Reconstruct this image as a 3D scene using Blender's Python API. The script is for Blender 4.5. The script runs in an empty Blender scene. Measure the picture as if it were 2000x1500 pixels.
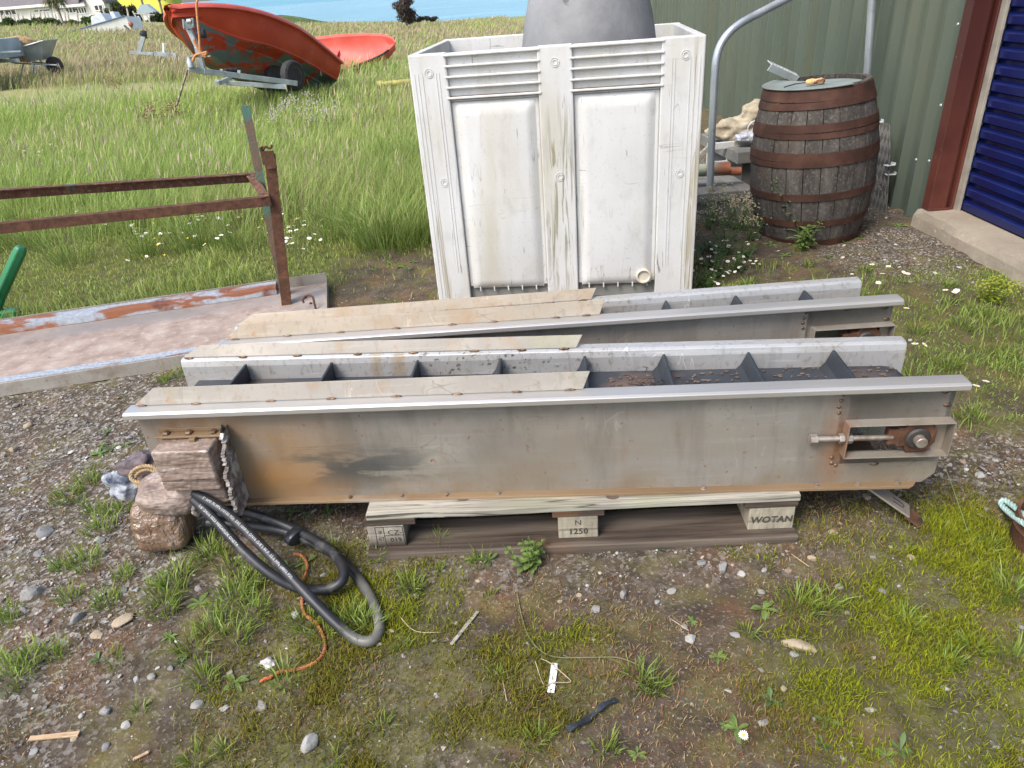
import bpy, bmesh, math, random
import numpy as np
from mathutils import Vector, Matrix, noise as mnoise
from math import sin, cos, pi, radians as rad

random.seed(7); rng = np.random.default_rng(7)
scene = bpy.context.scene
COL = scene.collection

# ------------------------------------------------------------------ camera
CAM_H, FPX, PITCH, ROLL = 1.40, 1387.0, 29.2, -4.6
_p, _r = rad(PITCH), rad(ROLL)
_f = Vector((0, cos(_p), -sin(_p))); _x = Vector((1, 0, 0)); _u = _x.cross(_f)
XR = cos(_r) * _x + sin(_r) * _u; UR = -sin(_r) * _x + cos(_r) * _u
cd = bpy.data.cameras.new("camera"); cam = bpy.data.objects.new("camera", cd); COL.objects.link(cam)
M3 = Matrix((XR, UR, -_f)).transposed()
cam.matrix_world = Matrix.Translation((0, 0, CAM_H)) @ M3.to_4x4()
cd.sensor_width = 36; cd.lens = FPX / 2000 * 36; cd.clip_start = .05; cd.clip_end = 9000
scene.camera = cam
# ------------------------------------------------------------------ light
SUN_DIR = Vector((-.44, -.42, .79)).normalized()
w = bpy.data.worlds.new("World"); scene.world = w; w.use_nodes = True
nt = w.node_tree; bg = nt.nodes["Background"]
sky = nt.nodes.new("ShaderNodeTexSky"); sky.sky_type = 'NISHITA'; sky.sun_disc = False
sky.sun_elevation = math.asin(SUN_DIR.z); sky.sun_rotation = math.atan2(SUN_DIR.x, SUN_DIR.y)
sky.air_density = 1.0; sky.dust_density = 3.0; sky.ozone_density = 1.0
nt.links.new(sky.outputs[0], bg.inputs[0]); bg.inputs[1].default_value = .15
sl = bpy.data.lights.new("sun", 'SUN'); sl.energy = 1.45; sl.angle = rad(24); sl.color = (1, .975, .94)
so = bpy.data.objects.new("sun", sl); COL.objects.link(so)
so.rotation_euler = (-SUN_DIR).to_track_quat('-Z', 'Y').to_euler(); so.location = (-8, 2, 12)
scene.view_settings.view_transform = 'Standard'; scene.view_settings.look = 'None'
scene.view_settings.exposure = 1.12; scene.view_settings.gamma = 1
scene.cycles.max_bounces = 6; scene.cycles.transparent_max_bounces = 6

# ------------------------------------------------------------------ helpers
def ray(px, py): return XR * ((px - 1000) / FPX) + UR * ((750 - py) / FPX) + _f
def at(px, py, z=0.0):                      # where the line of sight meets height z
    d = ray(px, py); t = (z - CAM_H) / d.z; return Vector((0, 0, CAM_H)) + d * t
def atY(px, py, Y):                         # where it meets distance Y
    d = ray(px, py); t = Y / d.y; return Vector((0, 0, CAM_H)) + d * t
def sstep(a, b, x):
    t = np.clip((np.asarray(x, float) - a) / (b - a), 0, 1); return t * t * (3 - 2 * t)
_perm = rng.random((256, 256))
def vnoise(x, y):
    x = np.asarray(x, float); y = np.asarray(y, float)
    xi = np.floor(x).astype(int); yi = np.floor(y).astype(int); fx = x - xi; fy = y - yi
    fx = fx * fx * (3 - 2 * fx); fy = fy * fy * (3 - 2 * fy)
    g = lambda a, b: _perm[a & 255, b & 255]
    return (g(xi, yi) * (1 - fx) + g(xi + 1, yi) * fx) * (1 - fy) + (g(xi, yi + 1) * (1 - fx) + g(xi + 1, yi + 1) * fx) * fy
def fbm(x, y, s=1.0, o=4):
    v = 0; a = .5; t = 0
    for k in range(o):
        v = v + a * vnoise(np.asarray(x) * s + 17.3 * k, np.asarray(y) * s + 9.1 * k); t += a; a *= .5; s *= 2.03
    return v / t
def terrain(x, y):
    x = np.asarray(x, float); y = np.asarray(y, float)
    th = x / np.maximum(y, 1.0)
    sl_ = np.interp(th, [-.75, -.6, -.42, -.33, -.22, -.05, .3], [.027, .027, .013, -.001, -.010, -.021, -.022])
    sl_ = np.where(y < 1, 0, sl_)
    d = np.maximum(y - 8, 0)
    z = sl_ * d * sstep(0, 14, d)
    z = np.where(z > .8, .8 + .6 * np.tanh((z - .8) / .6), z)
    near = 1 - sstep(6, 12, y)
    z = z + near * ((fbm(x, y, 2.2, 4) - .5) * .035 + (fbm(x, y, 14, 2) - .5) * .012)
    z = z + (1 - near) * (fbm(x, y, .25, 3) - .5) * .12
    return z
def T(x, y): return float(terrain(x, y))
def gat(px, py, dz=0):
    p = at(px, py)
    for _ in range(6): p = at(px, py, T(p.x, p.y))
    p.z += dz; return p

def tag(o, label=None, cat=None, group=None, kind=None):
    if label: o['label'] = label
    if cat: o['category'] = cat
    if group: o['group'] = group
    if kind: o['kind'] = kind
    return o
def thing(name, label, cat, loc=(0, 0, 0), rz=0, group=None, rot=None):
    o = bpy.data.objects.new(name, None); COL.objects.link(o); o.location = loc
    o.rotation_euler = rot if rot else (0, 0, rz); o.empty_display_size = .1
    return tag(o, label, cat, group)
class MB:
    def __init__(s): s.v = []; s.f = []; s.mi = []; s.m = 0
    def add(s, vs, fs):
        n = len(s.v); s.v += [tuple(v) for v in vs]; s.f += [tuple(i + n for i in f) for f in fs]; s.mi += [s.m] * len(fs); return s
    def box(s, x0, x1, y0, y1, z0, z1, M=None):
        vs = [Vector(p) for p in ((x0,y0,z0),(x1,y0,z0),(x1,y1,z0),(x0,y1,z0),(x0,y0,z1),(x1,y0,z1),(x1,y1,z1),(x0,y1,z1))]
        if M: vs = [M @ v for v in vs]
        return s.add(vs, [(0,3,2,1),(4,5,6,7),(0,1,5,4),(1,2,6,5),(2,3,7,6),(3,0,4,7)])
    def bar(s, a, b, wd, ht, up=(0, 0, 1)):
        a = Vector(a); b = Vector(b); d = (b - a); L = d.length; d.normalize()
        sd = d.cross(Vector(up)); sd = sd.normalized() if sd.length > 1e-5 else Vector((1, 0, 0)); u = sd.cross(d)
        M = Matrix((d, sd, u)).transposed().to_4x4(); M.translation = a
        return s.box(0, L, -wd / 2, wd / 2, -ht / 2, ht / 2, M)
    def tube(s, pts, r, seg=8, caps=True, closed=False):
        pts = [Vector(p) for p in pts]; n = len(pts)
        rs = r if hasattr(r, '__len__') else [r] * n
        vs = []; prev = None
        for i, p in enumerate(pts):
            if closed: d = pts[(i + 1) % n] - pts[i - 1]
            else: d = pts[min(i + 1, n - 1)] - pts[max(i - 1, 0)]
            d = d.normalized() if d.length > 1e-9 else Vector((0, 0, 1))
            if prev is None:
                prev = d.cross(Vector((0, 0, 1)))
                if prev.length < 1e-3: prev = Vector((1, 0, 0))
            u = (prev - d * prev.dot(d)).normalized(); prev = u; v = d.cross(u)
            for k in range(seg):
                a = 2 * pi * k / seg; vs.append(p + (u * cos(a) + v * sin(a)) * rs[i])
        fs = []
        for i in range(n if closed else n - 1):
            j = (i + 1) % n
            for k in range(seg):
                k2 = (k + 1) % seg; fs.append((i * seg + k, i * seg + k2, j * seg + k2, j * seg + k))
        if caps and not closed: fs += [tuple(range(seg))[::-1], tuple((n - 1) * seg + k for k in range(seg))]
        return s.add(vs, fs)
    def lathe(s, prof, seg=32, M=None, ang=2 * pi):
        full = abs(ang - 2 * pi) < 1e-6; cnt = seg if full else seg + 1; vs = []
        for (r, z) in prof:
            for k in range(cnt):
                a = ang * k / seg; v = Vector((r * cos(a), r * sin(a), z)); vs.append(M @ v if M else v)
        fs = []
        for i in range(len(prof) - 1):
            for k in range(seg):
                k2 = (k + 1) % cnt; fs.append((i * cnt + k, i * cnt + k2, (i + 1) * cnt + k2, (i + 1) * cnt + k))
        if full:
            if prof[0][0] > 1e-6: fs.append(tuple(range(cnt))[::-1])
            if prof[-1][0] > 1e-6: fs.append(tuple((len(prof) - 1) * cnt + k for k in range(cnt)))
        return s.add(vs, fs)
    def prism(s, poly, d, M=None):            # poly in (x,z) plane, extruded along y from 0 to d
        n = len(poly); vs = [Vector((p[0], 0, p[1])) for p in poly] + [Vector((p[0], d, p[1])) for p in poly]
        if M: vs = [M @ v for v in vs]
        fs = [tuple(range(n)), tuple(range(2 * n - 1, n - 1, -1))]
        fs += [(i, n + i, n + (i + 1) % n, (i + 1) % n) for i in range(n)]
        return s.add(vs, fs)
    def sheet(s, prof, x0, x1, th=.003, sk0=None, sk1=None, caps=(True, True)):
        # prof: polyline (y,z), given thickness, extruded in x; sk0/sk1 give per-point x shifts at the ends
        P = [Vector((p[0], p[1])) for p in prof]; n = len(P); off = []
        for i in range(n):
            ns = []
            if i > 0: d = (P[i] - P[i-1]).normalized(); ns.append(Vector((-d.y, d.x)))
            if i < n - 1: d = (P[i+1] - P[i]).normalized(); ns.append(Vector((-d.y, d.x)))
            m = sum(ns, Vector((0, 0))); m = m.normalized() if m.length > 1e-6 else ns[0]
            off.append(m * th / max(.5, m.dot(ns[0])))
        ring = [tuple(p) for p in P] + [tuple(P[i] + off[i]) for i in range(n - 1, -1, -1)]
        N = len(ring); g = lambda sk, i: 0 if sk is None else sk[i if i < n else 2 * n - 1 - i]
        vs = [(x0 + g(sk0, i), p[0], p[1]) for i, p in enumerate(ring)] + [(x1 + g(sk1, i), p[0], p[1]) for i, p in enumerate(ring)]
        fs = [(i, (i + 1) % N, N + (i + 1) % N, N + i) for i in range(N)]
        for e, b in ((0, 0), (1, N)):
            if caps[e]: fs += [(b + i, b + i + 1, b + N - 2 - i, b + N - 1 - i) for i in range(n - 1)]
        return s.add(vs, fs)
    def blob(s, c, r, seed=0, amp=.25, fr=1.5, sub=2, M=None, flat=None):
        bm = bmesh.new(); bmesh.ops.create_icosphere(bm, subdivisions=sub, radius=1); o = len(s.v)
        rr = Vector(r) if hasattr(r, '__len__') else Vector((r, r, r)); vs = []
        for v in bm.verts:
            k = 1 + amp * mnoise.noise(v.co * fr + Vector((seed * 3.7, seed * 1.3, seed * .7)))
            p = Vector((v.co.x * rr.x, v.co.y * rr.y, v.co.z * rr.z)) * k
            if M: p = M @ p
            vs.append(p + Vector(c))
        fs = [tuple(v.index for v in f.verts) for f in bm.faces]; bm.free(); return s.add(vs, fs)
    def build(s, name, mat=None, parent=None, smooth=False, bevel=0, seg=2, sub=0, ang=40, loc=None):
        me = bpy.data.meshes.new(name); me.from_pydata(s.v, [], s.f)
        for m in (mat if isinstance(mat, (list, tuple)) else [mat]):
            if m: me.materials.append(m)
        if isinstance(mat, (list, tuple)): me.polygons.foreach_set('material_index', s.mi)
        bm = bmesh.new(); bm.from_mesh(me); bmesh.ops.recalc_face_normals(bm, faces=bm.faces); bm.to_mesh(me); bm.free()
        o = bpy.data.objects.new(name, me); COL.objects.link(o)
        if parent: o.parent = parent
        if loc is not None: o.location = loc
        if smooth is True: me.polygons.foreach_set('use_smooth', [True] * len(me.polygons))
        elif smooth: me.polygons.foreach_set('use_smooth', [True] * len(me.polygons)); me.set_sharp_from_angle(angle=rad(smooth))
        if bevel:
            m = o.modifiers.new('bevel', 'BEVEL'); m.width = bevel; m.segments = seg; m.limit_method = 'ANGLE'; m.angle_limit = rad(ang)
        if sub:
            m = o.modifiers.new('subsurf', 'SUBSURF'); m.levels = sub; m.render_levels = sub
        return o
def smooth_path(pts, n=8, closed=False):
    P = [Vector(p) for p in pts]; N = len(P); out = []
    for i in range(N if closed else N - 1):
        g = (lambda k: P[k % N]) if closed else (lambda k: P[min(max(k, 0), N - 1)])
        a, b, c, d = g(i - 1), g(i), g(i + 1), g(i + 2)
        for k in range(n):
            t = k / n; out.append(.5 * ((2 * b) + (c - a) * t + (2 * a - 5 * b + 4 * c - d) * t * t + (3 * b - a - 3 * c + d) * t ** 3))
    if not closed: out.append(P[-1])
    return out
def fastmesh(name, verts, faces, mat, colors=None, parent=None, smooth=False):
    # verts (N,3), faces: list of int arrays (M,k) ; colors (N,3)
    me = bpy.data.meshes.new(name); me.vertices.add(len(verts)); me.vertices.foreach_set('co', np.asarray(verts, np.float32).ravel())
    loops = np.concatenate([f.ravel() for f in faces]); tot = np.concatenate([np.full(len(f), f.shape[1]) for f in faces])
    st = np.concatenate([[0], np.cumsum(tot)[:-1]])
    me.loops.add(len(loops)); me.loops.foreach_set('vertex_index', loops.astype(np.int32))
    me.polygons.add(len(tot)); me.polygons.foreach_set('loop_start', st.astype(np.int32)); me.polygons.foreach_set('loop_total', tot.astype(np.int32))
    me.polygons.foreach_set('use_smooth', np.full(len(tot), bool(smooth)))
    me.materials.append(mat); me.update(calc_edges=True)
    if colors is not None:
        at_ = me.color_attributes.new('Col', 'FLOAT_COLOR', 'POINT')
        c = np.ones((len(verts), 4), np.float32); c[:, :colors.shape[1]] = colors; at_.data.foreach_set('color', c.ravel())
    o = bpy.data.objects.new(name, me); COL.objects.link(o)
    if parent: o.parent = parent
    return o
def clone(o, parent=None):
    c = o.copy(); COL.objects.link(c)
    if parent: c.parent = parent
    for ch in list(o.children): clone(ch, c)
    return c

# ------------------------------------------------------------------ materials
def hexc(r, g, b):
    f = lambda c: ((c / 255 + .055) / 1.055) ** 2.4 if c > 10 else c / 255 / 12.92
    return (f(r), f(g), f(b), 1)
def C(c): return tuple(c) + (1,) if len(c) == 3 else tuple(c)
class Mat:
    def __init__(s, name, rough=.6, metal=0, spec=.5):
        s.m = bpy.data.materials.new(name); s.m.use_nodes = True; s.n = s.m.node_tree.nodes; s.l = s.m.node_tree.links
        s.b = s.n['Principled BSDF']; s.b.inputs['Roughness'].default_value = rough; s.b.inputs['Metallic'].default_value = metal
        s.b.inputs['Specular IOR Level'].default_value = spec
        s.tc = s.n.new('ShaderNodeTexCoord'); s.col = None; s.bumpv = None
    def coord(s, sc=(1, 1, 1), src='Object', rot=(0, 0, 0)):
        mp = s.n.new('ShaderNodeMapping'); mp.inputs['Scale'].default_value = sc; mp.inputs['Rotation'].default_value = rot
        s.l.new(s.tc.outputs[src], mp.inputs[0]); return mp.outputs[0]
    def noise(s, scale, detail=4, st=(1, 1, 1), warp=0, rough=.55, rot=(0, 0, 0)):
        t = s.n.new('ShaderNodeTexNoise'); t.inputs['Scale'].default_value = scale; t.inputs['Detail'].default_value = detail
        t.inputs['Distortion'].default_value = warp; t.inputs['Roughness'].default_value = rough
        s.l.new(s.coord(st, rot=rot), t.inputs['Vector']); return t.outputs[0]
    def voro(s, scale, st=(1, 1, 1), out='Distance', feat='F1', rot=(0, 0, 0)):
        t = s.n.new('ShaderNodeTexVoronoi'); t.inputs['Scale'].default_value = scale; t.feature = feat
        s.l.new(s.coord(st, rot=rot), t.inputs['Vector']); return t.outputs[out]
    def ramp(s, fac, stops, interp='LINEAR'):
        r = s.n.new('ShaderNodeValToRGB'); e = r.color_ramp.elements; r.color_ramp.interpolation = interp
        while len(e) < len(stops): e.new(.5)
        for el, (p, c) in zip(e, stops): el.position = p; el.color = C(c) if hasattr(c, '__len__') else (c, c, c, 1)
        s.l.new(fac, r.inputs[0]); return r.outputs[0]
    def math(s, op, a, b=0, c=0):
        m = s.n.new('ShaderNodeMath'); m.operation = op
        for i, v in enumerate((a, b, c)):
            if isinstance(v, (int, float)): m.inputs[i].default_value = v
            else: s.l.new(v, m.inputs[i])
        return m.outputs[0]
    def region(s, c, r, soft=.5):               # 1 inside an ellipsoid of object space, fading at its rim
        mp = s.n.new('ShaderNodeMapping'); mp.vector_type = 'TEXTURE'; mp.inputs['Location'].default_value = c; mp.inputs['Scale'].default_value = r
        s.l.new(s.tc.outputs['Object'], mp.inputs[0]); v = s.n.new('ShaderNodeVectorMath'); v.operation = 'LENGTH'; s.l.new(mp.outputs[0], v.inputs[0])
        mr = s.n.new('ShaderNodeMapRange'); mr.inputs[1].default_value = 1 - soft; mr.inputs[2].default_value = 1 + soft; mr.inputs[3].default_value = 1; mr.inputs[4].default_value = 0
        s.l.new(v.outputs['Value'], mr.inputs[0]); return mr.outputs[0]
    def base(s, stops, scale=5, **k):
        s.col = s.ramp(s.noise(scale, **k), stops); return s
    def flat(s, c):
        r = s.n.new('ShaderNodeRGB'); r.outputs[0].default_value = C(c); s.col = r.outputs[0]; return s
    def attr(s, nm='Col', out=0):
        a = s.n.new('ShaderNodeAttribute'); a.attribute_name = nm; return a.outputs[out]
    def mix(s, fac, c, mode='MIX'):
        m = s.n.new('ShaderNodeMix'); m.data_type = 'RGBA'; m.blend_type = mode
        if isinstance(fac, (int, float)): m.inputs[0].default_value = fac
        else: s.l.new(fac, m.inputs[0])
        s.l.new(s.col, m.inputs[6])
        if hasattr(c, '__len__'): m.inputs[7].default_value = C(c)
        else: s.l.new(c, m.inputs[7])
        s.col = m.outputs[2]; return s
    def layer(s, c, scale, lo, hi, region=None, amt=1.0, **k):
        f = s.ramp(s.noise(scale, **k), [(lo, 0.), (hi, amt)])
        if region is not None: f = s.math('MULTIPLY', f, region)
        return s.mix(f, c)
    def bump(s, h, strength=.3, dist=.01):
        b = s.n.new('ShaderNodeBump'); b.inputs['Strength'].default_value = strength; b.inputs['Distance'].default_value = dist
        s.l.new(h, b.inputs['Height'])
        if s.bumpv is not None: s.l.new(s.bumpv, b.inputs['Normal'])
        s.bumpv = b.outputs[0]; return s
    def lines(s, scale, lo_mask, amt=.8, width=.006, mscale=3.0, **k):   # hairline scratches: thin iso-lines of a stretched noise, broken up by a second one
        f = s.ramp(s.noise(scale, 2, **k), [(.5 - width, 0.), (.5, amt), (.5 + width, 0.)])
        return s.math('MULTIPLY', f, s.ramp(s.noise(mscale, 5), [(lo_mask, 0.), (lo_mask + .05, 1.)]))
    def nbump(s, scale, strength=.3, dist=.01, **k): return s.bump(s.noise(scale, **k), strength, dist)
    def rough(s, v, lo, hi):
        mr = s.n.new('ShaderNodeMapRange'); mr.inputs[3].default_value = lo; mr.inputs[4].default_value = hi
        s.l.new(v, mr.inputs[0]); s.l.new(mr.outputs[0], s.b.inputs['Roughness']); return s
    def done(s, transl=0):
        if s.col is not None: s.l.new(s.col, s.b.inputs['Base Color'])
        if s.bumpv is not None: s.l.new(s.bumpv, s.b.inputs['Normal'])
        if transl:
            t = s.n.new('ShaderNodeBsdfTranslucent'); mx = s.n.new('ShaderNodeMixShader'); mx.inputs[0].default_value = transl
            s.l.new(s.col, t.inputs[0]); s.l.new(s.b.outputs[0], mx.inputs[1]); s.l.new(t.outputs[0], mx.inputs[2])
            s.l.new(mx.outputs[0], s.n['Material Output'].inputs[0])
        return s.m
def plain(name, c, rough=.6, metal=0, var=.18, scale=9, bump=.15):
    c = C(c); d = tuple(x * (1 - var) for x in c[:3]); e = tuple(min(1, x * (1 + var)) for x in c[:3])
    m = Mat(name, rough, metal).base([(.3, d), (.7, e)], scale, detail=5)
    if bump: m.nbump(scale * 8, bump, .003)
    return m.done()
RUST = (.16, .055, .025)
def steel(name, c=(.50, .47, .42), metal=.75, rough=.42, rusty=.5):
    m = Mat(name, rough, metal)
    m.base([(.3, tuple(x * .8 for x in c)), (.7, c)], 3, detail=6, st=(.6, 2, 2))
    m.layer((.40, .365, .30), 4.0, .5, .72, amt=.6, detail=6)
    m.layer((.22, .18, .13), 75, .55, .72, amt=.55, st=(1, 1, .6), detail=3)
    m.layer(tuple(min(1, x * 1.45) for x in c), 30, .60, .66, amt=.22, st=(.12, 2, 2), rot=(0, .5, 0), detail=3)
    m.layer(tuple(x * .5 for x in c), 24, .62, .67, amt=.25, st=(1.6, 1, .14), rot=(0, .35, 0), detail=3)
    m.mix(m.lines(7, .52, .6, .005, 4, st=(.35, 1, 1.6), rot=(0, .6, 0), warp=.5), tuple(x * .35 for x in c)).mix(m.lines(9, .55, .6, .005, 5, st=(1.5, 1, .4), rot=(0, -.4, 0), warp=.4), tuple(min(1, x * 1.7) for x in c))
    m.layer((.30, .13, .05), 26, .68, .74, amt=.8 * rusty, detail=3)
    m.layer((.25, .11, .04), 9, .66, .8, amt=.8 * rusty, detail=7, warp=.6)
    m.rough(m.noise(7, 5), rough - .1, rough + .16)
    m.nbump(140, .06, .002, st=(.1, 1, 1)).nbump(5, .05, .02)
    return m
M = {}
# ------------------------------------------------------------------ the ground
def poly_in(x, y, P):
    x = np.asarray(x); inside = np.zeros(x.shape, bool); n = len(P)
    for i in range(n):
        x0, y0 = P[i]; x1, y1 = P[(i + 1) % n]
        c = ((y0 > y) != (y1 > y)) & (x < (x1 - x0) * (y - y0) / (y1 - y0 + 1e-12) + x0); inside ^= c
    return inside
TRAY_DIR = Vector((cos(rad(11.0)), sin(rad(11.0)), 0)); TRAY_N = Vector((-TRAY_DIR.y, TRAY_DIR.x, 0))
TRAY_P = Vector((-.835, 3.02, 0))                       # near right corner of the tray
def tray_pt(u, v, z=0): return TRAY_P - TRAY_DIR * u + TRAY_N * v + Vector((0, 0, z))
TRAY_POLY = [tuple(tray_pt(u, v)[:2]) for u, v in ((-.02, -.02), (2.9, -.02), (2.9, .83), (-.02, .83))]
BIN_POLY = [(-.35, 3.34), (.93, 3.16), (1.0, 4.15), (-.22, 4.25)]
def ell(x, y, cx, cy, rx, ry, soft=.5): return sstep(1 + soft, 1 - soft, np.hypot((x - cx) / rx, (y - cy) / ry))
def zones(x, y):
    x = np.asarray(x, float); y = np.asarray(y, float)
    n1 = fbm(x, y, 3.1, 4); n2 = fbm(x + 31, y - 7, 6.5, 3); n3 = fbm(x - 11, y + 5, 1.4, 3)
    xx = x + (n1 - .5) * .45; yy = y + (n2 - .5) * .3
    grav = sstep(-.72, -1.2, xx) * sstep(3.2, 2.7, yy) * (.55 + .45 * sstep(1.1, 1.45, yy))
    grav = np.maximum(grav, .55 * ell(xx, yy, -.65, 1.75, .5, .35))
    grav = np.maximum(grav, .95 * ell(xx, yy, 1.42, 1.74, .42, .2))
    grav = np.maximum(grav, .9 * ell(xx, yy, 2.14, 3.62, .36, .5))
    grav = np.maximum(grav, .8 * sstep(1.2, 1.5, xx) * sstep(4.0, 4.4, yy) * sstep(7, 6, yy))
    grav = np.maximum(grav, .5 * ell(xx, yy, .25, 1.52, .9, .16))
    grav = np.maximum(grav, .3 * sstep(.40, .62, n3) * sstep(3, 2, yy))
    lawn = sstep(3.15, 3.6, yy) * sstep(1.2, .9, x)
    lawn = lawn * (1 - .93 * ell(xx, yy, -.6, 3.75, .42, .62, .4))
    rg = sstep(1.12, 1.5, xx) * sstep(1.85, 2.1, yy) * (1 - sstep(3.0, 3.5, yy)) * (.5 + .5 * sstep(.3, .5, n2))
    rg = np.maximum(rg, .8 * ell(xx, yy, 1.9, 2.6, .7, .6))
    rg = np.maximum(rg, .75 * ell(xx, yy, 2.15, 2.85, .45, .5))
    mid = .7 * sstep(2.4, 2.8, yy) * sstep(3.6, 3.2, yy) * sstep(.9, 1.1, xx) * sstep(.4, .55, n1)
    moss = sstep(.44, .60, n1 * .6 + n3 * .4 + .09 * sstep(-.3, .7, x) - .03) * sstep(1.75, 1.35, yy) * sstep(-1.1, -.5, xx)
    moss = np.maximum(moss, .95 * ell(xx, yy, .78, 1.06, .3, .22) )
    moss = np.maximum(moss, .95 * ell(xx, yy, .98, 1.25, .22, .14) )
    moss = np.maximum(moss, .9 * ell(xx, yy, -.04, 1.12, .13, .10))
    moss = np.maximum(moss, .85 * ell(xx, yy, -.35, .98, .28, .18))
    moss = np.maximum(moss, .9 * ell(xx, yy, -.16, 1.0, .14, .14))
    moss *= 1 - .9 * ell(xx, yy, -.07, .93, .17, .07)
    under = ell(x, y, .1, 1.9, 1.0, .3)
    moss *= 1 - under
    return grav, np.clip(lawn, 0, 1), np.clip(np.maximum(rg, mid), 0, 1), np.clip(moss, 0, 1)
def axis(lo, hi, step, far_lo, far_hi, g=1.16):
    a = list(np.arange(lo, hi + 1e-6, step)); s = step; v = hi
    while v < far_hi: s *= g; v += s; a.append(v)
    s = step; v = lo; b = []
    while v > far_lo: s *= g; v -= s; b.append(v)
    return np.array(b[::-1] + a)
gx = axis(-3.0, 2.7, .03, -230, 60); gy = axis(.3, 4.6, .03, -40, 97, 1.06)
GX, GY = np.meshgrid(gx, gy); GZ = terrain(GX, GY)
grav, lawn, rgr, moss = zones(GX, GY)
grav *= sstep(9, 6, GY)
stone_b = (fbm(GX * 1.0, GY, 26, 2) - .5) * .02 * grav * (GY < 5) * (np.abs(GX) < 3.2)
GZ = GZ + stone_b
ny, nx = GX.shape
idx = np.arange(nx * ny).reshape(ny, nx)
gf = np.stack([idx[:-1, :-1], idx[:-1, 1:], idx[1:, 1:], idx[1:, :-1]], -1).reshape(-1, 4)
far = sstep(6, 16, GY)
m = Mat('ground_earth', .95, spec=.2)
soil = m.ramp(m.noise(9, 8, rough=.7), [(.25, (.028, .021, .014)), (.5, (.066, .050, .035)), (.75, (.135, .105, .077))])
m.col = soil
m.layer((.17, .085, .045), 5, .5, .7, amt=.6, detail=7).layer((.13, .12, .03), 7, .48, .66, amt=.55, detail=8).layer((.26, .23, .19), 120, .58, .68, amt=.6, detail=3)
ga = m.n.new('ShaderNodeSeparateColor'); m.l.new(m.attr('Col'), ga.inputs[0])
vor = m.n.new('ShaderNodeTexVoronoi'); vor.inputs['Scale'].default_value = 95; m.l.new(m.coord(), vor.inputs['Vector'])
sepv = m.n.new('ShaderNodeSeparateColor'); m.l.new(vor.outputs['Color'], sepv.inputs[0])
peb = m.ramp(sepv.outputs[0], [(0, (.06, .048, .037)), (.35, (.13, .11, .09)), (.7, (.22, .20, .17)), (1, (.34, .32, .285))])
pm = m.math('MULTIPLY', ga.outputs[0], m.ramp(sepv.outputs[1], [(.45, 0.), (.6, .9)]))
m.mix(pm, peb)
gcol = m.ramp(m.noise(14, 7, rough=.7), [(.25, (.045, .054, .013)), (.55, (.10, .112, .022)), (.8, (.19, .18, .04))])
m.mix(m.math('MULTIPLY', ga.outputs[1], m.ramp(m.noise(22, 6), [(.35, .35), (.6, 1.)])), gcol)
fcol = m.ramp(m.noise(.35, 8, st=(.6, 1, 1), rough=.65), [(.3, (.13, .17, .045)), (.5, (.22, .23, .085)), (.65, (.34, .28, .155)), (.8, (.42, .33, .21))])
m.mix(ga.outputs[2], fcol)
m.nbump(60, .5, .01, detail=6).bump(m.math('MULTIPLY', vor.outputs['Distance'], ga.outputs[0]), .6, .006)
m.nbump(9, .4, .03, detail=5)
M['ground'] = m.done()
gc = np.stack([grav.ravel(), np.clip(np.maximum(np.maximum(lawn, .55 * moss), .6 * rgr), 0, 1).ravel(), far.ravel()], -1)
ground = fastmesh('ground', np.stack([GX.ravel(), GY.ravel(), GZ.ravel()], -1), [gf], M['ground'], gc, smooth=True)
tag(ground, kind='structure')

# sea, headland, rape field
m = Mat('sea_water', .25, spec=.5).base([(.3, (.05, .20, .27)), (.7, (.11, .30, .36))], .02, detail=6, st=(1, .25, 1))
m.layer((.30, .50, .58), .14, .56, .75, amt=.6, detail=6, st=(.35, 1, 1))
m.nbump(.5, .5, .5, st=(.4, 1, 1), detail=6)
b = MB(); b.add([(-900, 80, -2.9), (2500, 80, -2.9), (5000, 6000, -2.9), (-2600, 6000, -2.9)], [(0, 1, 2, 3)])
sea = b.build('sea', m.done()); tag(sea, kind='structure')
def hill(name, mat, xs, ys, fz):
    X, Y = np.meshgrid(xs, ys); Z = fz(X, Y); n_, k_ = X.shape; ii = np.arange(n_ * k_).reshape(n_, k_)
    f = np.stack([ii[:-1, :-1], ii[:-1, 1:], ii[1:, 1:], ii[1:, :-1]], -1).reshape(-1, 4)
    return tag(fastmesh(name, np.stack([X.ravel(), Y.ravel(), Z.ravel()], -1), [f], mat, smooth=True), kind='structure')
M['headland'] = Mat('headland_grass', .9, spec=.1).base([(.3, (.05, .085, .02)), (.7, (.12, .15, .05))], .4, detail=8).nbump(.8, .8, .6, detail=6).done()
hill('headland', M['headland'], np.linspace(-70, -18, 60), np.linspace(112, 150, 24),
     lambda X, Y: -3.4 + 3.1 * sstep(112, 122, Y + (fbm(X, Y, .08, 3) - .5) * 8) * sstep(-21.5, -38, X + (fbm(X, Y, .11, 3) - .5) * 6) + 1.6 * sstep(-35, -60, X))
M['rape'] = Mat('rape_flowers', .9, spec=.1).base([(.3, (.38, .38, .05)), (.7, (.56, .52, .07))], .12, detail=8, st=(.3, 1, 1)).layer((.22, .30, .05), .3, .55, .75, amt=.5, st=(.2, 1, 1)).done()
hill('rape_field', M['rape'], np.linspace(-190, -40, 110), np.linspace(97, 260, 70), lambda X, Y: .2 + 2.5 * sstep(98, 120, Y) + np.maximum(Y - 118, 0) * .10 + (fbm(X, Y, .03, 3) - .5) * 2 - 22 * sstep(-.375, -.355, X / Y))
M['farshore'] = Mat('far_shore_haze', .95, spec=.05).base([(.3, (.13, .27, .33)), (.7, (.17, .32, .38))], .004, detail=5).done()
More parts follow.
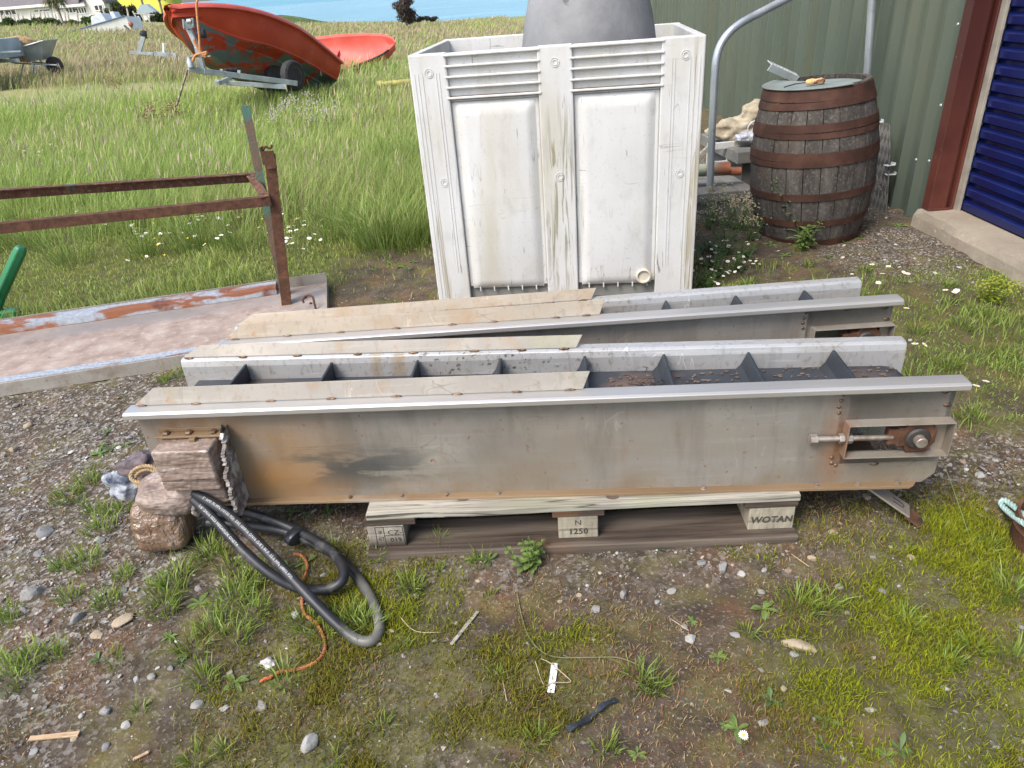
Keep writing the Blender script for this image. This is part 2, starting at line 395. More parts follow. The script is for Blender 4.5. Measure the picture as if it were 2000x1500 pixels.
hill('far_shore', M['farshore'], np.linspace(-2600, 1500, 90), np.linspace(3400, 4200, 10), lambda X, Y: -3 + sstep(3400, 3900, Y) * (44 + 14 * (fbm(X, Y, .0016, 4) - .5)) * sstep(1400, -300, X))
# ------------------------------------------------------------------ materials for the metalwork
ms = steel('stainless_front'); base_done = None
def conveyor_plate_mat(name, orange=True):
    m = steel(name, (.285, .265, .23), .3, .50, 1.0)
    m.layer((.35, .335, .30), 1.6, .45, .7, amt=.5, detail=8, st=(.7, 1, 1.2)).layer((.19, .165, .135), 3.3, .52, .7, amt=.5, detail=8).layer((.24, .10, .035), 48, .66, .72, amt=.9, detail=4, st=(1, 1, .8))
    m.layer((.23, .175, .11), 2.5, .48, .72, amt=.5, detail=8, st=(.6, 1, 1.4)).layer((.15, .13, .105), 8, .52, .66, amt=.5, detail=9, st=(1.2, 1, .22), rot=(0, .12, 0))
    if orange:
        m.layer((.42, .17, .03), 5, .3, .65, region=m.region((.36, 0, .055), (.15, .2, .06), .6), amt=.75, detail=8, warp=.9)
        m.layer((.34, .19, .07), 4, .25, .6, region=m.region((.30, 0, .16), (.20, .2, .17), .7), amt=.8, detail=6)
        m.layer((.06, .065, .062), 16, .47, .56, region=m.region((.60, 0, .10), (.19, .2, .05), .7), amt=.8, detail=9, warp=.8, st=(.35, 1, 1.3), rot=(0, .3, 0))
        m.layer((.07, .07, .065), 22, .48, .56, region=m.region((.56, 0, .15), (.13, .2, .022), .7), amt=.75, detail=8, st=(.3, 1, 1.2), rot=(0, -.1, 0))
        m.layer((.26, .11, .04), 7, .35, .6, region=m.region((1.89, 0, .17), (.03, .2, .15), .7), amt=.85, detail=6)
        m.layer((.24, .12, .05), 7, .4, .6, region=m.region((.14, 0, .25), (.16, .2, .04), .6), amt=.8, detail=6)
    m.layer((.22, .155, .085), 6, .4, .6, region=m.region((1.1, 0, .0), (1.6, .3, .06), .5), amt=.65, detail=8, st=(.7, 1, .5)).layer((.25, .14, .07), 10, .60, .72, amt=.35, detail=8, st=(1, 1, .45))
    return m.done()
M['plate1'] = conveyor_plate_mat('conveyor_plate'); M['plate2'] = conveyor_plate_mat('conveyor_plate_clean', False)
m = steel('steel_inner', (.52, .52, .505), .4, .38, .3); m.layer((.10, .09, .08), 70, .6, .68, region=m.region((.95, .2, .3), (.35, .6, .2), .7), amt=.9, detail=2)
m.layer((.36, .24, .10), 8, .45, .7, region=m.region((.62, .2, .3), (.12, .6, .1), .7), amt=.8, st=(3, 1, .3)); M['inner'] = m.done()
m = Mat('flange_brown', .6, .25).base([(.3, (.16, .10, .05)), (.7, (.27, .19, .11))], 4, detail=7, st=(.4, 1, 1)).layer((.38, .36, .33), 5, .6, .75, amt=.6, st=(.5, 1, 1)); m.nbump(60, .2, .002); M['flange'] = m.done()
m = steel('skirt_sheet', (.30, .275, .235), .25, .52, .8); m.layer((.26, .16, .07), 7, .55, .75, amt=.7, detail=7, warp=.8); m.layer((.22, .24, .09), 3, .55, .75, amt=.5, detail=5); M['skirt'] = m.done()
m = steel('skirt_sheet_tan', (.36, .305, .23), .2, .55, .9); m.layer((.30, .19, .09), 6, .5, .72, amt=.6, detail=7, warp=.8); M['skirt_tan'] = m.done()
m = Mat('lip_steel', .38, .6).base([(.35, (.42, .40, .37)), (.65, (.60, .58, .54))], 6, detail=5, st=(.15, 1, 1)); m.layer((.33, .11, .03), 3.1, .66, .72, amt=.9, detail=7); m.nbump(200, .1, .001, st=(.02, 1, 1)); M['lip'] = m.done()
m = Mat('belt_rubber', .55).base([(.3, (.018, .022, .028)), (.7, (.04, .046, .055))], 8, detail=6); m.layer((.16, .10, .07), 5, .55, .7, amt=.7, detail=7, st=(.5, 1, 1)); M['belt'] = m.done()
M['flight'] = plain('flight_rubber', (.022, .027, .034), .5, var=.3, scale=12)
m = Mat('rust_iron', .85, .2, .3).base([(.25, (.045, .024, .016)), (.5, (.11, .053, .032)), (.75, (.20, .10, .055))], 22, detail=8, rough=.7); m.nbump(90, .7, .004, detail=6); M['rust'] = m.done()
M['bolt'] = Mat('bolt_steel', .42, .6).base([(.4, (.17, .10, .06)), (.6, (.40, .36, .31))], 14, detail=5).done()
M['weld'] = plain('weld_bead', (.15, .10, .065), .45, .5, var=.7, scale=90)
M['black_hole'] = plain('dark_steel', (.05, .045, .04), .6, .3)

def hexprism(b, c, r, x0, x1):   # hexagonal prism along x
    vs = [(x, c[0] + r * cos(pi / 3 * k), c[1] + r * sin(pi / 3 * k)) for x in (x0, x1) for k in range(6)]
    b.add(vs, [(0,1,2,3,4,5), (11,10,9,8,7,6)] + [(k, 6 + k, 6 + (k + 1) % 6, (k + 1) % 6) for k in range(6)])
L = 2.165; H = .322
def make_conveyor(label, loc, rz, W0, W1, first):
    t = thing('conveyor', label, 'conveyor', loc, rz, 'conveyor sections lying on the pallet')
    pm = M['plate1'] if first else M['plate2']
    X0, X1, Z0, Z1 = (1.908, 2.135, .108, .205) if first else (1.915, 2.135, .128, .232)           # bearing opening
    up = [(0, Z1), (0, H - .018)]; lo = [(0, 0), (0, Z0)]
    b = MB()
    b.sheet([(0, 0), (0, H - .018)], 0, X0, .003, caps=(True, False)); b.sheet(up, X0, X1, .003, caps=(False, False)); b.sheet(lo, X0, X1, .003, caps=(False, False))
    b.sheet([(0, 0), (0, .03), (0, H - .018)], X1, L, .003, sk1=[-.03, 0, 0], caps=(False, True))
    b.build('side_panel', pm, t)
    b = MB(); b.sheet([(.002, H - .0175), (-.029, H - .0175), (-.036, H - .013), (-.036, H - .003), (-.030, H), (.012, H)], -.014, L + .012, .003); b.build('folded_lip', M['lip'], t, bevel=.002)
    b = MB(); b.sheet([(-.024, -.004), (-.023, .0015), (-.0015, .0015)], .01, L - .04, .003, sk1=[-.03, -.02, 0]); b.build('bottom_flange', M['flange'], t, bevel=.001)
    # back plate, not quite parallel to the front one as the two have spread at the left
    sh = (W1 - W0) / L; bk = MB()
    prof = [(0, 0), (0, H - .033), (.004, H - .016), (.012, H - .012), (.04, H - .012), (.045, H - .03)]
    bk.sheet(prof, -.014, L - .03, .003); bk.v = [(x, y + W0 + sh * x, z) for x, y, z in bk.v]
    bk.build('back_panel', M['inner'], t, bevel=.0015)
    # belt with its end drum
    bt = .243; b = MB(); n = 40
    prof = [(.03, bt - .01), (.03, bt)] + [(2.075 + .078 * sin(a), bt - .078 + .078 * cos(a)) for a in np.linspace(0, pi * .9, 10)]
    vs = []; 
    for x, z in prof: vs += [(x, .005, z), (x, W0 + sh * x - .005, z)]
    b.add(vs, [(2 * i, 2 * i + 1, 2 * i + 3, 2 * i + 2) for i in range(len(prof) - 1)])
    b.build('rubber_belt', M['belt'], t, smooth=50)
    for x in (.2, .473, .74, .991, 1.239, 1.466, 1.703, 1.936):
        y1 = W0 + sh * x - .008; b = MB()
        b.prism([(x - .035, bt - .002), (x + .004, bt - .002), (x + .004, bt + .056), (x - .003, bt + .056), (x - .010, bt + .038), (x - .018, bt + .018)], y1 - .012, Matrix.Translation((0, .012, 0)))
        b.build('flight', M['flight'], t, bevel=.002)
    # skirts welded on top
    for nm, y0, s, x0, x1 in (('front', .006, 1, 0, 1.225), ('back', 0, -1, -.01, 1.215)):
        b = MB(); ht = .046 if s > 0 else .036
        b.sheet([(0, H + .0035 - (.012 if s < 0 else 0)), (.020, H + ht - (.012 if s < 0 else 0))], x0, x1, .003, sk0=[0, .058], sk1=[0, .020])
        if s < 0: b.v = [(x, y + W0 + sh * x + .016, z) for x, y, z in b.v]
        else: b.v = [(x, y + y0, z) for x, y, z in b.v]
        b.build('skirt', M['skirt'] if first else M['skirt_tan'], t, bevel=.001)
        for x in (.03, .19, .38, .57, .73, .90, 1.07, 1.19):
            w_ = MB(); yy = (y0 - .003) if s > 0 else W0 + sh * x + .010
            w_.blob((x + random.uniform(-.02, .02), yy, H + (.004 if s > 0 else -.008)), (.015, .004, .004), x * 9, .4, 4, 2)
            w_.build('weld_bead', M['weld'], t, smooth=True)
    # bearing take-up frame round the opening
    b = MB(); e = -.034
    b.box(X0 - .004, X1 + .034, e, -.0005, Z1, Z1 + .003); b.box(X0 - .004, X1 + .034, e, -.0005, Z0 - .003, Z0)
    b.box(X0 - .004, X0 - .001, e, -.0005, Z0, Z1); b.box(X1 + .031, X1 + .034, e, -.0005, Z0, Z1)
    b.box(X0 - .022, L, -.003, -.0004, Z1 + .0035, Z1 + .083); b.box(X0 - .022, L - .01, -.003, -.0004, Z0 - .04, Z0 - .0035)
    b.box(X0 - .022, X0 - .0045, -.003, -.0004, Z0 - .0035, Z1 + .0035)
    b.build('bearing_frame', pm, t, bevel=.001)
    for x, z in ((1.888, .287), (1.884, .268), (1.882, .25), (1.884, .232), (1.886, .09), (1.888, .072), (2.02, .289), (2.14, .286), (2.0, .066), (1.90, .065), (2.15, .245)):
        w_ = MB(); w_.blob((x, -.003, z), (.012 if x > 1.9 else .006, .004, .006), x * 7 + z * 31, .45, 4, 2); w_.build('weld_bead', M['weld'], t, smooth=True)
    zc = (Z0 + Z1) / 2 + .004; cx = 2.085
    Mx = Matrix.Translation((cx, -.004, zc)) @ Matrix.Rotation(rad(90), 4, 'X')
    b = MB()
    oct_ = [(-.046, -.03), (-.046, .03), (-.026, .03), (-.022, .046), (.026, .046), (.046, .02), (.046, -.018), (.028, -.048), (-.02, -.048), (-.026, -.03)]
    b.prism([(cx + p * 1.06, zc + q * .97) for p, q in oct_], .03, Matrix.Translation((0, -.022, 0)))
    b.box(cx - .072, cx - .04, -.020, .006, zc - .024, zc + .024)
    hb = b.build('bearing_housing', M['rust'], t, bevel=.004)
    b = MB(); b.lathe([(.018, .018), (.029, .018), (.031, .024), (.026, .029), (.018, .029)], 28, Mx); b.build('bearing_ring', M['black_hole'], hb, smooth=40)
    b = MB(); b.lathe([(.015, -.02), (.015, .046), (.013, .048), (0, .048)], 24, Mx); b.build('shaft', M['bolt'], hb, smooth=40)
    b = MB(); b.tube([(1.83, -.017, zc), (cx - .06, -.017, zc)], .0075, 14)
    for k in range(26): b.tube([(1.836 + k * .0035, -.017, zc), (1.8375 + k * .0035, -.017, zc)], .0082, 12)
    hexprism(b, (-.017, zc), .0145, 1.815, 1.833); ab = b.build('adjusting_bolt', M['bolt'], t, smooth=35)
    for x0 in (X0 - .019, X0 + .001): b = MB(); hexprism(b, (-.017, zc), .0145, x0, x0 + .013); b.build('nut', M['bolt'], ab, bevel=.001)
    for x in ([.55, .70, .83, .98, 1.55, 1.855, 1.964, 2.07] if first else [1.855, 1.964, 2.07]):
        b = MB(); Mr = Matrix.Translation((x, -.013, .002)); b.lathe([(.0, -.001), (.009, -.001), (.009, .002), (.0055, .003), (.005, .008), (0, .0085)], 10, Mr); b.build('flange_bolt', M['bolt'], t, smooth=40)
    if not first:
        b = MB(); b.lathe([(.012, 0), (.011, .008), (0, .010)], 6, Matrix.Translation((1.72, 0, .19)) @ Matrix.Rotation(rad(90), 4, 'X')); b.build('panel_bolt', M['bolt'], t)
    b = MB(); b.box(.1, L - .1, .006, min(W0, W1) - .006, .004, .012); b.build('floor_plate', M['flange'], t)
    return t
CZ = .144
c1 = make_conveyor('front stainless conveyor with a tape wrapped motor on its left end', (-1.037, 1.706, CZ + .001), rad(-5.0), .300, .222, True)
c2 = make_conveyor('second conveyor behind the front one, nearest the white bin, with tan skirt strips', (-.925, 2.130, CZ - .012), rad(-1.75), .125, .165, False)

# marker strokes on the front plate
m = Mat('marker_ink', .7).flat((.045, .045, .04)).done()
b = MB()
for s in ((1.715, .155, 1.722, .185, .007), (1.742, .165, 1.752, .195, .006), (1.744, .165, 1.782, .163, .003), (1.774, .163, 1.778, .192, .005)):
    d = Vector((s[2] - s[0], 0, s[3] - s[1])); n_ = Vector((-d.z, 0, d.x)).normalized() * s[4] / 2
    p, q = Vector((s[0], -.001, s[1])), Vector((s[2], -.001, s[3])); b.add([p - n_, p + n_, q + n_ * .5, q - n_ * .5], [(0, 1, 2, 3)])
b.build('marker_strokes', m, c1)

# motor box and tape wrapped motor on the left end of the front conveyor
m = Mat('parcel_tape', .4, spec=.5).base([(.3, (.13, .09, .068)), (.5, (.24, .175, .14)), (.72, (.36, .29, .245))], 16, detail=7, st=(.35, 1, 2.0), warp=.9)
m.layer((.55, .52, .48), 26, .58, .68, amt=.8, detail=7, st=(.3, 1, 1.4)).layer((.04, .028, .022), 12, .6, .66, amt=.8, detail=7, st=(.2, 1, 2)); m.nbump(24, .8, .010, detail=8, st=(.22, 1, 2), warp=.6); M['tape'] = m.done()
m = Mat('parcel_tape_brown', .2, spec=.8).base([(.3, (.125, .075, .043)), (.55, (.19, .12, .075)), (.75, (.29, .21, .16))], 5, detail=6, warp=1.2, st=(1, 1, .6))
fold = m.n.new('ShaderNodeTexVoronoi'); fold.feature = 'SMOOTH_F1'; fold.inputs['Scale'].default_value = 17; m.l.new(m.coord((1, .8, .4), rot=(.5, .6, .2)), fold.inputs['Vector']); m.bump(fold.outputs['Distance'], .7, .018)
m.nbump(15, .8, .022, detail=3, warp=2.5, st=(1, 1, .45)).nbump(50, .5, .006, detail=4, warp=1.5); m.layer((.36, .30, .27), 9, .58, .66, amt=.5, detail=4, warp=2); M['tape_brown'] = m.done()
m = Mat('flaky_wrap', .8).base([(.3, (.07, .058, .048)), (.5, (.20, .175, .155)), (.66, (.50, .48, .45))], 34, detail=9); m.nbump(60, .9, .01, detail=6); M['flaky'] = m.done()
def wrinkle(o, vox, strength, size):
    r = o.modifiers.new('remesh', 'REMESH'); r.mode = 'VOXEL'; r.voxel_size = vox; r.use_smooth_shade = True
    tx = bpy.data.textures.new(o.name + '_wrinkle', 'CLOUDS'); tx.noise_scale = size; tx.noise_depth = 3
    d = o.modifiers.new('displace', 'DISPLACE'); d.texture = tx; d.strength = strength; d.texture_coords = 'LOCAL'
b = MB(); b.box(.060, .222, -.088, -.001, .10, .232); b.box(.07, .215, -.06, -.001, .03, .10)
o = b.build('motor_box', M['tape'], c1, bevel=.006); wrinkle(o, .003, .005, .012)
b = MB(); b.box(.048, .238, -.030, -.0008, .236, .243); b.box(.048, .238, -.006, -.0008, .243, .256); b.box(.15, .168, -.045, -.03, .215, .243)
o = b.build('box_ledge', M['flange'], c1, bevel=.002)
for x in (.075, .14, .21):
    q = MB(); q.lathe([(.010, 0), (.010, .005), (.006, .009), (0, .009)], 8, Matrix.Translation((x, -.016, .243))); q.build('ledge_bolt', M['weld'], o)
b = MB(); edge = []
for k in range(60):
    z = .262 - k * .0042; f1 = mnoise.noise((k * .21, 2, 0)); f2 = mnoise.noise((k * .9, 5, 0)); edge.append((.008 + .005 * f2 + .004 * f1, -.050 - .052 * min(1, k / 30) + .014 * f1 + .009 * f2 + random.uniform(-.003, .003), z))
vs = []
for (dx, y, z) in edge: vs += [(.232, -.001, z), (.232 + dx, y * .55, z), (.236 + dx * 1.6, y, z), (.246 + dx * 1.6, y, z), (.246 + dx, y * .55, z), (.246, -.001, z)]
fs = []
for k in range(59):
    for j in range(5): fs.append((k * 6 + j, k * 6 + j + 1, k * 6 + 7 + j, k * 6 + 6 + j))
b.add(vs, fs); b.build('frayed_cover', M['flaky'], c1)
Mi = c1.matrix_basis.inverted()
def loc1(p): return Matrix.LocRotScale(c1.location, c1.rotation_euler, None).inverted() @ Vector(p)
b = MB()
cA = loc1(at(322, 1015, .085)); cB = loc1(at(335, 962, .185))
Rm = Matrix.Rotation(rad(-18), 3, 'X') @ Matrix.Rotation(rad(12), 3, 'Z')
def superblob(b, c, r, e=2.6, Mr=None, seg=28):
    vs = []; n1 = seg // 2
    sg = lambda a, p: math.copysign(abs(a) ** p, a); p = 2 / e
    for i in range(n1 + 1):
        t = -pi / 2 + pi * i / n1
        for k in range(seg):
            u = 2 * pi * k / seg; v = Vector((r[0] * sg(cos(t), p) * sg(cos(u), p), r[1] * sg(cos(t), p) * sg(sin(u), p), r[2] * sg(sin(t), p)))
            vs.append(Vector(c) + (Mr @ v if Mr else v))
    b.add(vs, [(i * seg + k, i * seg + (k + 1) % seg, (i + 1) * seg + (k + 1) % seg, (i + 1) * seg + k) for i in range(n1) for k in range(seg)])
superblob(b, cA, (.078, .074, .082), 4.2, Rm)
o = b.build('wrapped_motor', M['tape_brown'], c1); wrinkle(o, .004, .014, .06)
b = MB(); superblob(b, cB, (.094, .066, .054), 3.0, Matrix.Rotation(rad(20), 3, 'X')); superblob(b, cB + Vector((.045, .02, .012)), (.06, .06, .045), 3.2)
o = b.build('motor_neck', M['tape'], c1); wrinkle(o, .004, .014, .03)
b = MB(); p = loc1(at(392, 1000, .12)); b.tube([p + Vector((.0, .03, -.035)), p + Vector((.085, .03, -.035))], .022, 14); b.tube([p + Vector((.005, .035, -.003)), p + Vector((.06, .035, -.003))], .026, 14)
b.tube([p + Vector((.085, .03, -.035)), p + Vector((.10, .03, -.035))], .017, 6); b.build('hose_fitting', plain('dull_fitting', (.09, .085, .08), .45, .5, var=.4), c1, smooth=40)
b = MB(); p = loc1(at(388, 985, .17)); superblob(b, p, (.012, .03, .04), 2.4); o = b.build('torn_wrap', M['flaky'], c1); wrinkle(o, .004, .02, .02)

# hoses
mh = Mat('hose_rubber', .45, spec=.45).base([(.35, (.012, .013, .016)), (.7, (.028, .030, .034))], 20, detail=5); mh.layer((.20, .19, .17), 14, .58, .72, amt=.6, detail=6)
mh.layer((.22, .21, .18), 6, .25, .5, region=mh.region((-.40, 1.33, .02), (.055, .14, .1), .5), amt=.75, detail=6); M['hose'] = mh.done()
m = Mat('hose_print', .6).flat((.50, .50, .47)).done(); M['print'] = m
m = Mat('hose_tape', .35).base([(.3, (.012, .013, .018)), (.7, (.03, .032, .04))], 60, st=(3, 3, 1)).done(); M['hosetape'] = m
def hose(label, keys, r, text, side, t0):
    P = smooth_path([at(*k) for k in keys], 10); t = thing('hydraulic_hose', label, 'hose', (0, 0, 0))
    b = MB(); b.tube(P, r, 14); tube = b.build('rubber_tube', M['hose'], t, smooth=True)
    # printed text wrapped on the tube
    cu = bpy.data.curves.new('print_text', 'FONT'); cu.body = text; cu.size = .0100; cu.resolution_u = 2; cu.space_character = 1.12
    to = bpy.data.objects.new('print_text', cu); COL.objects.link(to); dg = bpy.context.evaluated_depsgraph_get(); me = bpy.data.meshes.new_from_object(to.evaluated_get(dg))
    bpy.data.objects.remove(to); 
    S = [0]
    for i in range(1, len(P)): S.append(S[-1] + (P[i] - P[i-1]).length)
    S = np.array(S); PA = np.array([tuple(p) for p in P])
    pos = lambda s: Vector([np.interp(s, S, PA[:, k]) for k in range(3)])
    camp = Vector((0, 0, CAM_H)) + Vector(side)
    for v in me.vertices:
        s = t0 + v.co.x; p = pos(s); d = (pos(s + .012) - pos(s - .012)).normalized(); n0 = (camp - p); n0 = (n0 - d * n0.dot(d)).normalized(); sd = n0.cross(d)
        a = (v.co.y - .0036) / r; v.co = p + (n0 * cos(a) + sd * sin(a)) * (r + .0008)
    me.materials.append(M['print']); o = bpy.data.objects.new('printed_line', me); COL.objects.link(o); o.parent = t
    return t, P
HR = .0138
hose1 = [(380, 962, .215), (440, 1000, .19), (500, 1055, .15), (560, 1118, .10), (620, 1182, .055), (668, 1228, .03), (700, 1250, .02), (728, 1250, .018), (741, 1225, .018), (730, 1180, .018), (700, 1130, .018), (660, 1088, .02), (610, 1060, .035), (560, 1040, .05), (500, 1028, .07), (440, 1022, .085), (405, 1020, .09)]
hose2 = [(378, 975, .20), (420, 1015, .17), (475, 1075, .115), (530, 1122, .065), (580, 1147, .03), (625, 1152, .03), (660, 1142, .045), (672, 1118, .055), (655, 1085, .055), (615, 1055, .055), (570, 1032, .06), (520, 1012, .085), (470, 998, .11), (410, 985, .14), (385, 980, .15)]
h1, P1 = hose('long black hydraulic hose with white print, its loop reaching farthest over the ground', hose1, HR, '5" AMF 70 MPa (10150 PSI)  SAE 100R16 DN16 (5/8") W.P. 33.0 MPa (4800 PSI)', (0, .1, 0), .045)
h2, P2 = hose('shorter black hydraulic hose looping inside the longer one', hose2, HR, '5/8" DN16 SS23 MEGAFLEX ONETA', (-.2, -.1, 0), .04)
b = MB(); p = at(572, 1040, .055); q = at(592, 1062, .052); b2 = MB()
u = (at(600, 1068, .05) - at(560, 1040, .055)).normalized(); c0 = at(578, 1047, .052)
sd = u.cross(Vector((0, 0, 1))).normalized(); upv = sd.cross(u); Mt = Matrix((sd, upv, u)).transposed().to_4x4(); Mt.translation = c0 - u * .016
vs = [];
b.lathe([(.021, 0), (.0225, .002), (.0222, .012), (.0228, .014), (.0225, .028), (.021, .03)], 20, Mt @ Matrix.Scale(1.5, 4, (1, 0, 0)))
b.build('tape_binding', M['hosetape'], h1, smooth=50)

# ------------------------------------------------------------------ pallet
def wood(name, a, bcol, rot=(0, 0, 0), dark=(.05, .035, .025), amt=.6, st=(.12, 2.5, 2.5)):
    m = Mat(name, .85, spec=.25).base([(.3, a), (.7, bcol)], 26, detail=8, st=st, warp=.3).layer(tuple(x * .55 for x in a), 55, .55, .7, amt=.6, detail=4, st=st)
    m.layer(dark, 30, .56, .70, amt=amt, detail=6, st=(.06, 1.6, 1.6)).layer(tuple(x * .5 for x in bcol), 5, .5, .7, amt=.5, detail=6)
    m.nbump(60, .5, .004, st=(.08, 1.5, 1.5), detail=6); return m
m = wood('pallet_wood_pale', (.22, .205, .165), (.43, .40, .335), amt=.8); m.layer((.25, .28, .14), 4, .5, .75, amt=.35).mix(m.lines(16, .40, .9, .012, 3, st=(.05, 1.4, 1.4)), (.04, .03, .02)); M['pal_pale'] = m.done()
M['pal_dark'] = wood('pallet_wood_dark', (.03, .022, .017), (.115, .088, .066), amt=.8).layer((.22, .18, .14), 7, .52, .68, amt=.7, detail=7, st=(.1, 2, 2)).layer((.18, .09, .04), 3, .6, .7, amt=.5).done()
m = wood('pallet_block', (.26, .23, .17), (.40, .36, .27), st=(2.5, 2.5, .5)); M['pal_block'] = m.done()
m = wood('pallet_block_wet', (.24, .21, .17), (.40, .36, .29), st=(2.5, 2.5, .5)); m.mix(m.ramp(m.math('MULTIPLY', m.region((.07, 0, .005), (.14, .3, .035), .7), 1.4), [(0, 0.), (1, .9)]), (.035, .022, .015)); M['pal_wet'] = m.done()
m = Mat('stamp_ink', .8).flat((.055, .048, .04)).done(); M['ink'] = m
def text_mesh(body, size, M4, mat, parent, name='lettering', bold=0, shear=0, sx=1):
    cu = bpy.data.curves.new(name, 'FONT'); cu.body = body; cu.size = size; cu.align_x = 'CENTER'; cu.offset = bold; cu.shear = shear; cu.resolution_u = 3; cu.space_character = 1.05
    to = bpy.data.objects.new(name, cu); COL.objects.link(to); me = bpy.data.meshes.new_from_object(to.evaluated_get(bpy.context.evaluated_depsgraph_get()))
    bpy.data.objects.remove(to); me.transform(M4 @ Matrix.Scale(sx, 4, (1, 0, 0))); me.materials.append(mat); o = bpy.data.objects.new(name, me); COL.objects.link(o); o.parent = parent; return o
pal = thing('wooden_pallet', 'weathered wooden pallet under the two conveyors', 'pallet', (-.447, 1.568, .0), rad(-2.95))
PL, PW = 1.205, .80
for k, (y, wd) in enumerate(((0, .145), (.185, .10), (.325, .145), (.51, .10), (.655, .145))):
    b = MB(); n = 16; vs = []
    for i in range(n + 1):
        x = .010 + (PL - .008) * i / n; ry = .004 * (mnoise.noise((x * 4, k, 0))); rz_ = .002 * mnoise.noise((x * 5, k, 3))
        for (yy, zz) in ((y + ry, .122 + rz_), (y + wd + ry, .122), (y + wd, .143), (y + ry * 1.5, .143 + rz_)): vs.append((x, yy, zz))
    fs = [(0, 1, 2, 3), tuple(n * 4 + j for j in (3, 2, 1, 0))] + [(i * 4 + j, i * 4 + 4 + j, i * 4 + 4 + (j + 1) % 4, i * 4 + (j + 1) % 4) for i in range(n) for j in range(4)]
    b.add(vs, fs); o = b.build('deck_board', M['pal_pale'], pal, bevel=.002)
for k in range(3):
    x0 = (0, .53, 1.06)[k]; b = MB(); b.box(x0, x0 + .145, .002, PW - .002, .1005, .1215); b.build('stringer_board', M['pal_dark'], pal, bevel=.002)
for j in range(3):
    b = MB(); y0 = (.0, .35, .655)[j]; b.box(-.002, PL + .002, y0 - (.028 if j == 0 else 0), y0 + (.118 if j == 0 else .10), -.012, .0215); o = b.build('bottom_board', M['pal_dark'], pal, bevel=.003)
    for k in range(3):
        x0 = (.004, .545, 1.075)[k]; x1 = x0 + (.105, .112, .125)[k]; bb = MB(); bb.box(x0, x1, y0 + .004, y0 + .14, .022, .1)
        bl = bb.build('block', M['pal_wet'] if (k == 0 and j == 0) else M['pal_block'], pal, bevel=.003)
        if j == 0:
            Mt = Matrix.Translation(((x0 + x1) / 2, y0 + .0032, .03)) @ Matrix.Rotation(rad(90), 4, 'X')
            if k == 1:
                text_mesh('N', .026, Mt @ Matrix.Translation((0, .040, 0)), M['ink'], bl); text_mesh('1250', .028, Mt @ Matrix.Translation((0, .008, 0)), M['ink'], bl, bold=.0006, sx=.95)
            if k == 2: text_mesh('WOTAN', .030, Mt @ Matrix.Translation((0, .018, 0)), M['ink'], bl, bold=.0011, shear=.12, sx=.95)
            if k == 0:
                text_mesh('CZ-', .024, Mt @ Matrix.Translation((.025, .036, 0)), M['ink'], bl); text_mesh('019', .021, Mt @ Matrix.Translation((.025, .010, 0)), M['ink'], bl, bold=.0006)
                text_mesh('IP', .018, Mt @ Matrix.Translation((-.016, .040, 0)), M['ink'], bl, sx=.7); text_mesh('HT', .018, Mt @ Matrix.Translation((-.016, .016, 0)), M['ink'], bl, sx=.7)
                q = MB(); cx = (x0 + x1) / 2; yf = y0 + .0034
                for (ax, az, bx, bz) in ((-.03, .03, -.03, .095), (-.006, .03, -.006, .095), (.048, .03, .048, .095)): q.box(cx + ax - .0008, cx + ax + .0008, yf - .0006, yf, az, bz)
                for z in (.064, .095): q.box(cx + (-.006 if z < .09 else -.03), cx + .048, yf - .0006, yf, z - .0008, z + .0008)
                q.build('stamp_frame', M['ink'], bl)
for (x, y) in ((.28, .055), (.59, .06), (.70, .03)):
    b = MB(); b.lathe([(.013, 0), (.012, .0012), (.006, .0006), (0, .0004)], 16, Matrix.Translation((x, y, .1432)) @ Matrix.Scale(1.5, 4, (1, 0, 0))); b.build('wood_knot', plain('knot', (.10, .07, .05)), pal)

# flat steel bar slipped under the conveyor's right end
a = at(1712, 955, .092); bq = at(1808, 1022, .006)
m = steel('bar_steel', (.40, .35, .29), .5, .5, .6); m.layer((.22, .08, .05), 8, .3, .5, region=m.region((.33, 0, 0), (.07, .2, .2), .3), amt=.9); mb_ = m.done()
d = (bq - a).normalized(); sd = d.cross(Vector((0, 0, 1))).normalized(); upv = sd.cross(d); Mb = Matrix((d, sd, upv)).transposed().to_4x4(); ln = (bq - a).length + .02; Mb.translation = a
o = tag(bpy.data.objects.new('steel_bar', None), 'bent flat steel bar sloping to the ground under the right end of the front conveyor', 'steel bar'); COL.objects.link(o); o.matrix_basis = Mb
b = MB(); b.box(-.06, ln - .075, -.028, .028, -.003, .003); b.build('upper_strip', mb_, o, bevel=.001)
b = MB(); b.box(ln - .085, ln, -.029, .029, -.009, -.0035); b.build('end_plate', M['rust'], o, bevel=.001)
b = MB(); b.lathe([(.006, 0), (.013, 0), (.013, .002), (.006, .002)], 16, Matrix.Translation((ln - .03, 0, -.003))); b.build('hole_rim', M['black_hole'], o); b = MB(); b.tube([(ln - .13, -.008, .0035), (ln - .10, -.008, .0035), (ln - .095, 0, .0035), (ln - .10, .008, .0035), (ln - .13, .008, .0035)], .0018, 6); b.build('slot_rim', M['black_hole'], o)
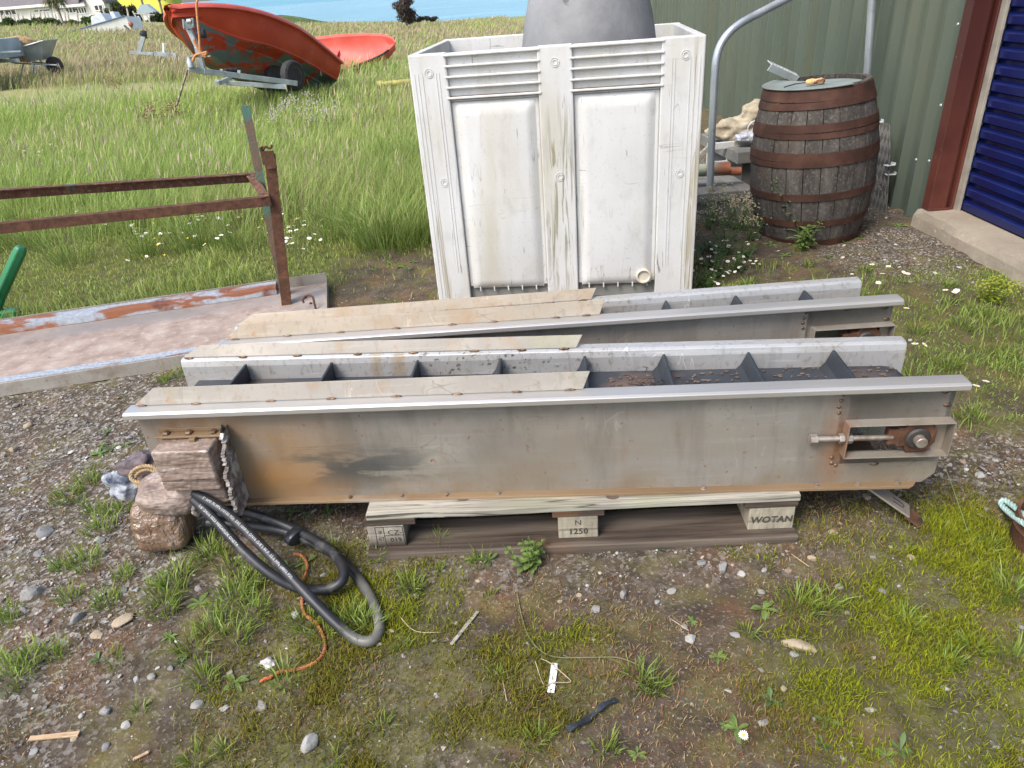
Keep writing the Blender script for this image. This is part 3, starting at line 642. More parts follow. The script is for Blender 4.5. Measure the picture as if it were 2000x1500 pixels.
# ------------------------------------------------------------------ tray on the ground with the rusty stand
tr = thing('steel_tray', 'long shallow steel tray with a pink worn floor lying on the grass edge left', 'tray', tuple(TRAY_P + Vector((0, 0, .012))), rad(11.0))
m = Mat('tray_floor', .7, .1).base([(.3, (.23, .165, .13)), (.5, (.33, .25, .20)), (.7, (.42, .345, .285))], 10, detail=8)
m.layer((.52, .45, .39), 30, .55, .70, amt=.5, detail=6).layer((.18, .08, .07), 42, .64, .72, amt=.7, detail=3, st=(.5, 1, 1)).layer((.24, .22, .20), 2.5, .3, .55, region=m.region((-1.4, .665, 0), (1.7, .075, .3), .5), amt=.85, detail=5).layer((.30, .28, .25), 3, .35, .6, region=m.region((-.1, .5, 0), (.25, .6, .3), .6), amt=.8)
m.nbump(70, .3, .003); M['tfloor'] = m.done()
m = steel('tray_edge', (.40, .37, .32), .3, .55, .6); m.layer((.20, .14, .09), 10, .5, .7, amt=.6, detail=6); M['tedge'] = m.done()
m = Mat('galvanised_rusty', .5, .35).base([(.3, (.30, .325, .345)), (.7, (.46, .485, .51))], 60, detail=4)
m.layer((.30, .10, .03), 3.2, .46, .54, amt=.95, detail=9, warp=.6, st=(1, 3, 3)).layer((.16, .05, .025), 5, .58, .66, amt=.9, detail=8); m.nbump(90, .3, .003); M['galvrust'] = m.done()
m = Mat('galvanised_speckled', .5, .35).base([(.35, (.28, .31, .34)), (.65, (.50, .53, .56))], 70, detail=5)
m.layer((.28, .10, .04), 4, .62, .68, amt=.9, detail=9, st=(1, 3, 3)); M['galv'] = m.done()
TLn, TW = 2.9, .82
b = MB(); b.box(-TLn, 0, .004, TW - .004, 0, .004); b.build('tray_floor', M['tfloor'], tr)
b = MB(); b.sheet([(0, -.008), (0, .050), (.012, .050)], -TLn, 0, .003); b.build('near_edge', M['tedge'], tr, bevel=.001)
b = MB(); b.box(-TLn, 0, TW - .003, TW, -.008, .062); b.build('far_edge', M['tedge'], tr, bevel=.001)
b = MB(); b.box(-.003, 0, .0035, TW - .0035, -.008, .042); b.build('end_edge', M['tedge'], tr, bevel=.001)
b = MB(); b.sheet([(.006, .054), (.062, .050), (.066, .006)], -TLn, -.30, .003); b.build('near_angle', M['galv'], tr)
b = MB(); b.sheet([(TW - .008, .056), (TW - .075, .040), (TW - .082, .006)], -TLn, -.275, .003); b.build('far_angle', M['galvrust'], tr)
b = MB(); b.tube(smooth_path([(-.065, .44, .004), (-.065, .44, .03), (-.07, .46, .065), (-.10, .475, .07), (-.12, .47, .05), (-.118, .465, .035)], 6), .006, 8); b.build('hook', M['rust'], tr, smooth=True)
for (u, v) in ((.09, .52), (.03, .40), (.12, .62), (.05, .30)):
    q = MB(); q.lathe([(.008, 0), (.008, .006), (.004, .009), (0, .009)], 8, Matrix.Translation((-u, v, .004))); q.build('tray_bolt', M['rust'], tr)
# rusty stand
m = Mat('rust_flaking_teal', .85, .1, .3).base([(.25, (.045, .022, .016)), (.5, (.11, .05, .03)), (.75, (.22, .11, .06))], 26, detail=8, rough=.7)
m.layer((.20, .18, .14), 55, .55, .68, amt=.6, detail=4).layer((.06, .20, .16), 7, .60, .66, amt=.8, detail=8, st=(1, 1, .5)); m.nbump(80, .8, .005, detail=6); M['rustteal'] = m.done()
m = Mat('teal_flaking_rust', .85, .1, .3).base([(.36, (.06, .17, .13)), (.46, (.09, .16, .12)), (.54, (.14, .10, .07)), (.8, (.24, .15, .10))], 11, detail=8, rough=.65, st=(1, 1, .5)); m.nbump(80, .7, .005); M['tealrust'] = m.done()
Y1, Y2 = 3.66, 3.52
st = thing('rusty_stand', 'rusty angle iron stand with two posts and two long rails standing on the tray', 'metal stand', tuple(tray_pt(.33, .62, .02)))
O = Vector(st.location)
def angle(name, a, c, w1, w2, mat, s1, s2, th=.005):   # L section from a to c; flanges along s1 and s2
    a = Vector(a) - O; c = Vector(c) - O; d = (c - a).normalized(); s1 = Vector(s1); s1 = (s1 - d * s1.dot(d)).normalized(); s2 = Vector(s2); s2 = s2 - d * s2.dot(d); s2 = (s2 - s1 * s2.dot(s1)).normalized()
    b = MB(); n = 14; vs = []
    for i in range(n + 1):
        p = a + (c - a) * i / n; j = lambda: random.uniform(-.0012, .0012)
        for (x, y) in ((0, 0), (w1 + j(), 0), (w1 + j(), th), (th, th), (th, w2 + j()), (0, w2 + j())): vs.append(p + s1 * x + s2 * y)
    fs = [tuple(range(6))[::-1], tuple(n * 6 + k for k in range(6))] + [(i * 6 + k, i * 6 + (k + 1) % 6, i * 6 + 6 + (k + 1) % 6, i * 6 + 6 + k) for i in range(n) for k in range(6)]
    return b.add(vs, fs).build(name, mat, st, bevel=.001)
zb = .015
p1b, p1t = atY(550, 588, Y1), atY(470, 207, Y1 + .03)
angle('post', p1b, p1t, .042, .036, M['tealrust'], (1, .15, 0), (-.1, 1, 0))
p2b, p2t = atY(551, 604, Y2), atY(515, 300, Y2)
angle('post', p2b, p2t, .052, .05, M['rust'], (1, .15, 0), (-.15, 1, 0))
# torn bracket at the top of the front post
b = MB(); q = p2t - O
b.box(-.004, .050, -.012, -.004, -.07, .012); b.box(-.012, -.003, -.012, .03, -.05, .03); b.tube(smooth_path([(-.005, 0, .01), (.015, 0, .03), (.035, .004, .02), (.046, .004, .035)], 5), .006, 6)
b.v = [tuple(Vector(v) + q) for v in b.v]; b.build('torn_bracket', M['rust'], st, bevel=.002)
rr, rl = atY(497, 336, 3.80), atY(0, 368, 3.80 - .345); rl = rr + (rl - rr) * 1.7
angle('rail', rr, rl, .050, .04, M['rustteal'], (0, 0, -1), (0, -1, -.1))
fr, fl = atY(527, 384, 3.50), atY(0, 437, 3.50 - .305); fl = fr + (fl - fr) * 1.7
angle('rail', fr, fl, .045, .04, M['rust'], (0, 0, -1), (0, 1, -.1))
angle('cross_piece', rr + Vector((-.003, .0, .004)), fr + Vector((.0, .0, .006)), .045, .045, M['rustteal'], (-1, 0, 0), (0, 0, -1))
for a_, c_ in ((rl, (rl.x, rl.y, .02)), (fl, (fl.x, fl.y, .02))): angle('post', c_, a_, .045, .045, M['rust'], (1, 0, 0), (0, 1, 0))

# green painted steel leg on the left border
m = Mat('green_paint', .4).base([(.3, (.012, .13, .045)), (.7, (.02, .20, .075))], 8, detail=6); m.layer((.12, .05, .03), 5, .63, .68, amt=.9, detail=7).layer((.10, .20, .05), 14, .6, .7, amt=.5); m.nbump(30, .2, .003); M['green'] = m.done()
g0 = gat(-20, 625); gl = thing('green_stand', 'bright green painted steel leg with a foot at the left edge of the grass', 'machine stand', tuple(g0))
top = atY(42, 482, g0.y) - g0; b = MB()
d = (top - Vector((.06, 0, .05))).normalized()
P = [Vector((.02, .0, .02)) - d * .02, Vector((.02, 0, .02)) + d * .15, top - d * .035, top - d * .008, top]
b.tube([p for p in P], [.034, .034, .034, .028, .015], 6); b.build('leg', M['green'], gl, bevel=.006)
b = MB(); b.bar((-.12, -.03, .03), (.175, -.0, .03), .06, .05); b.build('foot', M['green'], gl, bevel=.01)
b = MB(); b.lathe([(.012, 0), (.012, .006), (0, .009)], 8, Matrix.Translation(Vector((.02, -.036, .02)) + d * .17) @ Matrix.Rotation(rad(80), 4, 'X')); b.build('rust_bolt', M['rust'], gl)

# ------------------------------------------------------------------ white bin
ba, bb_ = at(852, 590), at(1362, 584)
BZ = .005; BW = 1.255; BD = .93; BH = 1.17
bang = rad(-7.2); b0 = Vector((-.335, 3.362, BZ))
bn = thing('plastic_bin', 'tall white ribbed plastic bulk bin standing behind the conveyors', 'bulk bin', tuple(b0), bang)
m = Mat('white_plastic', .45, spec=.4).base([(.3, (.53, .525, .50)), (.7, (.63, .63, .61))], 2.2, detail=7)
m.layer((.50, .48, .42), 5, .5, .68, amt=.4, detail=9, st=(1.3, 1, .6)).layer((.40, .385, .34), 90, .60, .72, amt=.5, detail=3)
m.layer((.42, .38, .26), 2.2, .5, .72, amt=.55, detail=8, st=(2.5, 1, .35)).layer((.34, .32, .22), 24, .66, .72, amt=.5, detail=5, st=(1.5, 1, .4))
sc_ = m.math('MULTIPLY', m.ramp(m.noise(30, 3, st=(1.6, 1, .12), warp=.8, rot=(0, .25, 0)), [(.66, 0.), (.70, .75)]), m.ramp(m.noise(3.1, 3), [(.5, 0.), (.62, 1.)])); m.mix(sc_, (.10, .095, .075))
sc_ = m.math('MULTIPLY', m.ramp(m.noise(22, 4, st=(1.8, 1, .1), warp=1.2), [(.50, 0.), (.58, .8)]), m.region((.64, 0, .48), (.085, .3, .42), .25)); m.mix(sc_, (.22, .20, .11))
sc_ = m.math('MULTIPLY', m.ramp(m.noise(26, 4, st=(1.8, 1, .08), warp=1), [(.50, 0.), (.58, .65)]), m.ramp(m.math('ABSOLUTE', m.math('SUBTRACT', m.n.new('ShaderNodeSeparateXYZ').outputs[0], .6275)), [(0, 0.), (1, 0.)])) if False else m.math('MULTIPLY', m.ramp(m.noise(20, 5, st=(1.6, 1, .1), warp=1), [(.52, 0.), (.62, .7)]), m.math('ADD', m.region((1.23, 0, .45), (.045, .6, .75), .3), m.region((.03, 0, .4), (.045, .6, .6), .3))); m.mix(sc_, (.30, .25, .14))
m.layer((.14, .13, .11), 15, .69, .72, amt=.6, detail=6, st=(.35, 1, 3.0), rot=(0, .6, 0)).layer((.16, .15, .13), 19, .69, .72, amt=.6, detail=6, st=(3.4, 1, .4), rot=(0, -.5, 0))
m.layer((.40, .42, .43), 3, .45, .75, region=m.region((.94, 0, .5), (.2, .2, .4), .5), amt=.4, detail=6)
m.mix(m.lines(7, .585, .7, .006, 5, st=(.22, 1, 2.0), rot=(0, .9, 0)), (.16, .155, .13)).mix(m.lines(6, .575, .6, .006, 4, st=(2.0, 1, .25), rot=(0, .45, 0)), (.2, .19, .16)).mix(m.lines(9, .60, .5, .006, 6, st=(.2, 1, 1.8), rot=(0, -.3, 0)), (.25, .25, .22)).layer((.36, .35, .32), 12, .56, .70, amt=.35, detail=9, st=(1.2, 1, .6))
m.nbump(26, .12, .004, detail=5); m.rough(m.noise(6, 4), .35, .6); M['wplastic'] = m.done()
tap = lambda z: 0.012 * (1 - z / BH)          # slight taper towards the foot
b = MB(); th = .035
def wall_strip(b, x0, x1, y0, y1, z0, z1): b.box(x0, x1, y0, y1, z0, z1)
# front face built of posts, louvres and recessed panels
cols = [(0.0, .165), (.555, .705), (1.075, BW)]       # the three uprights
for (x0, x1) in cols: b.box(x0, x1, 0, th + .02, 0, BH - .004)
for (x0, x1) in ((.165, .555), (.705, 1.075)):
    b.box(x0, x1, .016, th + .02, .095, .965)                  # recessed panel
b.build('front_posts', M['wplastic'], bn, bevel=.006)
for (x0, x1) in ((.165, .555), (.705, 1.075)):
    b = MB(); n = 12
    fx = [0, .03, .055, .075]; fy = [.0155, .012, .0005, -.003]
    # bulged panel with rounded rims
    X = [x0 + .018, x0 + .035, x0 + .05, x0 + .065] ; X = X + [x1 - (v - x0) for v in X[::-1]]; Z = [.088, .102, .118, .135, .90, .925, .945, .962]
    Yd = [.0155, .006, .000, -.0025]
    vs = []
    for i, z in enumerate(Z):
        for j, x in enumerate(X):
            k = min(i, j, 7 - i, 7 - j, 3); vs.append((x, Yd[k], z))
    b.add(vs, [(i * 8 + j, i * 8 + j + 1, i * 8 + 9 + j, i * 8 + 8 + j) for i in range(7) for j in range(7)]); b.build('raised_panel', M['wplastic'], bn, smooth=60)
    b = MB()
    for k in range(5):
        z = .985 + k * .043; b.box(x0 - .012, x1 + .012, -.006 + .0, .018, z - .006, z + .003)
    b.box(x0 - .001, x1 + .001, .0182, th, .966, BH - .006); b.build('louvre_panel', M['wplastic'], bn, bevel=.003)
    b = MB(); b.box(x0 + .002, x1 - .002, .012, .0178, 1.005 - .03, 1.005 - .014 + .0); b.build('vent_slot', plain('slot_grime', (.16, .12, .09), .8, var=.6, scale=30), bn)
    for k in range(5):
        q = MB(); q.box(x0 + .05 + k * .07, x0 + .056 + k * .07, .004, .016, .075, .094); q.build('drip_tab', M['wplastic'], bn)
b = MB()
b.box(0, th, th + .021, BD - th, 0, BH - .004); b.box(BW - th, BW, th + .021, BD - th, 0, BH - .004); b.box(0, BW, BD - th + .001, BD, 0, BH - .002)
b.build('side_walls', M['wplastic'], bn, bevel=.005)
b = MB(); b.box(th + .001, BW - th - .001, th + .022, BD - th - .001, .10, .14); b.build('bin_floor', M['wplastic'], bn)
b = MB()
for x0, x1 in cols: b.box(x0 + .01, x1 - .01, th + .06, BD - .02 - th, .001, .095)
b.build('skids', M['wplastic'], bn, bevel=.004)
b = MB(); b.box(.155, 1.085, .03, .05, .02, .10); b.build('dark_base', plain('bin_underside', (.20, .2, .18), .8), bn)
for (x, z) in ((.085, 1.09), (.63, 1.10), (1.175, 1.095), (.10, .62), (.635, .62), (1.17, .61)):
    q = MB(); q.lathe([(.008, 0), (.009, .003), (.0125, .003), (.014, .0002), (.0175, .0002), (.018, .003), (.019, .003), (.0195, 0)], 20, Matrix.Translation((x, 0.0005, z)) @ Matrix.Rotation(rad(90), 4, 'X')); q.build('rivet_boss', M['wplastic'], bn, smooth=40)
for (x, z) in ((.05, .035), (.13, .035), (1.11, .035), (1.20, .035)):
    q = MB(); q.lathe([(.006, 0), (.006, .003), (.009, .003), (.010, 0)], 14, Matrix.Translation((x, 0.0005, z)) @ Matrix.Rotation(rad(90), 4, 'X')); q.build('screw_cap', plain('cap_grey', (.45, .44, .41), .5), bn)
b = MB(); b.lathe([(.028, 0), (.034, 0), (.036, .004), (.036, .016), (.031, .018), (.027, .016), (.025, .008), (0, .008)], 24, Matrix.Translation((1.02, .001, .130)) @ Matrix.Rotation(rad(90), 4, 'X')); b.build('drain_plug', plain('plug_cream', (.62, .57, .46), .5), bn, smooth=40)
for x in (.020, .036, .055, 1.195, 1.215, 1.235, .115, .128, 1.12, 1.132):
    q = MB(); q.box(x - .0015, x + .0015, -.002, .001, .18 if x in (.115, .128, 1.12, 1.132) else .03, BH - .08); q.build('moulded_rib', M['wplastic'], bn)

# grey float standing in the bin
m = Mat('weathered_float', .6, spec=.4).base([(.3, (.15, .152, .153)), (.6, (.25, .252, .254)), (.8, (.34, .34, .34))], 2.6, detail=9, rough=.65)
m.layer((.27, .28, .29), 7, .55, .75, amt=.6, detail=7).layer((.03, .03, .03), 9, .66, .72, amt=.8, detail=6).layer((.16, .11, .075), 4, .58, .72, amt=.4); m.nbump(35, .4, .006, detail=7); M['float'] = m.done()
fc = bn.matrix_basis @ Vector((.715, .40, 0)) if False else Matrix.LocRotScale(b0, bn.rotation_euler, None) @ Vector((.775, .40, 0))
fl_ = thing('mooring_float', 'large grey weathered plastic float standing inside the white bin', 'float', (fc.x, fc.y, .15))
b = MB(); b.lathe([(0, 0), (.20, .01), (.29, .12), (.318, .35), (.325, .70), (.318, .95), (.298, 1.08), (.262, 1.22), (.21, 1.33), (.12, 1.40), (.05, 1.42), (0, 1.42)], 48); b.build('float_body', M['float'], fl_, smooth=True)
b = MB(); b.tube(smooth_path([(-.05, 0, 1.43), (-.05, 0, 1.49), (0, 0, 1.53), (.05, 0, 1.49), (.05, 0, 1.43)], 5), .015, 8); b.build('lifting_eye', M['float'], fl_, smooth=True)

# ------------------------------------------------------------------ barrel
bc = Vector((1.845, 4.10, .0)); br = thing('whisky_barrel', 'grey weathered oak barrel with rusty hoops standing on end by the green wall', 'barrel', tuple(bc + Vector((0, 0, T(bc.x, bc.y) - .01))), 0, rot=(rad(-1.2), rad(-3.6), 0))
BHt = .855; NS = 24
def brad(z):
    t = 2 * z / BHt - 1; return .268 + .068 * (1 - t * t)
m = Mat('barrel_oak', .9, spec=.2).base([(.25, (.028, .024, .022)), (.5, (.07, .062, .054)), (.75, (.14, .125, .11))], 13, detail=9, st=(1, 1, .25), rough=.7)
m.layer((.19, .18, .165), 75, .52, .70, amt=.6, detail=4).layer((.15, .10, .06), 3, .55, .75, amt=.5, detail=5); m.nbump(80, .7, .005, st=(1, 1, .3), detail=6); M['oak'] = m.done()
for k in range(NS):
    a0, a1 = 2 * pi * k / NS + .006, 2 * pi * (k + 1) / NS - .006; b = MB(); vs = []; n = 14; dr = random.uniform(-.002, .002)
    for i in range(n + 1):
        z = BHt * i / n; r = brad(z) + dr
        for a in (a0, (a0 + a1) / 2, a1): vs.append((r * cos(a), r * sin(a), z))
        for a in (a1, a0): vs.append(((r - .026) * cos(a), (r - .026) * sin(a), z))
    fs = [(0, 4, 3, 2, 1), tuple(n * 5 + j for j in range(5))] + [(i * 5 + j, i * 5 + (j + 1) % 5, i * 5 + 5 + (j + 1) % 5, i * 5 + 5 + j) for i in range(n) for j in range(5)]
    b.add(vs, fs); b.build('stave', M['oak'], br)
m = Mat('hoop_rust', .8, .25, .3).base([(.25, (.034, .019, .014)), (.5, (.070, .034, .024)), (.75, (.125, .062, .042))], 7, detail=8, rough=.65); m.nbump(60, .4, .003); M['hoop'] = m.done()
for (z0, z1) in ((.795, .852), (.755, .788), (.645, .685), (.615, .643), (.500, .545), (.468, .498), (.285, .325), (.135, .172), (.005, .055)):
    b = MB(); wob = random.uniform(-.006, .006)
    vs = []; n = 48
    for k in range(n):
        a = 2 * pi * k / n; dz = wob * cos(a + 1)
        for (z, o_) in ((z0, .002), (z1, .002), (z1, .006), (z0, .006)): vs.append(((brad(z) + o_) * cos(a), (brad(z) + o_) * sin(a), z + dz))
    b.add(vs, [(k * 4 + j, k * 4 + (j + 1) % 4, ((k + 1) % n) * 4 + (j + 1) % 4, ((k + 1) % n) * 4 + j) for k in range(n) for j in range(4)]); b.build('hoop', M['hoop'], br, smooth=40)
m = Mat('barrel_lid_paint', .6).base([(.3, (.16, .19, .175)), (.7, (.26, .30, .28))], 6, detail=8); m.layer((.16, .12, .08), 5, .55, .72, amt=.6, detail=7); M['lid'] = m.done()
b = MB(); b.lathe([(.243, .815), (.243, .830), (.12, .832), (0, .833)], 40); b.build('barrel_head', M['lid'], br, smooth=40)
b = MB(); P = []; n = 24
for k in range(n + 1):
    a = rad(120 + 165 * k / n); P.append((.285 * cos(a), .285 * sin(a)))
vs = [(x, y, .8535) for x, y in P] + [(x, y, .860) for x, y in P]; N_ = n + 1
b.add(vs, [tuple(range(N_))[::-1], tuple(range(N_, 2 * N_))] + [(k, (k + 1) % N_, N_ + (k + 1) % N_, N_ + k) for k in range(N_)]); b.build('split_lid', M['lid'], br, bevel=.002)
Bm = Matrix.LocRotScale(br.location, br.rotation_euler, None)
lt = Bm @ Vector((0, 0, .861))
# perforated strip and glove-like float on the lid
m = Mat('zinc_white', .45, .4).base([(.3, (.55, .56, .56)), (.7, (.72, .73, .73))], 20).done(); M['zinc'] = m
def perforated(name, a, c, wd, n, up, label, cat):
    a = Vector(a); c = Vector(c); t = thing(name, label, cat, tuple(a)); d = (c - a).normalized(); ln = (c - a).length; sd = d.cross(Vector(up)).normalized(); uv = sd.cross(d)
    Mt = Matrix((d, sd, uv)).transposed().to_4x4(); b = MB(); h = wd / 2; st_ = ln / n
    for k in range(n):                                 # a strip with a real slot in each pitch
        x0, x1 = k * st_, (k + 1) * st_; xa, xb = x0 + st_ * .22, x1 - st_ * .22; s = wd * .2
        for (p, q, r, u_) in ((x0, x1, -h, -s), (x0, x1, s, h), (x0, xa, -s, s), (xb, x1, -s, s)): b.box(p, q, r, u_, -.0015, .0015, Mt)
    b.box(0, ln, -h, -h + .003, -wd * .8, -.0016, Mt); b.build('slotted_angle', M['zinc'], t); return t
p = lt + Vector((-.20, .13, .004)); perforated('slotted_strip', p + Vector((.18, .10, -.0)), atY(1503, 122, lt.y + .12), .045, 9, (0, -.5, 1), 'white slotted metal strip poking out over the barrel top', 'metal strip')
fp = lt + Vector((-.085, -.175, .016)); t = thing('cork_handle', 'small yellow and brown mottled handle lying on the barrel lid', 'handle', tuple(fp))
b = MB(); b.tube([(-.05, .004, 0), (-.044, .003, 0), (-.02, 0, .002), (.0, 0, .001), (.03, 0, .002), (.044, .002, 0), (.05, .002, 0)], [.006, .013, .016, .013, .016, .013, .006], 12); b.build('grip', Mat('mottled_cork', .6).base([(.42, (.60, .36, .12)), (.5, (.66, .50, .28)), (.6, (.20, .07, .03))], 30, detail=4).done(), t, smooth=True)
b = MB(); b.tube([(-.05, .004, 0), (-.10, .01, -.004), (-.155, -.02, -.008), (-.175, -.035, -.01)], .003, 6); b.build('tang', M['black_hole'], t)

M['gpipe_'] = plain('dull_zinc', (.34, .35, .34), .5, .3)
# ------------------------------------------------------------------ green shed with the blue door
WX, WY = 2.485, 4.02
sh = thing('metal_shed', 'green corrugated metal shed with a dark red steel post and a blue roller door', 'building', (WX, WY, 0))
m = Mat('green_cladding', .30, .1).base([(.3, (.078, .098, .076)), (.7, (.105, .128, .10))], 3, detail=6, st=(1, 1, .25)); m.layer((.15, .17, .12), 60, .66, .72, amt=.5, detail=3).layer((.10, .10, .05), 2.5, .55, .75, amt=.5, st=(1, 1, .2)); M['clad'] = m.done()
b = MB(); vs = []; pr = []; y = .004; pit = .178; yend = 8.1
while y < yend:
    pr += [(0.0, y + .004), (0.002, y + .034), (.044, y + .052), (.048, y + .062), (.048, y + .146), (.044, y + .157)] ; y += pit
pr = [(max(0, x), y_) for x, y_ in pr]
# the shallow outer crowns face -x
b = MB(); HZ = 3.2
vs = [(x + .001, y_, -.05) for x, y_ in pr] + [(x + .001, y_, HZ) for x, y_ in pr]; n = len(pr); b.add(vs, [(k, k + 1, n + k + 1, n + k) for k in range(n - 1)])
b.build('cladding', M['clad'], sh, smooth=35)
b = MB(); b.box(.08, 5.0, .35, 8.05, -.05, 3.15); b.build('inner_wall', plain('block_wall', (.25, .25, .24), .9), sh)
b = MB(); b.box(-.35, 5.2, -4.2, 8.3, 3.21, 3.34); b.build('roof', M['clad'], sh)
m = Mat('red_oxide', .5, .1).base([(.3, (.05, .013, .010)), (.7, (.088, .022, .016))], 2.2, detail=7, st=(1.5, 1.5, .5)); m.layer((.03, .012, .011), 4, .5, .7, amt=.6, detail=6, st=(3, 1, .4)).layer((.22, .13, .10), 40, .68, .72, amt=.6); m.layer((.17, .05, .03), 3, .3, .6, region=m.region((.1, 0, .2), (.4, .5, .45), .5), amt=.7); M['redox'] = m.done()
b = MB(); z0, z1 = .101, 3.2
b.box(-.012, .088, -.050, .02, z0, z1); b.box(.0881, .118, -.020, .018, z0, z1); b.box(.1181, .132, -.055, .018, z0, z1)
b.build('steel_post', M['redox'], sh, bevel=.004)
b = MB(); b.box(-.014, .118, -.058, -.0502, z0 + .0, z0 + .012); b.build('base_weld', M['redox'], sh, bevel=.003)
b = MB(); b.box(.133, .150, -.095, -.045, z0 - .02, z1); b.build('door_frame', plain('frame_galv', (.36, .33, .27), .55, .2, var=.25), sh, bevel=.002)
m = Mat('blue_door_paint', .32, .05).base([(.3, (.003, .006, .052)), (.7, (.006, .012, .082))], 3, detail=6); m.layer((.05, .07, .20), 50, .68, .73, amt=.6, detail=3); M['blue'] = m.done()
b = MB(); pr = []; z = .10
while z < 3.2: pr += [(.178, z), (.160, z + .008), (.155, z + .012), (.155, z + .046), (.160, z + .052), (.178, z + .062), (.180, z + .079)]; z += .079
n = len(pr); b.add([(x, -.06, zz) for x, zz in pr] + [(x, -4.0, zz) for x, zz in pr], [(k, k + 1, n + k + 1, n + k) for k in range(n - 1)]); b.build('roller_shutter', M['blue'], sh, smooth=20)
b = MB(); b.box(.150, .165, -4, -.096, .072, .098); b.build('bottom_rail', plain('rail_grey', (.30, .29, .25), .6, .2), sh, bevel=.002)
b = MB(); b.box(.166, .19, -4, -.05, .055, .10); b.build('rubber_seal', M['flight'], sh)
m = Mat('sill_concrete', .9, spec=.2).base([(.3, (.25, .21, .16)), (.7, (.38, .33, .26))], 6, detail=8); m.layer((.17, .13, .09), 3, .5, .7, amt=.7, detail=7).layer((.45, .42, .36), 40, .62, .7, amt=.5); m.nbump(45, .6, .006, detail=7); M['sill'] = m.done()
b = MB(); vs = []; n = 40
for k in range(n + 1):
    y = .02 - 4.0 * k / n; j = lambda s=.006: random.uniform(-s, s)
    vs += [(-.055 + j(.01), y, -.1), (-.05 + j(), y, .06), (-.035 + j(), y, .098 + j(.003)), (.17, y, .1), (.17, y, -.1)]
b.add(vs, [(k * 5 + j, k * 5 + j + 1, k * 5 + 6 + j, k * 5 + 5 + j) for k in range(n) for j in range(4)] + [(0, 1, 2, 3, 4)]); b.build('door_sill', M['sill'], sh)
for (y, z) in ((.06, .36), (.06, .66), (.19, .34), (.06, 1.06), (.95, .55)):
    q = MB(); q.lathe([(.009, 0), (.009, .002), (.006, .006), (0, .007)], 10, Matrix.Translation((.0005, y, z)) @ Matrix.Rotation(rad(-90), 4, 'Y')); q.build('cladding_screw', M['gpipe_'], sh)

# ------------------------------------------------------------------ handrail, steps and clutter
m = Mat('galvanised_pipe', .4, .6).base([(.3, (.36, .39, .42)), (.7, (.56, .60, .63))], 8, detail=6, st=(1, 1, .4)); m.layer((.22, .21, .19), 30, .62, .7, amt=.5); M['gpipe'] = m.done()
pb = gat(1385, 420); hr = thing('handrail', 'bent galvanised pipe handrail beside the concrete steps', 'handrail', tuple(pb))
Yp = pb.y; pts = [atY(1385, 420, Yp), atY(1389, 300, Yp), atY(1395, 165, Yp), atY(1400, 110, Yp + .01), atY(1415, 75, Yp + .03), atY(1443, 48, Yp + .06), atY(1490, 22, Yp + .12), atY(1540, -4, Yp + .18)]
e = pts[-1] + (pts[-1] - pts[-2]) * 6; e2 = atY(1706, -120, e.y + .05)
pts += [pts[-1] + (pts[-1] - pts[-2]) * k for k in (2, 4)]
b = MB(); b.tube([p - pb for p in smooth_path(pts, 6)], .0225, 14); b.build('front_pipe', M['gpipe'], hr, smooth=True)
rp = gat(1672, 330); tp = pts[-1]
Yb = 4.75; b = MB(); b.tube([atY(1680, 260, Yb) - pb, atY(1695, 130, Yb) - pb, atY(1704, -10, Yb) - pb, atY(1712, -130, Yb) - pb], .024, 14); b.tube([Vector(pts[-1]) - pb, atY(1712, -130, Yb) - pb], .0225, 12); b.build('rear_pipe', M['gpipe'], hr, smooth=True)
b = MB(); b.lathe([(.01, 0), (.01, .008), (0, .01)], 6, Matrix.Translation(Vector((-.002, -.022, .065))) @ Matrix.Rotation(rad(90), 4, 'X')); b.build('pipe_bolt', M['bolt'], hr)
m = Mat('step_concrete', .9, spec=.2).base([(.3, (.15, .145, .13)), (.7, (.26, .25, .225))], 5, detail=9); m.layer((.09, .09, .075), 4, .52, .7, amt=.6, detail=7).layer((.33, .32, .29), 50, .62, .7, amt=.5); m.nbump(50, .5, .005, detail=7); M['step'] = m.done()
t = thing('concrete_steps', 'low grey concrete steps behind the barrel, two slabs high', 'steps', (1.40, 4.50, 0), rad(4))
b = MB(); b.box(-.35, .25, 0.02, .60, -.03, .10); b.build('lower_block', M['step'], t, bevel=.006)
b = MB(); b.box(-.36, .145, 0, .60, .1005, .16); b.build('tread_slab', M['step'], t, bevel=.006)
b = MB(); b.box(.150, .262, 0, .60, .1005, .158); b.build('tread_slab', M['step'], t, bevel=.006)
b = MB(); b.box(.16, .72, .30, .95, .20, .335) if False else b.box(.235, .95, .28, 1.0, .255, .335); b.build('upper_slab', M['step'], t, bevel=.006)
b = MB(); b.box(.30, .95, .34, 1.0, -.03, .2545); b.build('upper_riser', plain('shadowed_block', (.12, .12, .11), .9), t)
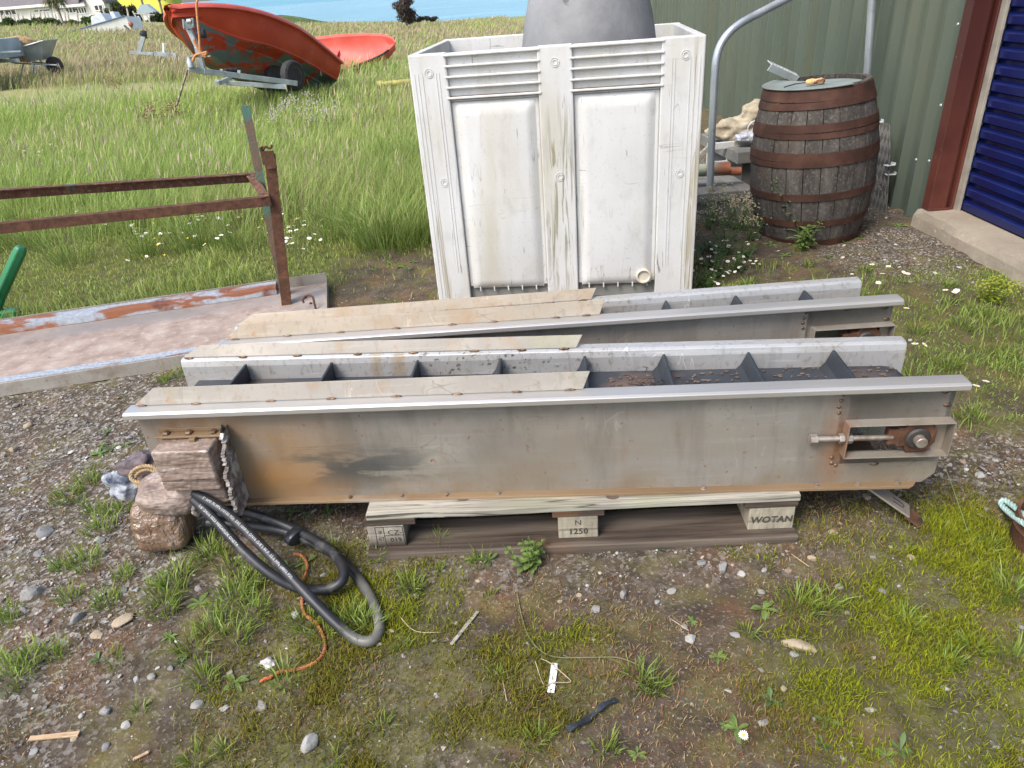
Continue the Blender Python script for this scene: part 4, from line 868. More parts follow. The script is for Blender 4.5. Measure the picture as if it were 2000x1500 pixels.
# rusty pipes on the lower step
m = Mat('pipe_rust_paint', .7).base([(.3, (.22, .06, .025)), (.6, (.30, .10, .045)), (.8, (.14, .05, .03))], 9, detail=7); m.mix(m.ramp(m.region((-.34, 0, 0), (.24, .2, .2), .25), [(0, 0.), (1, .9)]), (.32, .36, .26)); M['drain'] = m.done()
for nm, lab, a, r in (('drain_pipe', 'thicker rusty pipe with a pale green painted end lying on the lower step', (1425, 328), .034), ('drain_pipe', 'thinner rust red pipe end beside the thicker pipe on the steps', (1447, 334), .024)):
    c = atY(a[0], a[1], 4.62 if r > .03 else 4.66); t = thing(nm, lab, 'pipe', tuple(c), rad(-8)); n = 18
    b = MB(); b.lathe([(r, -.42 if r > .03 else -.30), (r, -.07), (r * 1.12, -.065), (r * 1.12, 0), (r * .88, 0), (r * .85, -.05), (r * .85, -.2)], 22, Matrix.Rotation(rad(90), 4, 'Y')); b.build('pipe_wall', M['drain'], t, smooth=40)
# debris on the upper step: sack, white board, grey bucket
c = atY(1435, 262, 5.15)
t = thing('feed_sack', 'crumpled cream woven sack heaped behind the barrel', 'sack', tuple(c))
b = MB(); b.blob((0, 0, .03), (.20, .12, .075), 3, .35, 2.2, 3); b.blob((.13, 0, .12), (.10, .06, .10), 8, .4, 2.4, 3, Matrix.Rotation(rad(30), 3, 'Y')); b.blob((.21, 0, .22), (.03, .025, .06), 5, .4, 2, 2)
m = Mat('sack_weave', .85).base([(.3, (.24, .19, .12)), (.55, (.42, .36, .26)), (.75, (.58, .54, .46))], 9, detail=7, warp=1); m.nbump(40, .6, .01, detail=5, warp=1); o = b.build('sack_cloth', m.done(), t); wrinkle(o, .012, .03, .06)
t = thing('white_crate', 'broken white plastic crate frame under the sack', 'crate', tuple(atY(1420, 305, 4.98)), rad(3))
b = MB(); b.box(-.14, .16, 0, .02, .05, .095); b.box(-.14, .16, .0, .02, -.06, -.03); b.build('crate_rail', M['wplastic'], t, bevel=.003)
for x in (-.14, 0, .13): q = MB(); q.box(x, x + .025, .002, .018, -.0295, .0495); q.build('crate_post', M['wplastic'], t, bevel=.002)
t = thing('plastic_sheet', 'scrap of clear grey plastic sheet lying on the white crate', 'plastic sheet', tuple(atY(1462, 268, 4.95)))
b = MB(); b.blob((0, 0, 0), (.09, .06, .035), 12, .5, 2.5, 3); o = b.build('sheet_film', Mat('grey_film', .2, spec=.7).base([(.35, (.35, .37, .42)), (.65, (.62, .62, .66))], 8, detail=4).nbump(18, .8, .02, warp=2).done(), t); wrinkle(o, .01, .02, .04)
t = thing('loose_strap', 'curled white strapping band sticking up beside the sack', 'strap', tuple(atY(1478, 250, 5.0)))
b = MB(); b.tube([Vector((.06 * cos(a), .0, .05 * sin(a))) for a in np.linspace(.6, 5.2, 18)], .005, 5); b.build('band', M['zinc'], t, smooth=True)
t = thing('timber_offcut', 'short tan timber offcut leaning by the galvanised handrail', 'timber', tuple(atY(1376, 300, 4.9)))
b = MB(); b.bar((-.06, 0, -.04), (.06, 0, .07), .03, .03); b.build('board', M['pal_pale'], t, bevel=.002)
# tread plate leaning on the wall
m = Mat('tread_plate', .42, .6).base([(.3, (.10, .09, .075)), (.7, (.24, .22, .19))], 5, detail=7)
wv = m.n.new('ShaderNodeTexChecker'); wv.inputs['Scale'].default_value = 34; m.l.new(m.coord((1, 1, .6), rot=(rad(45), 0, 0)), wv.inputs['Vector']); m.mix(m.math('MULTIPLY', wv.outputs['Fac'], .45), (.42, .40, .36)); m.bump(wv.outputs['Fac'], .7, .004); M['tread'] = m.done()
t = thing('tread_plate', 'rusting chequered steel plate leaning on the green wall behind the barrel', 'steel plate', (2.40, 4.46, .0), 0)
b = MB(); c0, c1_ = at(1747, 424), at(1700, 405); 
A = [Vector((-.0, -.20, 0)), Vector((-.02, .20, .0)), Vector((.035, .22, .50)), Vector((.035, .02, .50)), Vector((.02, -.07, .36))]
n = (A[1] - A[0]).cross(A[3] - A[0]).normalized() * .006
b.add(A + [a - n for a in A], [(0, 1, 2, 3, 4), (9, 8, 7, 6, 5)] + [(k, (k + 1) % 5, 5 + (k + 1) % 5, 5 + k) for k in range(5)]); b.build('plate', M['tread'], t)
for (px, py, lab) in ((1716, 238, 'uppermost small zinc bracket behind the barrel, above the tread plate'), (1739, 322, 'middle zinc bracket with a bent lip beside the tread plate'), (1741, 340, 'lowest flat zinc bracket beside the tread plate')):
    c = atY(px, py, 4.36); t = thing('zinc_bracket', lab, 'bracket', tuple(c), random.uniform(-.3, .3), 'zinc brackets by the tread plate')
    b = MB(); b.box(-.035, .022, -.02, .02, -.002, .001); b.box(.0185, .022, -.02, .02, .0012, .014); o = b.build('bracket_plate', M['zinc'], t, bevel=.001)
    q = MB(); q.box(-.012, .006, -.006, .006, .0012, .0016); q.build('bracket_slot', M['black_hole'], t)
# right border: rusty drum edge and rope loop
c = gat(2002, 1085); t = thing('rusty_drum', 'dark rusty steel drum only just in view at the right edge', 'drum', (c.x + .10, c.y + .02, 0))
b = MB(); b.lathe([(.0, 0), (.105, 0), (.11, .01), (.11, .06), (.113, .065), (.11, .07), (.11, .10), (.103, .10), (.10, .02), (0, .02)], 40); b.build('drum_wall', M['rust'], t, smooth=40)
c = gat(1990, 1010); t = thing('rope_loop', 'pale green twisted rope loop hanging over the rusty drum', 'rope', (c.x, c.y, 0))
O2 = Vector(t.location); key = [at(2040, 1035, .10), at(2000, 1005, .07), at(1975, 985, .05), at(1960, 976, .035), at(1956, 985, .03), at(1970, 1000, .045), at(1985, 1012, .07), at(2000, 1022, .10), at(2030, 1040, .11)]
P = smooth_path([k - O2 for k in key], 10); m = Mat('rope_teal', .8).base([(.3, (.22, .36, .33)), (.7, (.44, .58, .53))], 60).done(); M['rope'] = m
def rope(b, P, r, turns, strands=3):
    S = [0]
    for i in range(1, len(P)): S.append(S[-1] + (P[i] - P[i-1]).length)
    for s in range(strands):
        pts = []
        for i, p in enumerate(P):
            d = (P[min(i + 1, len(P) - 1)] - P[max(i - 1, 0)]).normalized(); u = d.cross(Vector((0, .3, 1))).normalized(); v = d.cross(u); a = 2 * pi * (S[i] / turns + s / strands); pts.append(p + (u * cos(a) + v * sin(a)) * r * .55)
        b.tube(pts, r * .58, 6)
b = MB(); rope(b, smooth_path([k - O2 for k in key], 22), .0075, .05); b.build('twisted_strands', M['rope'], t, smooth=True)
# ------------------------------------------------------------------ boats and trailers in the field
def hull_sections(Ln, B, D, rise, bow_p=2.6, bow_q=.62, stern=.9, dead=.16, n=26, forefoot=.62):
    S = []
    for i in range(n + 1):
        t = i / n; t = 1 - (1 - t) ** 1.45 if True else t
        wg = B / 2 * (stern + (1 - stern) * min(1, t / .4)) * max(0.0, 1 - t ** bow_p) ** bow_q
        wg = max(wg, .012); zg = D + rise * t ** 2.2; k = max(0, (t - forefoot) / (1 - forefoot)); zk = (D + rise * .55) * k ** 2.3
        cw = wg * (.80 - .35 * k); zc = zk + (dead + .10 * k) * (1 - .5 * k) * (cw / (B * .4)) ** .5 + .02; zc = min(zc, zg - .05)
        x = Ln * t - .16 * Ln * 0
        S.append((x, wg, zg, zk, cw, zc))
    return S
def loft(b, rows):
    m = len(rows[0]); base = [p for r in rows for p in r]
    b.add(base, [(i * m + j, i * m + j + 1, (i + 1) * m + j + 1, (i + 1) * m + j) for i in range(len(rows) - 1) for j in range(m - 1)])
def make_hull(t, S, mats, rail=.05, inner=True):
    bottom, top, rim, inside = [], [], [], []
    for (x, wg, zg, zk, cw, zc) in S:
        half = [(0, zk), (cw * .33, zk + (zc - zk) * .28), (cw * .36, zk + (zc - zk) * .38), (cw * .68, zk + (zc - zk) * .66), (cw * .71, zk + (zc - zk) * .78), (cw, zc)]
        bottom.append([(x, -y, z) for y, z in half[::-1]] + [(x, y, z) for y, z in half[1:]])
        hs = [(cw, zc), (cw + .018, zc + .012), (cw + .012, zc + .035)] + [(cw + (wg - cw) * f + .02 * sin(pi * f), zc + (zg - zc) * f) for f in (.3, .6, 1)]
        top.append(hs)
        hr_ = [(wg, zg - .012), (wg + rail, zg - .015), (wg + rail * 1.15, zg + .02), (wg + rail * .7, zg + .05), (wg * .9 - .02, zg + .05)]
        rim.append(hr_)
        inside.append([(max(0, wg * .9 - .02), zg + .05), (max(0, wg * .86 - .03), zg - .1), (max(0, cw * .75), zc + .08), (0, zk + (zc - zk) * .7 + .06)])
    b = MB(); loft(b, bottom); b.build('hull_bottom', mats[0], t, smooth=35)
    b = MB()
    for s in (1, -1): loft(b, [[(x_[0], s * y, z) for y, z in r] for x_, r in zip(S, top)])
    x0, wg, zg, zk, cw, zc = S[0]
    b.add([(x0, -wg, zg), (x0, -cw, zc), (x0, 0, zk), (x0, cw, zc), (x0, wg, zg)], [(0, 1, 2, 3, 4)]); b.build('topsides', mats[1], t, smooth=35)
    b = MB()
    for s in (1, -1): loft(b, [[(x_[0] + (rail if i == len(S) - 1 else 0), s * y, z) for y, z in r] for i, (x_, r) in enumerate(zip(S, rim))])
    b.build('gunwale', mats[2], t, smooth=50)
    if inner:
        b = MB(); loft(b, [[(x_[0], y, z) for y, z in r] + [(x_[0], -y, z) for y, z in r[::-1]] for x_, r in zip(S, inside)]); b.build('inner_liner', mats[3], t, smooth=50)
def orient(fwd, heel):
    f = Vector(fwd).normalized(); l = Vector((0, 0, 1)).cross(f).normalized(); u = f.cross(l)
    R_ = Matrix((f, l, u)).transposed(); return R_ @ Matrix.Rotation(heel, 3, 'X')
m = Mat('boat_orange', .6, spec=.3).base([(.3, (.42, .045, .018)), (.7, (.56, .075, .03))], 2.5, detail=6); m.layer((.62, .20, .14), 4, .55, .8, amt=.4, detail=5); M['orange'] = m.done()
m = Mat('boat_bottom_paint', .65, spec=.25).base([(.3, (.36, .035, .016)), (.7, (.52, .07, .03))], 3, detail=6)
m.layer((.10, .16, .17), 2.4, .44, .50, amt=.95, detail=9, rough=.65).layer((.035, .03, .03), 1.6, .52, .70, amt=.7, detail=8).layer((.13, .19, .20), 7, .58, .66, amt=.7, detail=7); M['orangebot'] = m.done()
m = Mat('boat_pink_red', .45, spec=.4).base([(.3, (.52, .085, .06)), (.7, (.66, .13, .10))], 3, detail=5); M['pinkred'] = m.done()
bo = thing('red_boat', 'orange red boat with flaking blue bottom paint propped bow up on a trailer', 'boat', (0, 0, 0))
FW = Vector((-.307, -.880, .3625)).normalized(); R3 = orient(FW, .244)
S = hull_sections(3.2, 1.52, .46, .0, 3.9, .737, dead=.20)
S = [(x, a_, zg + .13 * sin(pi * min(1, x / 3.2)), d_, e_, f_) for (x, a_, zg, d_, e_, f_) in S]
make_hull(bo, S, [M['orangebot'], M['orange'], M['pinkred'], M['orange']], .05)
bow = Vector((-4.13, 10.85, 1.44)); bo.matrix_basis = Matrix.Translation(bow - R3 @ Vector((3.2, 0, .46))) @ R3.to_4x4()
q = MB(); q.tube([(2.98, .10, .50), (2.99, .10, .58), (2.99, .05, .60), (2.99, -.05, .60), (2.99, -.10, .50)], .012, 8); q.build('mooring_bollard', M['bolt'], bo, smooth=True)
# boat trailer
m = Mat('trailer_galv', .45, .5).base([(.3, (.30, .34, .35)), (.7, (.50, .54, .55))], 6, detail=6); m.layer((.20, .17, .13), 8, .58, .72, amt=.6, detail=6); M['tgalv'] = m.done()
m = Mat('tyre_rubber', .8).base([(.3, (.014, .014, .015)), (.7, (.035, .034, .033))], 20); M['tyre'] = m.done()
Yt = 10.35; no = atY(368, 134, Yt); bt = thing('boat_trailer', 'galvanised boat trailer under the orange red boat', 'boat trailer', (no.x, no.y, T(no.x, no.y)))
Ob = Vector(bt.location); A = lambda px, py, Y: atY(px, py, Y) - Ob
b = MB(); b.bar(A(368, 133, Yt), A(402, 141, Yt + .1), .06, .07); b.bar(A(398, 139, Yt + .08), A(580, 163, Yt + .75), .06, .07); b.build('drawbar', M['tgalv'], bt, bevel=.006)
b = MB(); b.bar(A(420, 160, Yt + .5), A(560, 170, Yt + .6), .05, .06); b.bar(A(425, 163, Yt + .3), A(450, 152, Yt + .6), .05, .05); b.build('side_frame', M['tgalv'], bt, bevel=.005)
b = MB(); b.bar(A(397, 140, Yt + .1), A(386, 92, Yt + .1), .07, .07, (0, 1, 0)); b.bar(A(386, 93, Yt + .1), A(366, 50, Yt + .12), .06, .06, (0, 1, 0)); b.build('winch_post', M['tgalv'], bt, bevel=.005)
b = MB(); b.bar(A(359, 50, Yt + .05), A(377, 46, Yt + .08), .05, .09); b.tube([A(358, 38, Yt), A(360, 56, Yt)], .014, 8); b.tube([A(376, 35, Yt), A(377, 50, Yt)], .014, 8); b.tube([A(366, 42, Yt), A(374, 41, Yt)], .03, 10); w_ = b.build('winch', M['tgalv'], bt)
b = MB(); b.lathe([(.0, -.05), (.055, -.05), (.06, -.03), (.045, 0), (.06, .03), (.055, .05), (0, .05)], 16, Matrix.Translation(A(393, 66, Yt + .1)) @ Matrix.Rotation(rad(90), 4, 'Y')); b.build('bow_roller', M['tyre'], bt, smooth=40)
b = MB(); b.tube([A(372, 110, Yt - .05), A(411, 110, Yt - .05)], .012, 8); b.tube([A(366, 136, Yt - .03), A(345, 206, Yt - .1)], .014, 8); b.build('jack_strut', M['bolt'], bt)
b = MB(); b.lathe([(.02, -.03), (.045, -.02), (.045, .05), (.03, .07), (.03, .11), (0, .11)], 12, Matrix.Translation(A(373, 128, Yt - .02))); b.build('coupling_head', M['tgalv'], bt, smooth=40)
def wheel(parent, c, r, wd, axis_rz, rimmat, rr=.55):
    Mw = Matrix.Translation(c) @ Matrix.Rotation(axis_rz, 4, 'Z') @ Matrix.Rotation(rad(90), 4, 'X')
    b = MB(); b.lathe([(r * rr, -wd * .45), (r * .85, -wd / 2), (r * .97, -wd * .35), (r, 0), (r * .97, wd * .35), (r * .85, wd / 2), (r * rr, wd * .45)], 28, Mw); t_ = b.build('tyre', M['tyre'], parent, smooth=40)
    b = MB(); b.lathe([(0, -wd * .2), (r * .2, -wd * .25), (r * rr * .8, -wd * .2), (r * rr, -wd * .46), (r * rr * 1.02, 0), (r * rr, wd * .46), (r * rr * .8, wd * .3), (r * .25, wd * .3), (r * .2, wd * .42), (0, wd * .42)], 20, Mw); b.build('wheel_rim', rimmat, t_, smooth=40)
mr_ = plain('rim_red', (.45, .16, .12), .6, var=.4)
wc = A(572, 148, 11.2); wheel(bt, wc, .21, .13, rad(62), mr_)
wc = A(540, 150, 12.2); wheel(bt, wc, .21, .13, rad(62), mr_)
for (px, py) in ((433, 148), (467, 150)):
    q = MB(); q.bar(A(px, py, Yt + .6), A(px, py - 13, Yt + .6), .04, .04, (0, 1, 0)); q.build('roller_bracket', M['tgalv'], bt)
b = MB(); b.tube([A(440, 138, Yt + .7), A(462, 137, Yt + .8)], .035, 10); b.build('keel_roller', M['tyre'], bt, smooth=40)
t = thing('mooring_rope', 'orange rope tied from the boat bow down to the trailer winch post', 'rope', tuple(atY(385, 3, Yt)))
Or = Vector(t.location); Ar = lambda px, py, Y=Yt - .06: atY(px, py, Y) - Or
m = Mat('rope_orange', .8).base([(.3, (.45, .17, .06)), (.7, (.62, .30, .14))], 40).done(); M['ropeo'] = m
b = MB(); b.tube(smooth_path([Ar(388, -6), Ar(384, 10), Ar(386, 40), Ar(389, 70), Ar(391, 100), Ar(397, 108), Ar(402, 112)], 5), .014, 6); b.tube(smooth_path([Ar(378, 76), Ar(384, 90), Ar(392, 102), Ar(400, 108), Ar(403, 102), Ar(396, 104), Ar(382, 108), Ar(376, 120)], 5), .017, 6); b.build('rope_line', M['ropeo'], t, smooth=True)

b2t = thing('red_dinghy', 'pale red open dinghy leaning toward the viewer in the grass behind the bigger boat', 'boat', (0, 0, 0))
R4 = orient((1, -.30, .02), rad(30)); S = hull_sections(2.9, 1.5, .50, .14, 2.6, .50)
make_hull(b2t, S, [M['pinkred'], M['pinkred'], M['pinkred'], M['pinkred']], .03)
p = atY(773, 106, 18.0); b2t.matrix_basis = Matrix.Translation(p - R4 @ Vector((2.85, 0, .42))) @ R4.to_4x4()
b = MB(); b.box(1.0, 1.22, -.55, .55, .30, .33); b.build('thwart', M['pinkred'], b2t, bevel=.01)
for i in range(2, 24, 2):
    x, wg, zg = S[i][:3]; q = MB(); q.blob((x, -wg - .01 if True else wg, zg + .06), .028, i, .2, 2, 1); q.build('rope_knob', M['pinkred'], b2t, smooth=True)
b = MB(); b.tube([(s_[0], -s_[1] - .03, s_[2] + .05) for s_ in S[:-2]], .022, 6); b.build('rim_rope', M['tyre'], b2t, smooth=True)
# white boat far left
wb = thing('white_boat', 'white boat with blue gunwale and red boot top lying tilted in the long grass', 'boat', (0, 0, 0))
m = Mat('boat_white', .5).base([(.3, (.58, .58, .56)), (.7, (.70, .70, .68))], 2, detail=5).layer((.35, .28, .2), 7, .64, .7, amt=.6).done(); M['bwhite'] = m
M['bred'] = plain('boat_red', (.45, .03, .035), .5); M['bblue'] = plain('boat_blue', (.06, .11, .18), .5)
Yw = 48.0; R5 = orient((-1, .05, -.19), rad(4)); S = hull_sections(5.2, 1.9, 1.0, .25, 2.4, .7, dead=.12)
make_hull(wb, S, [M['bred'], M['bwhite'], M['bblue'], M['bwhite']], .06)
p = atY(246, 33, Yw); wb.matrix_basis = Matrix.Translation(p - R5 @ Vector((0, .85, .95))) @ R5.to_4x4()
b = MB(); b.prism([(1.35, .9), (2.5, .9), (2.25, 1.55), (1.55, 1.6)], 1.0, Matrix.Translation((0, -.5, 0))); b.build('wheelhouse', plain('cabin_grey', (.50, .53, .53), .4), wb, bevel=.04)
b = MB(); b.prism([(.75, .9), (1.1, .9), (1.05, 1.5), (.85, 1.5)], .7, Matrix.Translation((0, -.3, 0))); b.build('engine_box', plain('box_grey', (.48, .52, .55), .4), wb, bevel=.04)
c = atY(258, 62, 47); t = thing('outboard_motor', 'small dark outboard motor standing behind the white boat', 'outboard motor', tuple(c))
b = MB(); b.bar((-.35, 0, .35), (-.02, 0, .0), .08, .08); b.build('leg', M['black_hole'], t); b = MB(); b.blob((.05, 0, .40), (.14, .12, .16), 2, .2); b.build('cowl', plain('cowl_brown', (.30, .10, .05), .5), t, smooth=True); b = MB(); b.bar((.05, 0, -.25), (.06, 0, .3), .1, .12); b.build('shaft_case', M['black_hole'], t)
# empty trailer in the grass
Ye = 21.0; c = atY(275, 104, Ye); t = thing('empty_trailer', 'empty grey boat trailer with a leaning winch post low in the grass', 'trailer', tuple(c)); Oe = Vector(c); Ae = lambda px, py: atY(px, py, Ye) - Oe
b = MB(); b.bar(Ae(255, 102), Ae(300, 105), .10, .06); b.bar(Ae(302, 105), Ae(345, 108), .10, .10); b.build('trailer_beam', M['tgalv'], t); b = MB(); b.bar(Ae(271, 103), Ae(281, 70), .10, .08, (0, 1, 0)); b.build('post', M['tgalv'], t)
b = MB(); b.blob(Ae(280, 66), (.10, .08, .08), 4, .3); b.bar(Ae(282, 66), Ae(287, 75), .04, .04); b.build('winch_drum', M['tyre'], t); b = MB(); b.bar(Ae(320, 105), Ae(319, 84), .05, .05, (0, 1, 0)); b.build('guide_post', M['bwhite'], t)
# wheelbarrow with hay
Yb = 18.5; c = atY(75, 146, Yb); wbw = thing('wheelbarrow', 'grey metal wheelbarrow with red struts parked beside the small trailer', 'wheelbarrow', tuple(c)); Ow = Vector(c)
sc_ = Yb / FPX * 1.02                                       # metres per pixel there
m = Mat('barrow_tray', .5, .4).base([(.3, (.26, .29, .31)), (.7, (.40, .43, .46))], 4, detail=5).layer((.5, .5, .5), 6, .6, .7, amt=.4).done(); M['btray'] = m
b = MB(); vs = []
topo = [(-.47, .60), (.52, .73)]; 
ring_t = [(-.46, -.33, .52), (-.46, .33, .52), (.55, .33, .70), (.55, -.33, .70)]; ring_b = [(-.30, -.20, .30), (-.30, .20, .30), (.32, .18, .31), (.32, -.18, .31)]
b.add(ring_t + ring_b, [(4, 5, 6, 7), (0, 1, 5, 4), (1, 2, 6, 5), (2, 3, 7, 6), (3, 0, 4, 7)]); o = b.build('tray', M['btray'], wbw); mo = o.modifiers.new('solid', 'SOLIDIFY'); mo.thickness = .012
b = MB(); b.tube([Vector(p) for p in ring_t], .016, 6, closed=True); b.build('tray_rim', M['tgalv'], wbw)
for s in (-1, 1):
    q = MB(); q.tube([(-.85, .28 * s, .50), (-.3, .22 * s, .29), (.35, .08 * s, .2), (.55, .06 * s, .17)], .018, 6); q.build('handle_tube', M['tgalv'], wbw)
    q = MB(); q.tube([(-.10, .22 * s, .29), (-.28, .26 * s, .0)], .017, 6); q.tube([(.05, .2 * s, .29), (.18, .22 * s, .02)], .017, 6); q.build('leg', M['tgalv'], wbw)
    q = MB(); q.bar((-.06, -.3 * 1, .40), (.02, -.26, .28), .03, .03) if s < 0 else q.bar((-.06, .3, .40), (.02, .26, .28), .03, .03); q.build('red_strut', plain('strut_red', (.40, .05, .03), .6), wbw)
wheel(wbw, Vector((.45, 0, .17)), .19, .09, 0, plain('rim_rusty_red', (.42, .15, .10), .6, var=.5), .6)
t = thing('hay_heap', 'heap of dry tan hay piled in the wheelbarrow', 'hay', tuple(Ow + Vector((-.08, 0, .56)))); m = Mat('hay', .9).base([(.3, (.22, .13, .05)), (.7, (.45, .31, .15))], 18, detail=6).nbump(30, .8, .03); b = MB(); b.blob((-.08, 0, .05), (.40, .29, .23), 4, .25, 2.5, 3); b.build('hay_mass', m.done(), t, smooth=True)
# small box trailer
Yx = 17.2; c = atY(-12, 165, Yx); t = thing('box_trailer', 'small grey box trailer with a rusty wheel at the left edge', 'trailer', tuple(c)); m = Mat('trailer_box_paint', .5, .2).base([(.3, (.24, .28, .30)), (.7, (.36, .41, .44))], 4, detail=6).done()
b = MB(); b.box(-1.4, .33, -.2, 1.0, .48, .86); b.box(-1.4, .35, -.215, -.2, .83, .875); b.build('box_body', m, t, bevel=.01); b = MB(); b.box(-.8, .22, -.21, -.2005, .60, .74); b.build('white_panel', M['bwhite'], t)
b = MB(); b.tube([Vector((.36 * cos(a), -.18, .28 + .36 * sin(a))) for a in np.linspace(.2, pi - .2, 12)], .05, 6); b.build('mudguard', m, t); b = MB(); b.bar((.0, .3, .44), (.55, .3, .42), .06, .07); b.build('chassis', M['tgalv'], t)
b = MB(); b.bar((.2, 0, .62), (.75, .15, .60), .03, .03); b.build('side_bar', M['tgalv'], t)
wheel(t, Vector((.02, -.2, .28)), .30, .18, 0, plain('rim_rust', (.30, .12, .07), .7, var=.6), .55)
for k, (px, py, lab, cc) in enumerate(((18, 92, 'bleached driftwood log lying behind the box trailer', (.40, .36, .30)), (40, 95, 'white bent scrap behind the box trailer, right of the log', (.6, .6, .58)))):
    t = thing('driftwood_log' if k == 0 else 'scrap_sheet', lab, 'log' if k == 0 else 'scrap', tuple(atY(px, py, 19.5))); b = MB(); b.tube(smooth_path([(-.35, 0, -.05), (-.1, .02, .06), (.12, 0, .02), (.3, 0, -.1)], 4), [.06] * 4 + [.09] * 5 + [.06] * 4, 8); b.build('wood' if k == 0 else 'sheet', plain('drift', cc, .8, var=.4), t, smooth=True)
# yellow pipe in the grass behind the bin
c = gat(742, 186, .03); c2 = gat(815, 181, .05); t = thing('yellow_pipe', 'mossy yellow pipe lying in the grass left of the bin', 'pipe', tuple(c + Vector((0, 0, .13)))); d = c2 - c; b = MB(); b.tube([(0, 0, 0), tuple(d * .5), tuple(d)], .045, 12); b.tube([(-.02, 0, 0), tuple(d * .14)], .06, 12); b.build('pipe_wall', Mat('yellow_pipe_paint', .6).base([(.3, (.24, .23, .07)), (.7, (.48, .40, .10))], 12, detail=6).done(), t, smooth=40)

# ------------------------------------------------------------------ houses
m = Mat('house_render', .9).base([(.3, (.68, .65, .60)), (.7, (.78, .75, .70))], .8, detail=5).done(); M['render'] = m
m = Mat('roof_slate', .8).base([(.3, (.10, .09, .09)), (.7, (.19, .17, .165))], 3, detail=7, st=(1, 3, 3)).done(); M['slate'] = m
M['glass'] = Mat('window_glass', .1, spec=.8).flat((.03, .045, .05)).done(); M['wframe'] = plain('window_frame', (.75, .75, .73), .5)
Yh = 96.0
def house(name, label, pl, pr, peave, pbase, depth, roof_h, gable_front, wins, ridge_over=.4):
    a = atY(pl[0], pl[1], Yh); c = atY(pr[0], pr[1], Yh); z0 = min(a.z, c.z) - 1.2; ze = atY((pl[0] + pr[0]) / 2, peave, Yh).z
    t = thing(name, label, 'house', (a.x, Yh, z0)); Wd = c.x - a.x; He = ze - z0
    b = MB(); b.box(0, Wd, 0, depth, 0, He)
    if gable_front: b.prism([(0, He), (Wd, He), (Wd / 2, He + roof_h)], depth)
    else: b.add([(0, 0, He), (0, depth, He), (0, depth / 2, He + roof_h), (Wd, 0, He), (Wd, depth, He), (Wd, depth / 2, He + roof_h)], [(0, 1, 2), (5, 4, 3)])
    b.build('house_wall', M['render'], t); b = MB(); o_ = ridge_over
    if gable_front:
        for s in (0, 1):
            P = [(-o_, He - .25 * o_), (Wd / 2, He + roof_h + .05)] if s == 0 else [(Wd + o_, He - .25 * o_), (Wd / 2, He + roof_h + .05)]
            b.prism([P[0], P[1], (P[1][0], P[1][1] + .22), (P[0][0], P[0][1] + .22)], depth + 2 * o_, Matrix.Translation((0, -o_, 0)))
    else:
        for s in (0, 1):
            y0, y1 = (-o_, depth / 2) if s == 0 else (depth + o_, depth / 2)
            b.add([(-o_, y0, He - .1), (Wd + o_, y0, He - .1), (Wd + o_, y1, He + roof_h + .05), (-o_, y1, He + roof_h + .05), (-o_, y0, He + .1), (Wd + o_, y0, He + .1), (Wd + o_, y1, He + roof_h + .25), (-o_, y1, He + roof_h + .25)], [(0,1,2,3), (7,6,5,4), (0,4,5,1), (1,5,6,2), (2,6,7,3), (3,7,4,0)])
    b.build('roof', M['slate'], t)
    if not gable_front: b = MB(); b.box(-o_, Wd + o_, -o_ - .08, -o_ - .005, He - .22, He + .06); b.build('fascia', M['wframe'], t)
    for (p0, q0, p1, q1, n) in wins:
        A_ = atY(p0, q1, Yh); B_ = atY(p1, q0, Yh); x0, x1, zz0, zz1 = A_.x - a.x, B_.x - a.x, A_.z - z0, B_.z - z0
        f = MB(); f.box(x0, x1, -.06, -.002, zz0, zz0 + .10); f.box(x0, x1, -.06, -.002, zz1 - .10, zz1)
        for k in range(n + 1): xx = x0 + (x1 - x0 - .1) * k / n; f.box(xx, xx + .1, -.055, -.002, zz0 + .1, zz1 - .1)
        fo = f.build('window', M['wframe'], t); g = MB(); g.box(x0 + .02, x1 - .02, -.03, -.003, zz0 + .05, zz1 - .05); g.build('pane', M['glass'], fo)
    return t
house('bungalow', 'long white bungalow with dark slate roof, leftmost of the houses', (-60, 40), (128, 40), 13, 40, 7, 2.6, False, [(-20, 18, 7, 34, 3), (12, 17, 33, 31, 2), (67, 16, 98, 25, 1)])
house('conservatory_house', 'low white glazed extension between the bungalow and the gabled house', (128, 40), (172, 40), 9, 40, 3, 1.5, False, [(130, 13, 147, 27, 3), (150, 13, 168, 28, 4)])
house('gabled_house', 'white house with a pointed gable toward the field and a pale window', (172, 38), (212, 36), 6, 38, 2.5, 3.0, True, [(186, 8, 200, 22, 2)])
c = atY(269, 35, 90); t = thing('garden_shelter', 'small hut with a pale blue pitched roof beyond the hedge', 'hut', tuple(c)); b = MB(); b.prism([(-.2, .35), (2.2, .35), (1.3, 1.25), (.7, 1.25)], 1.0); b.build('hut_roof', plain('roof_blue', (.34, .42, .45), .5), t); b = MB(); b.box(0, 2.0, .1, .9, -.6, .35); b.build('hut_wall', M['render'], t)
c = atY(287, 34, 100); t = thing('utility_pole', 'thin brown utility pole behind the hut', 'pole', tuple(c)); b = MB(); b.tube([(0, 0, -1), (-.2, 0, 9)], [.14, .11], 8); b.build('pole_shaft', plain('pole_wood', (.20, .16, .13), .8), t); b = MB(); b.bar((-1, 0, 8.4), (.8, 0, 8.4), .1, .1); b.build('cross_arm', plain('arm_wood', (.18, .15, .12), .8), t)
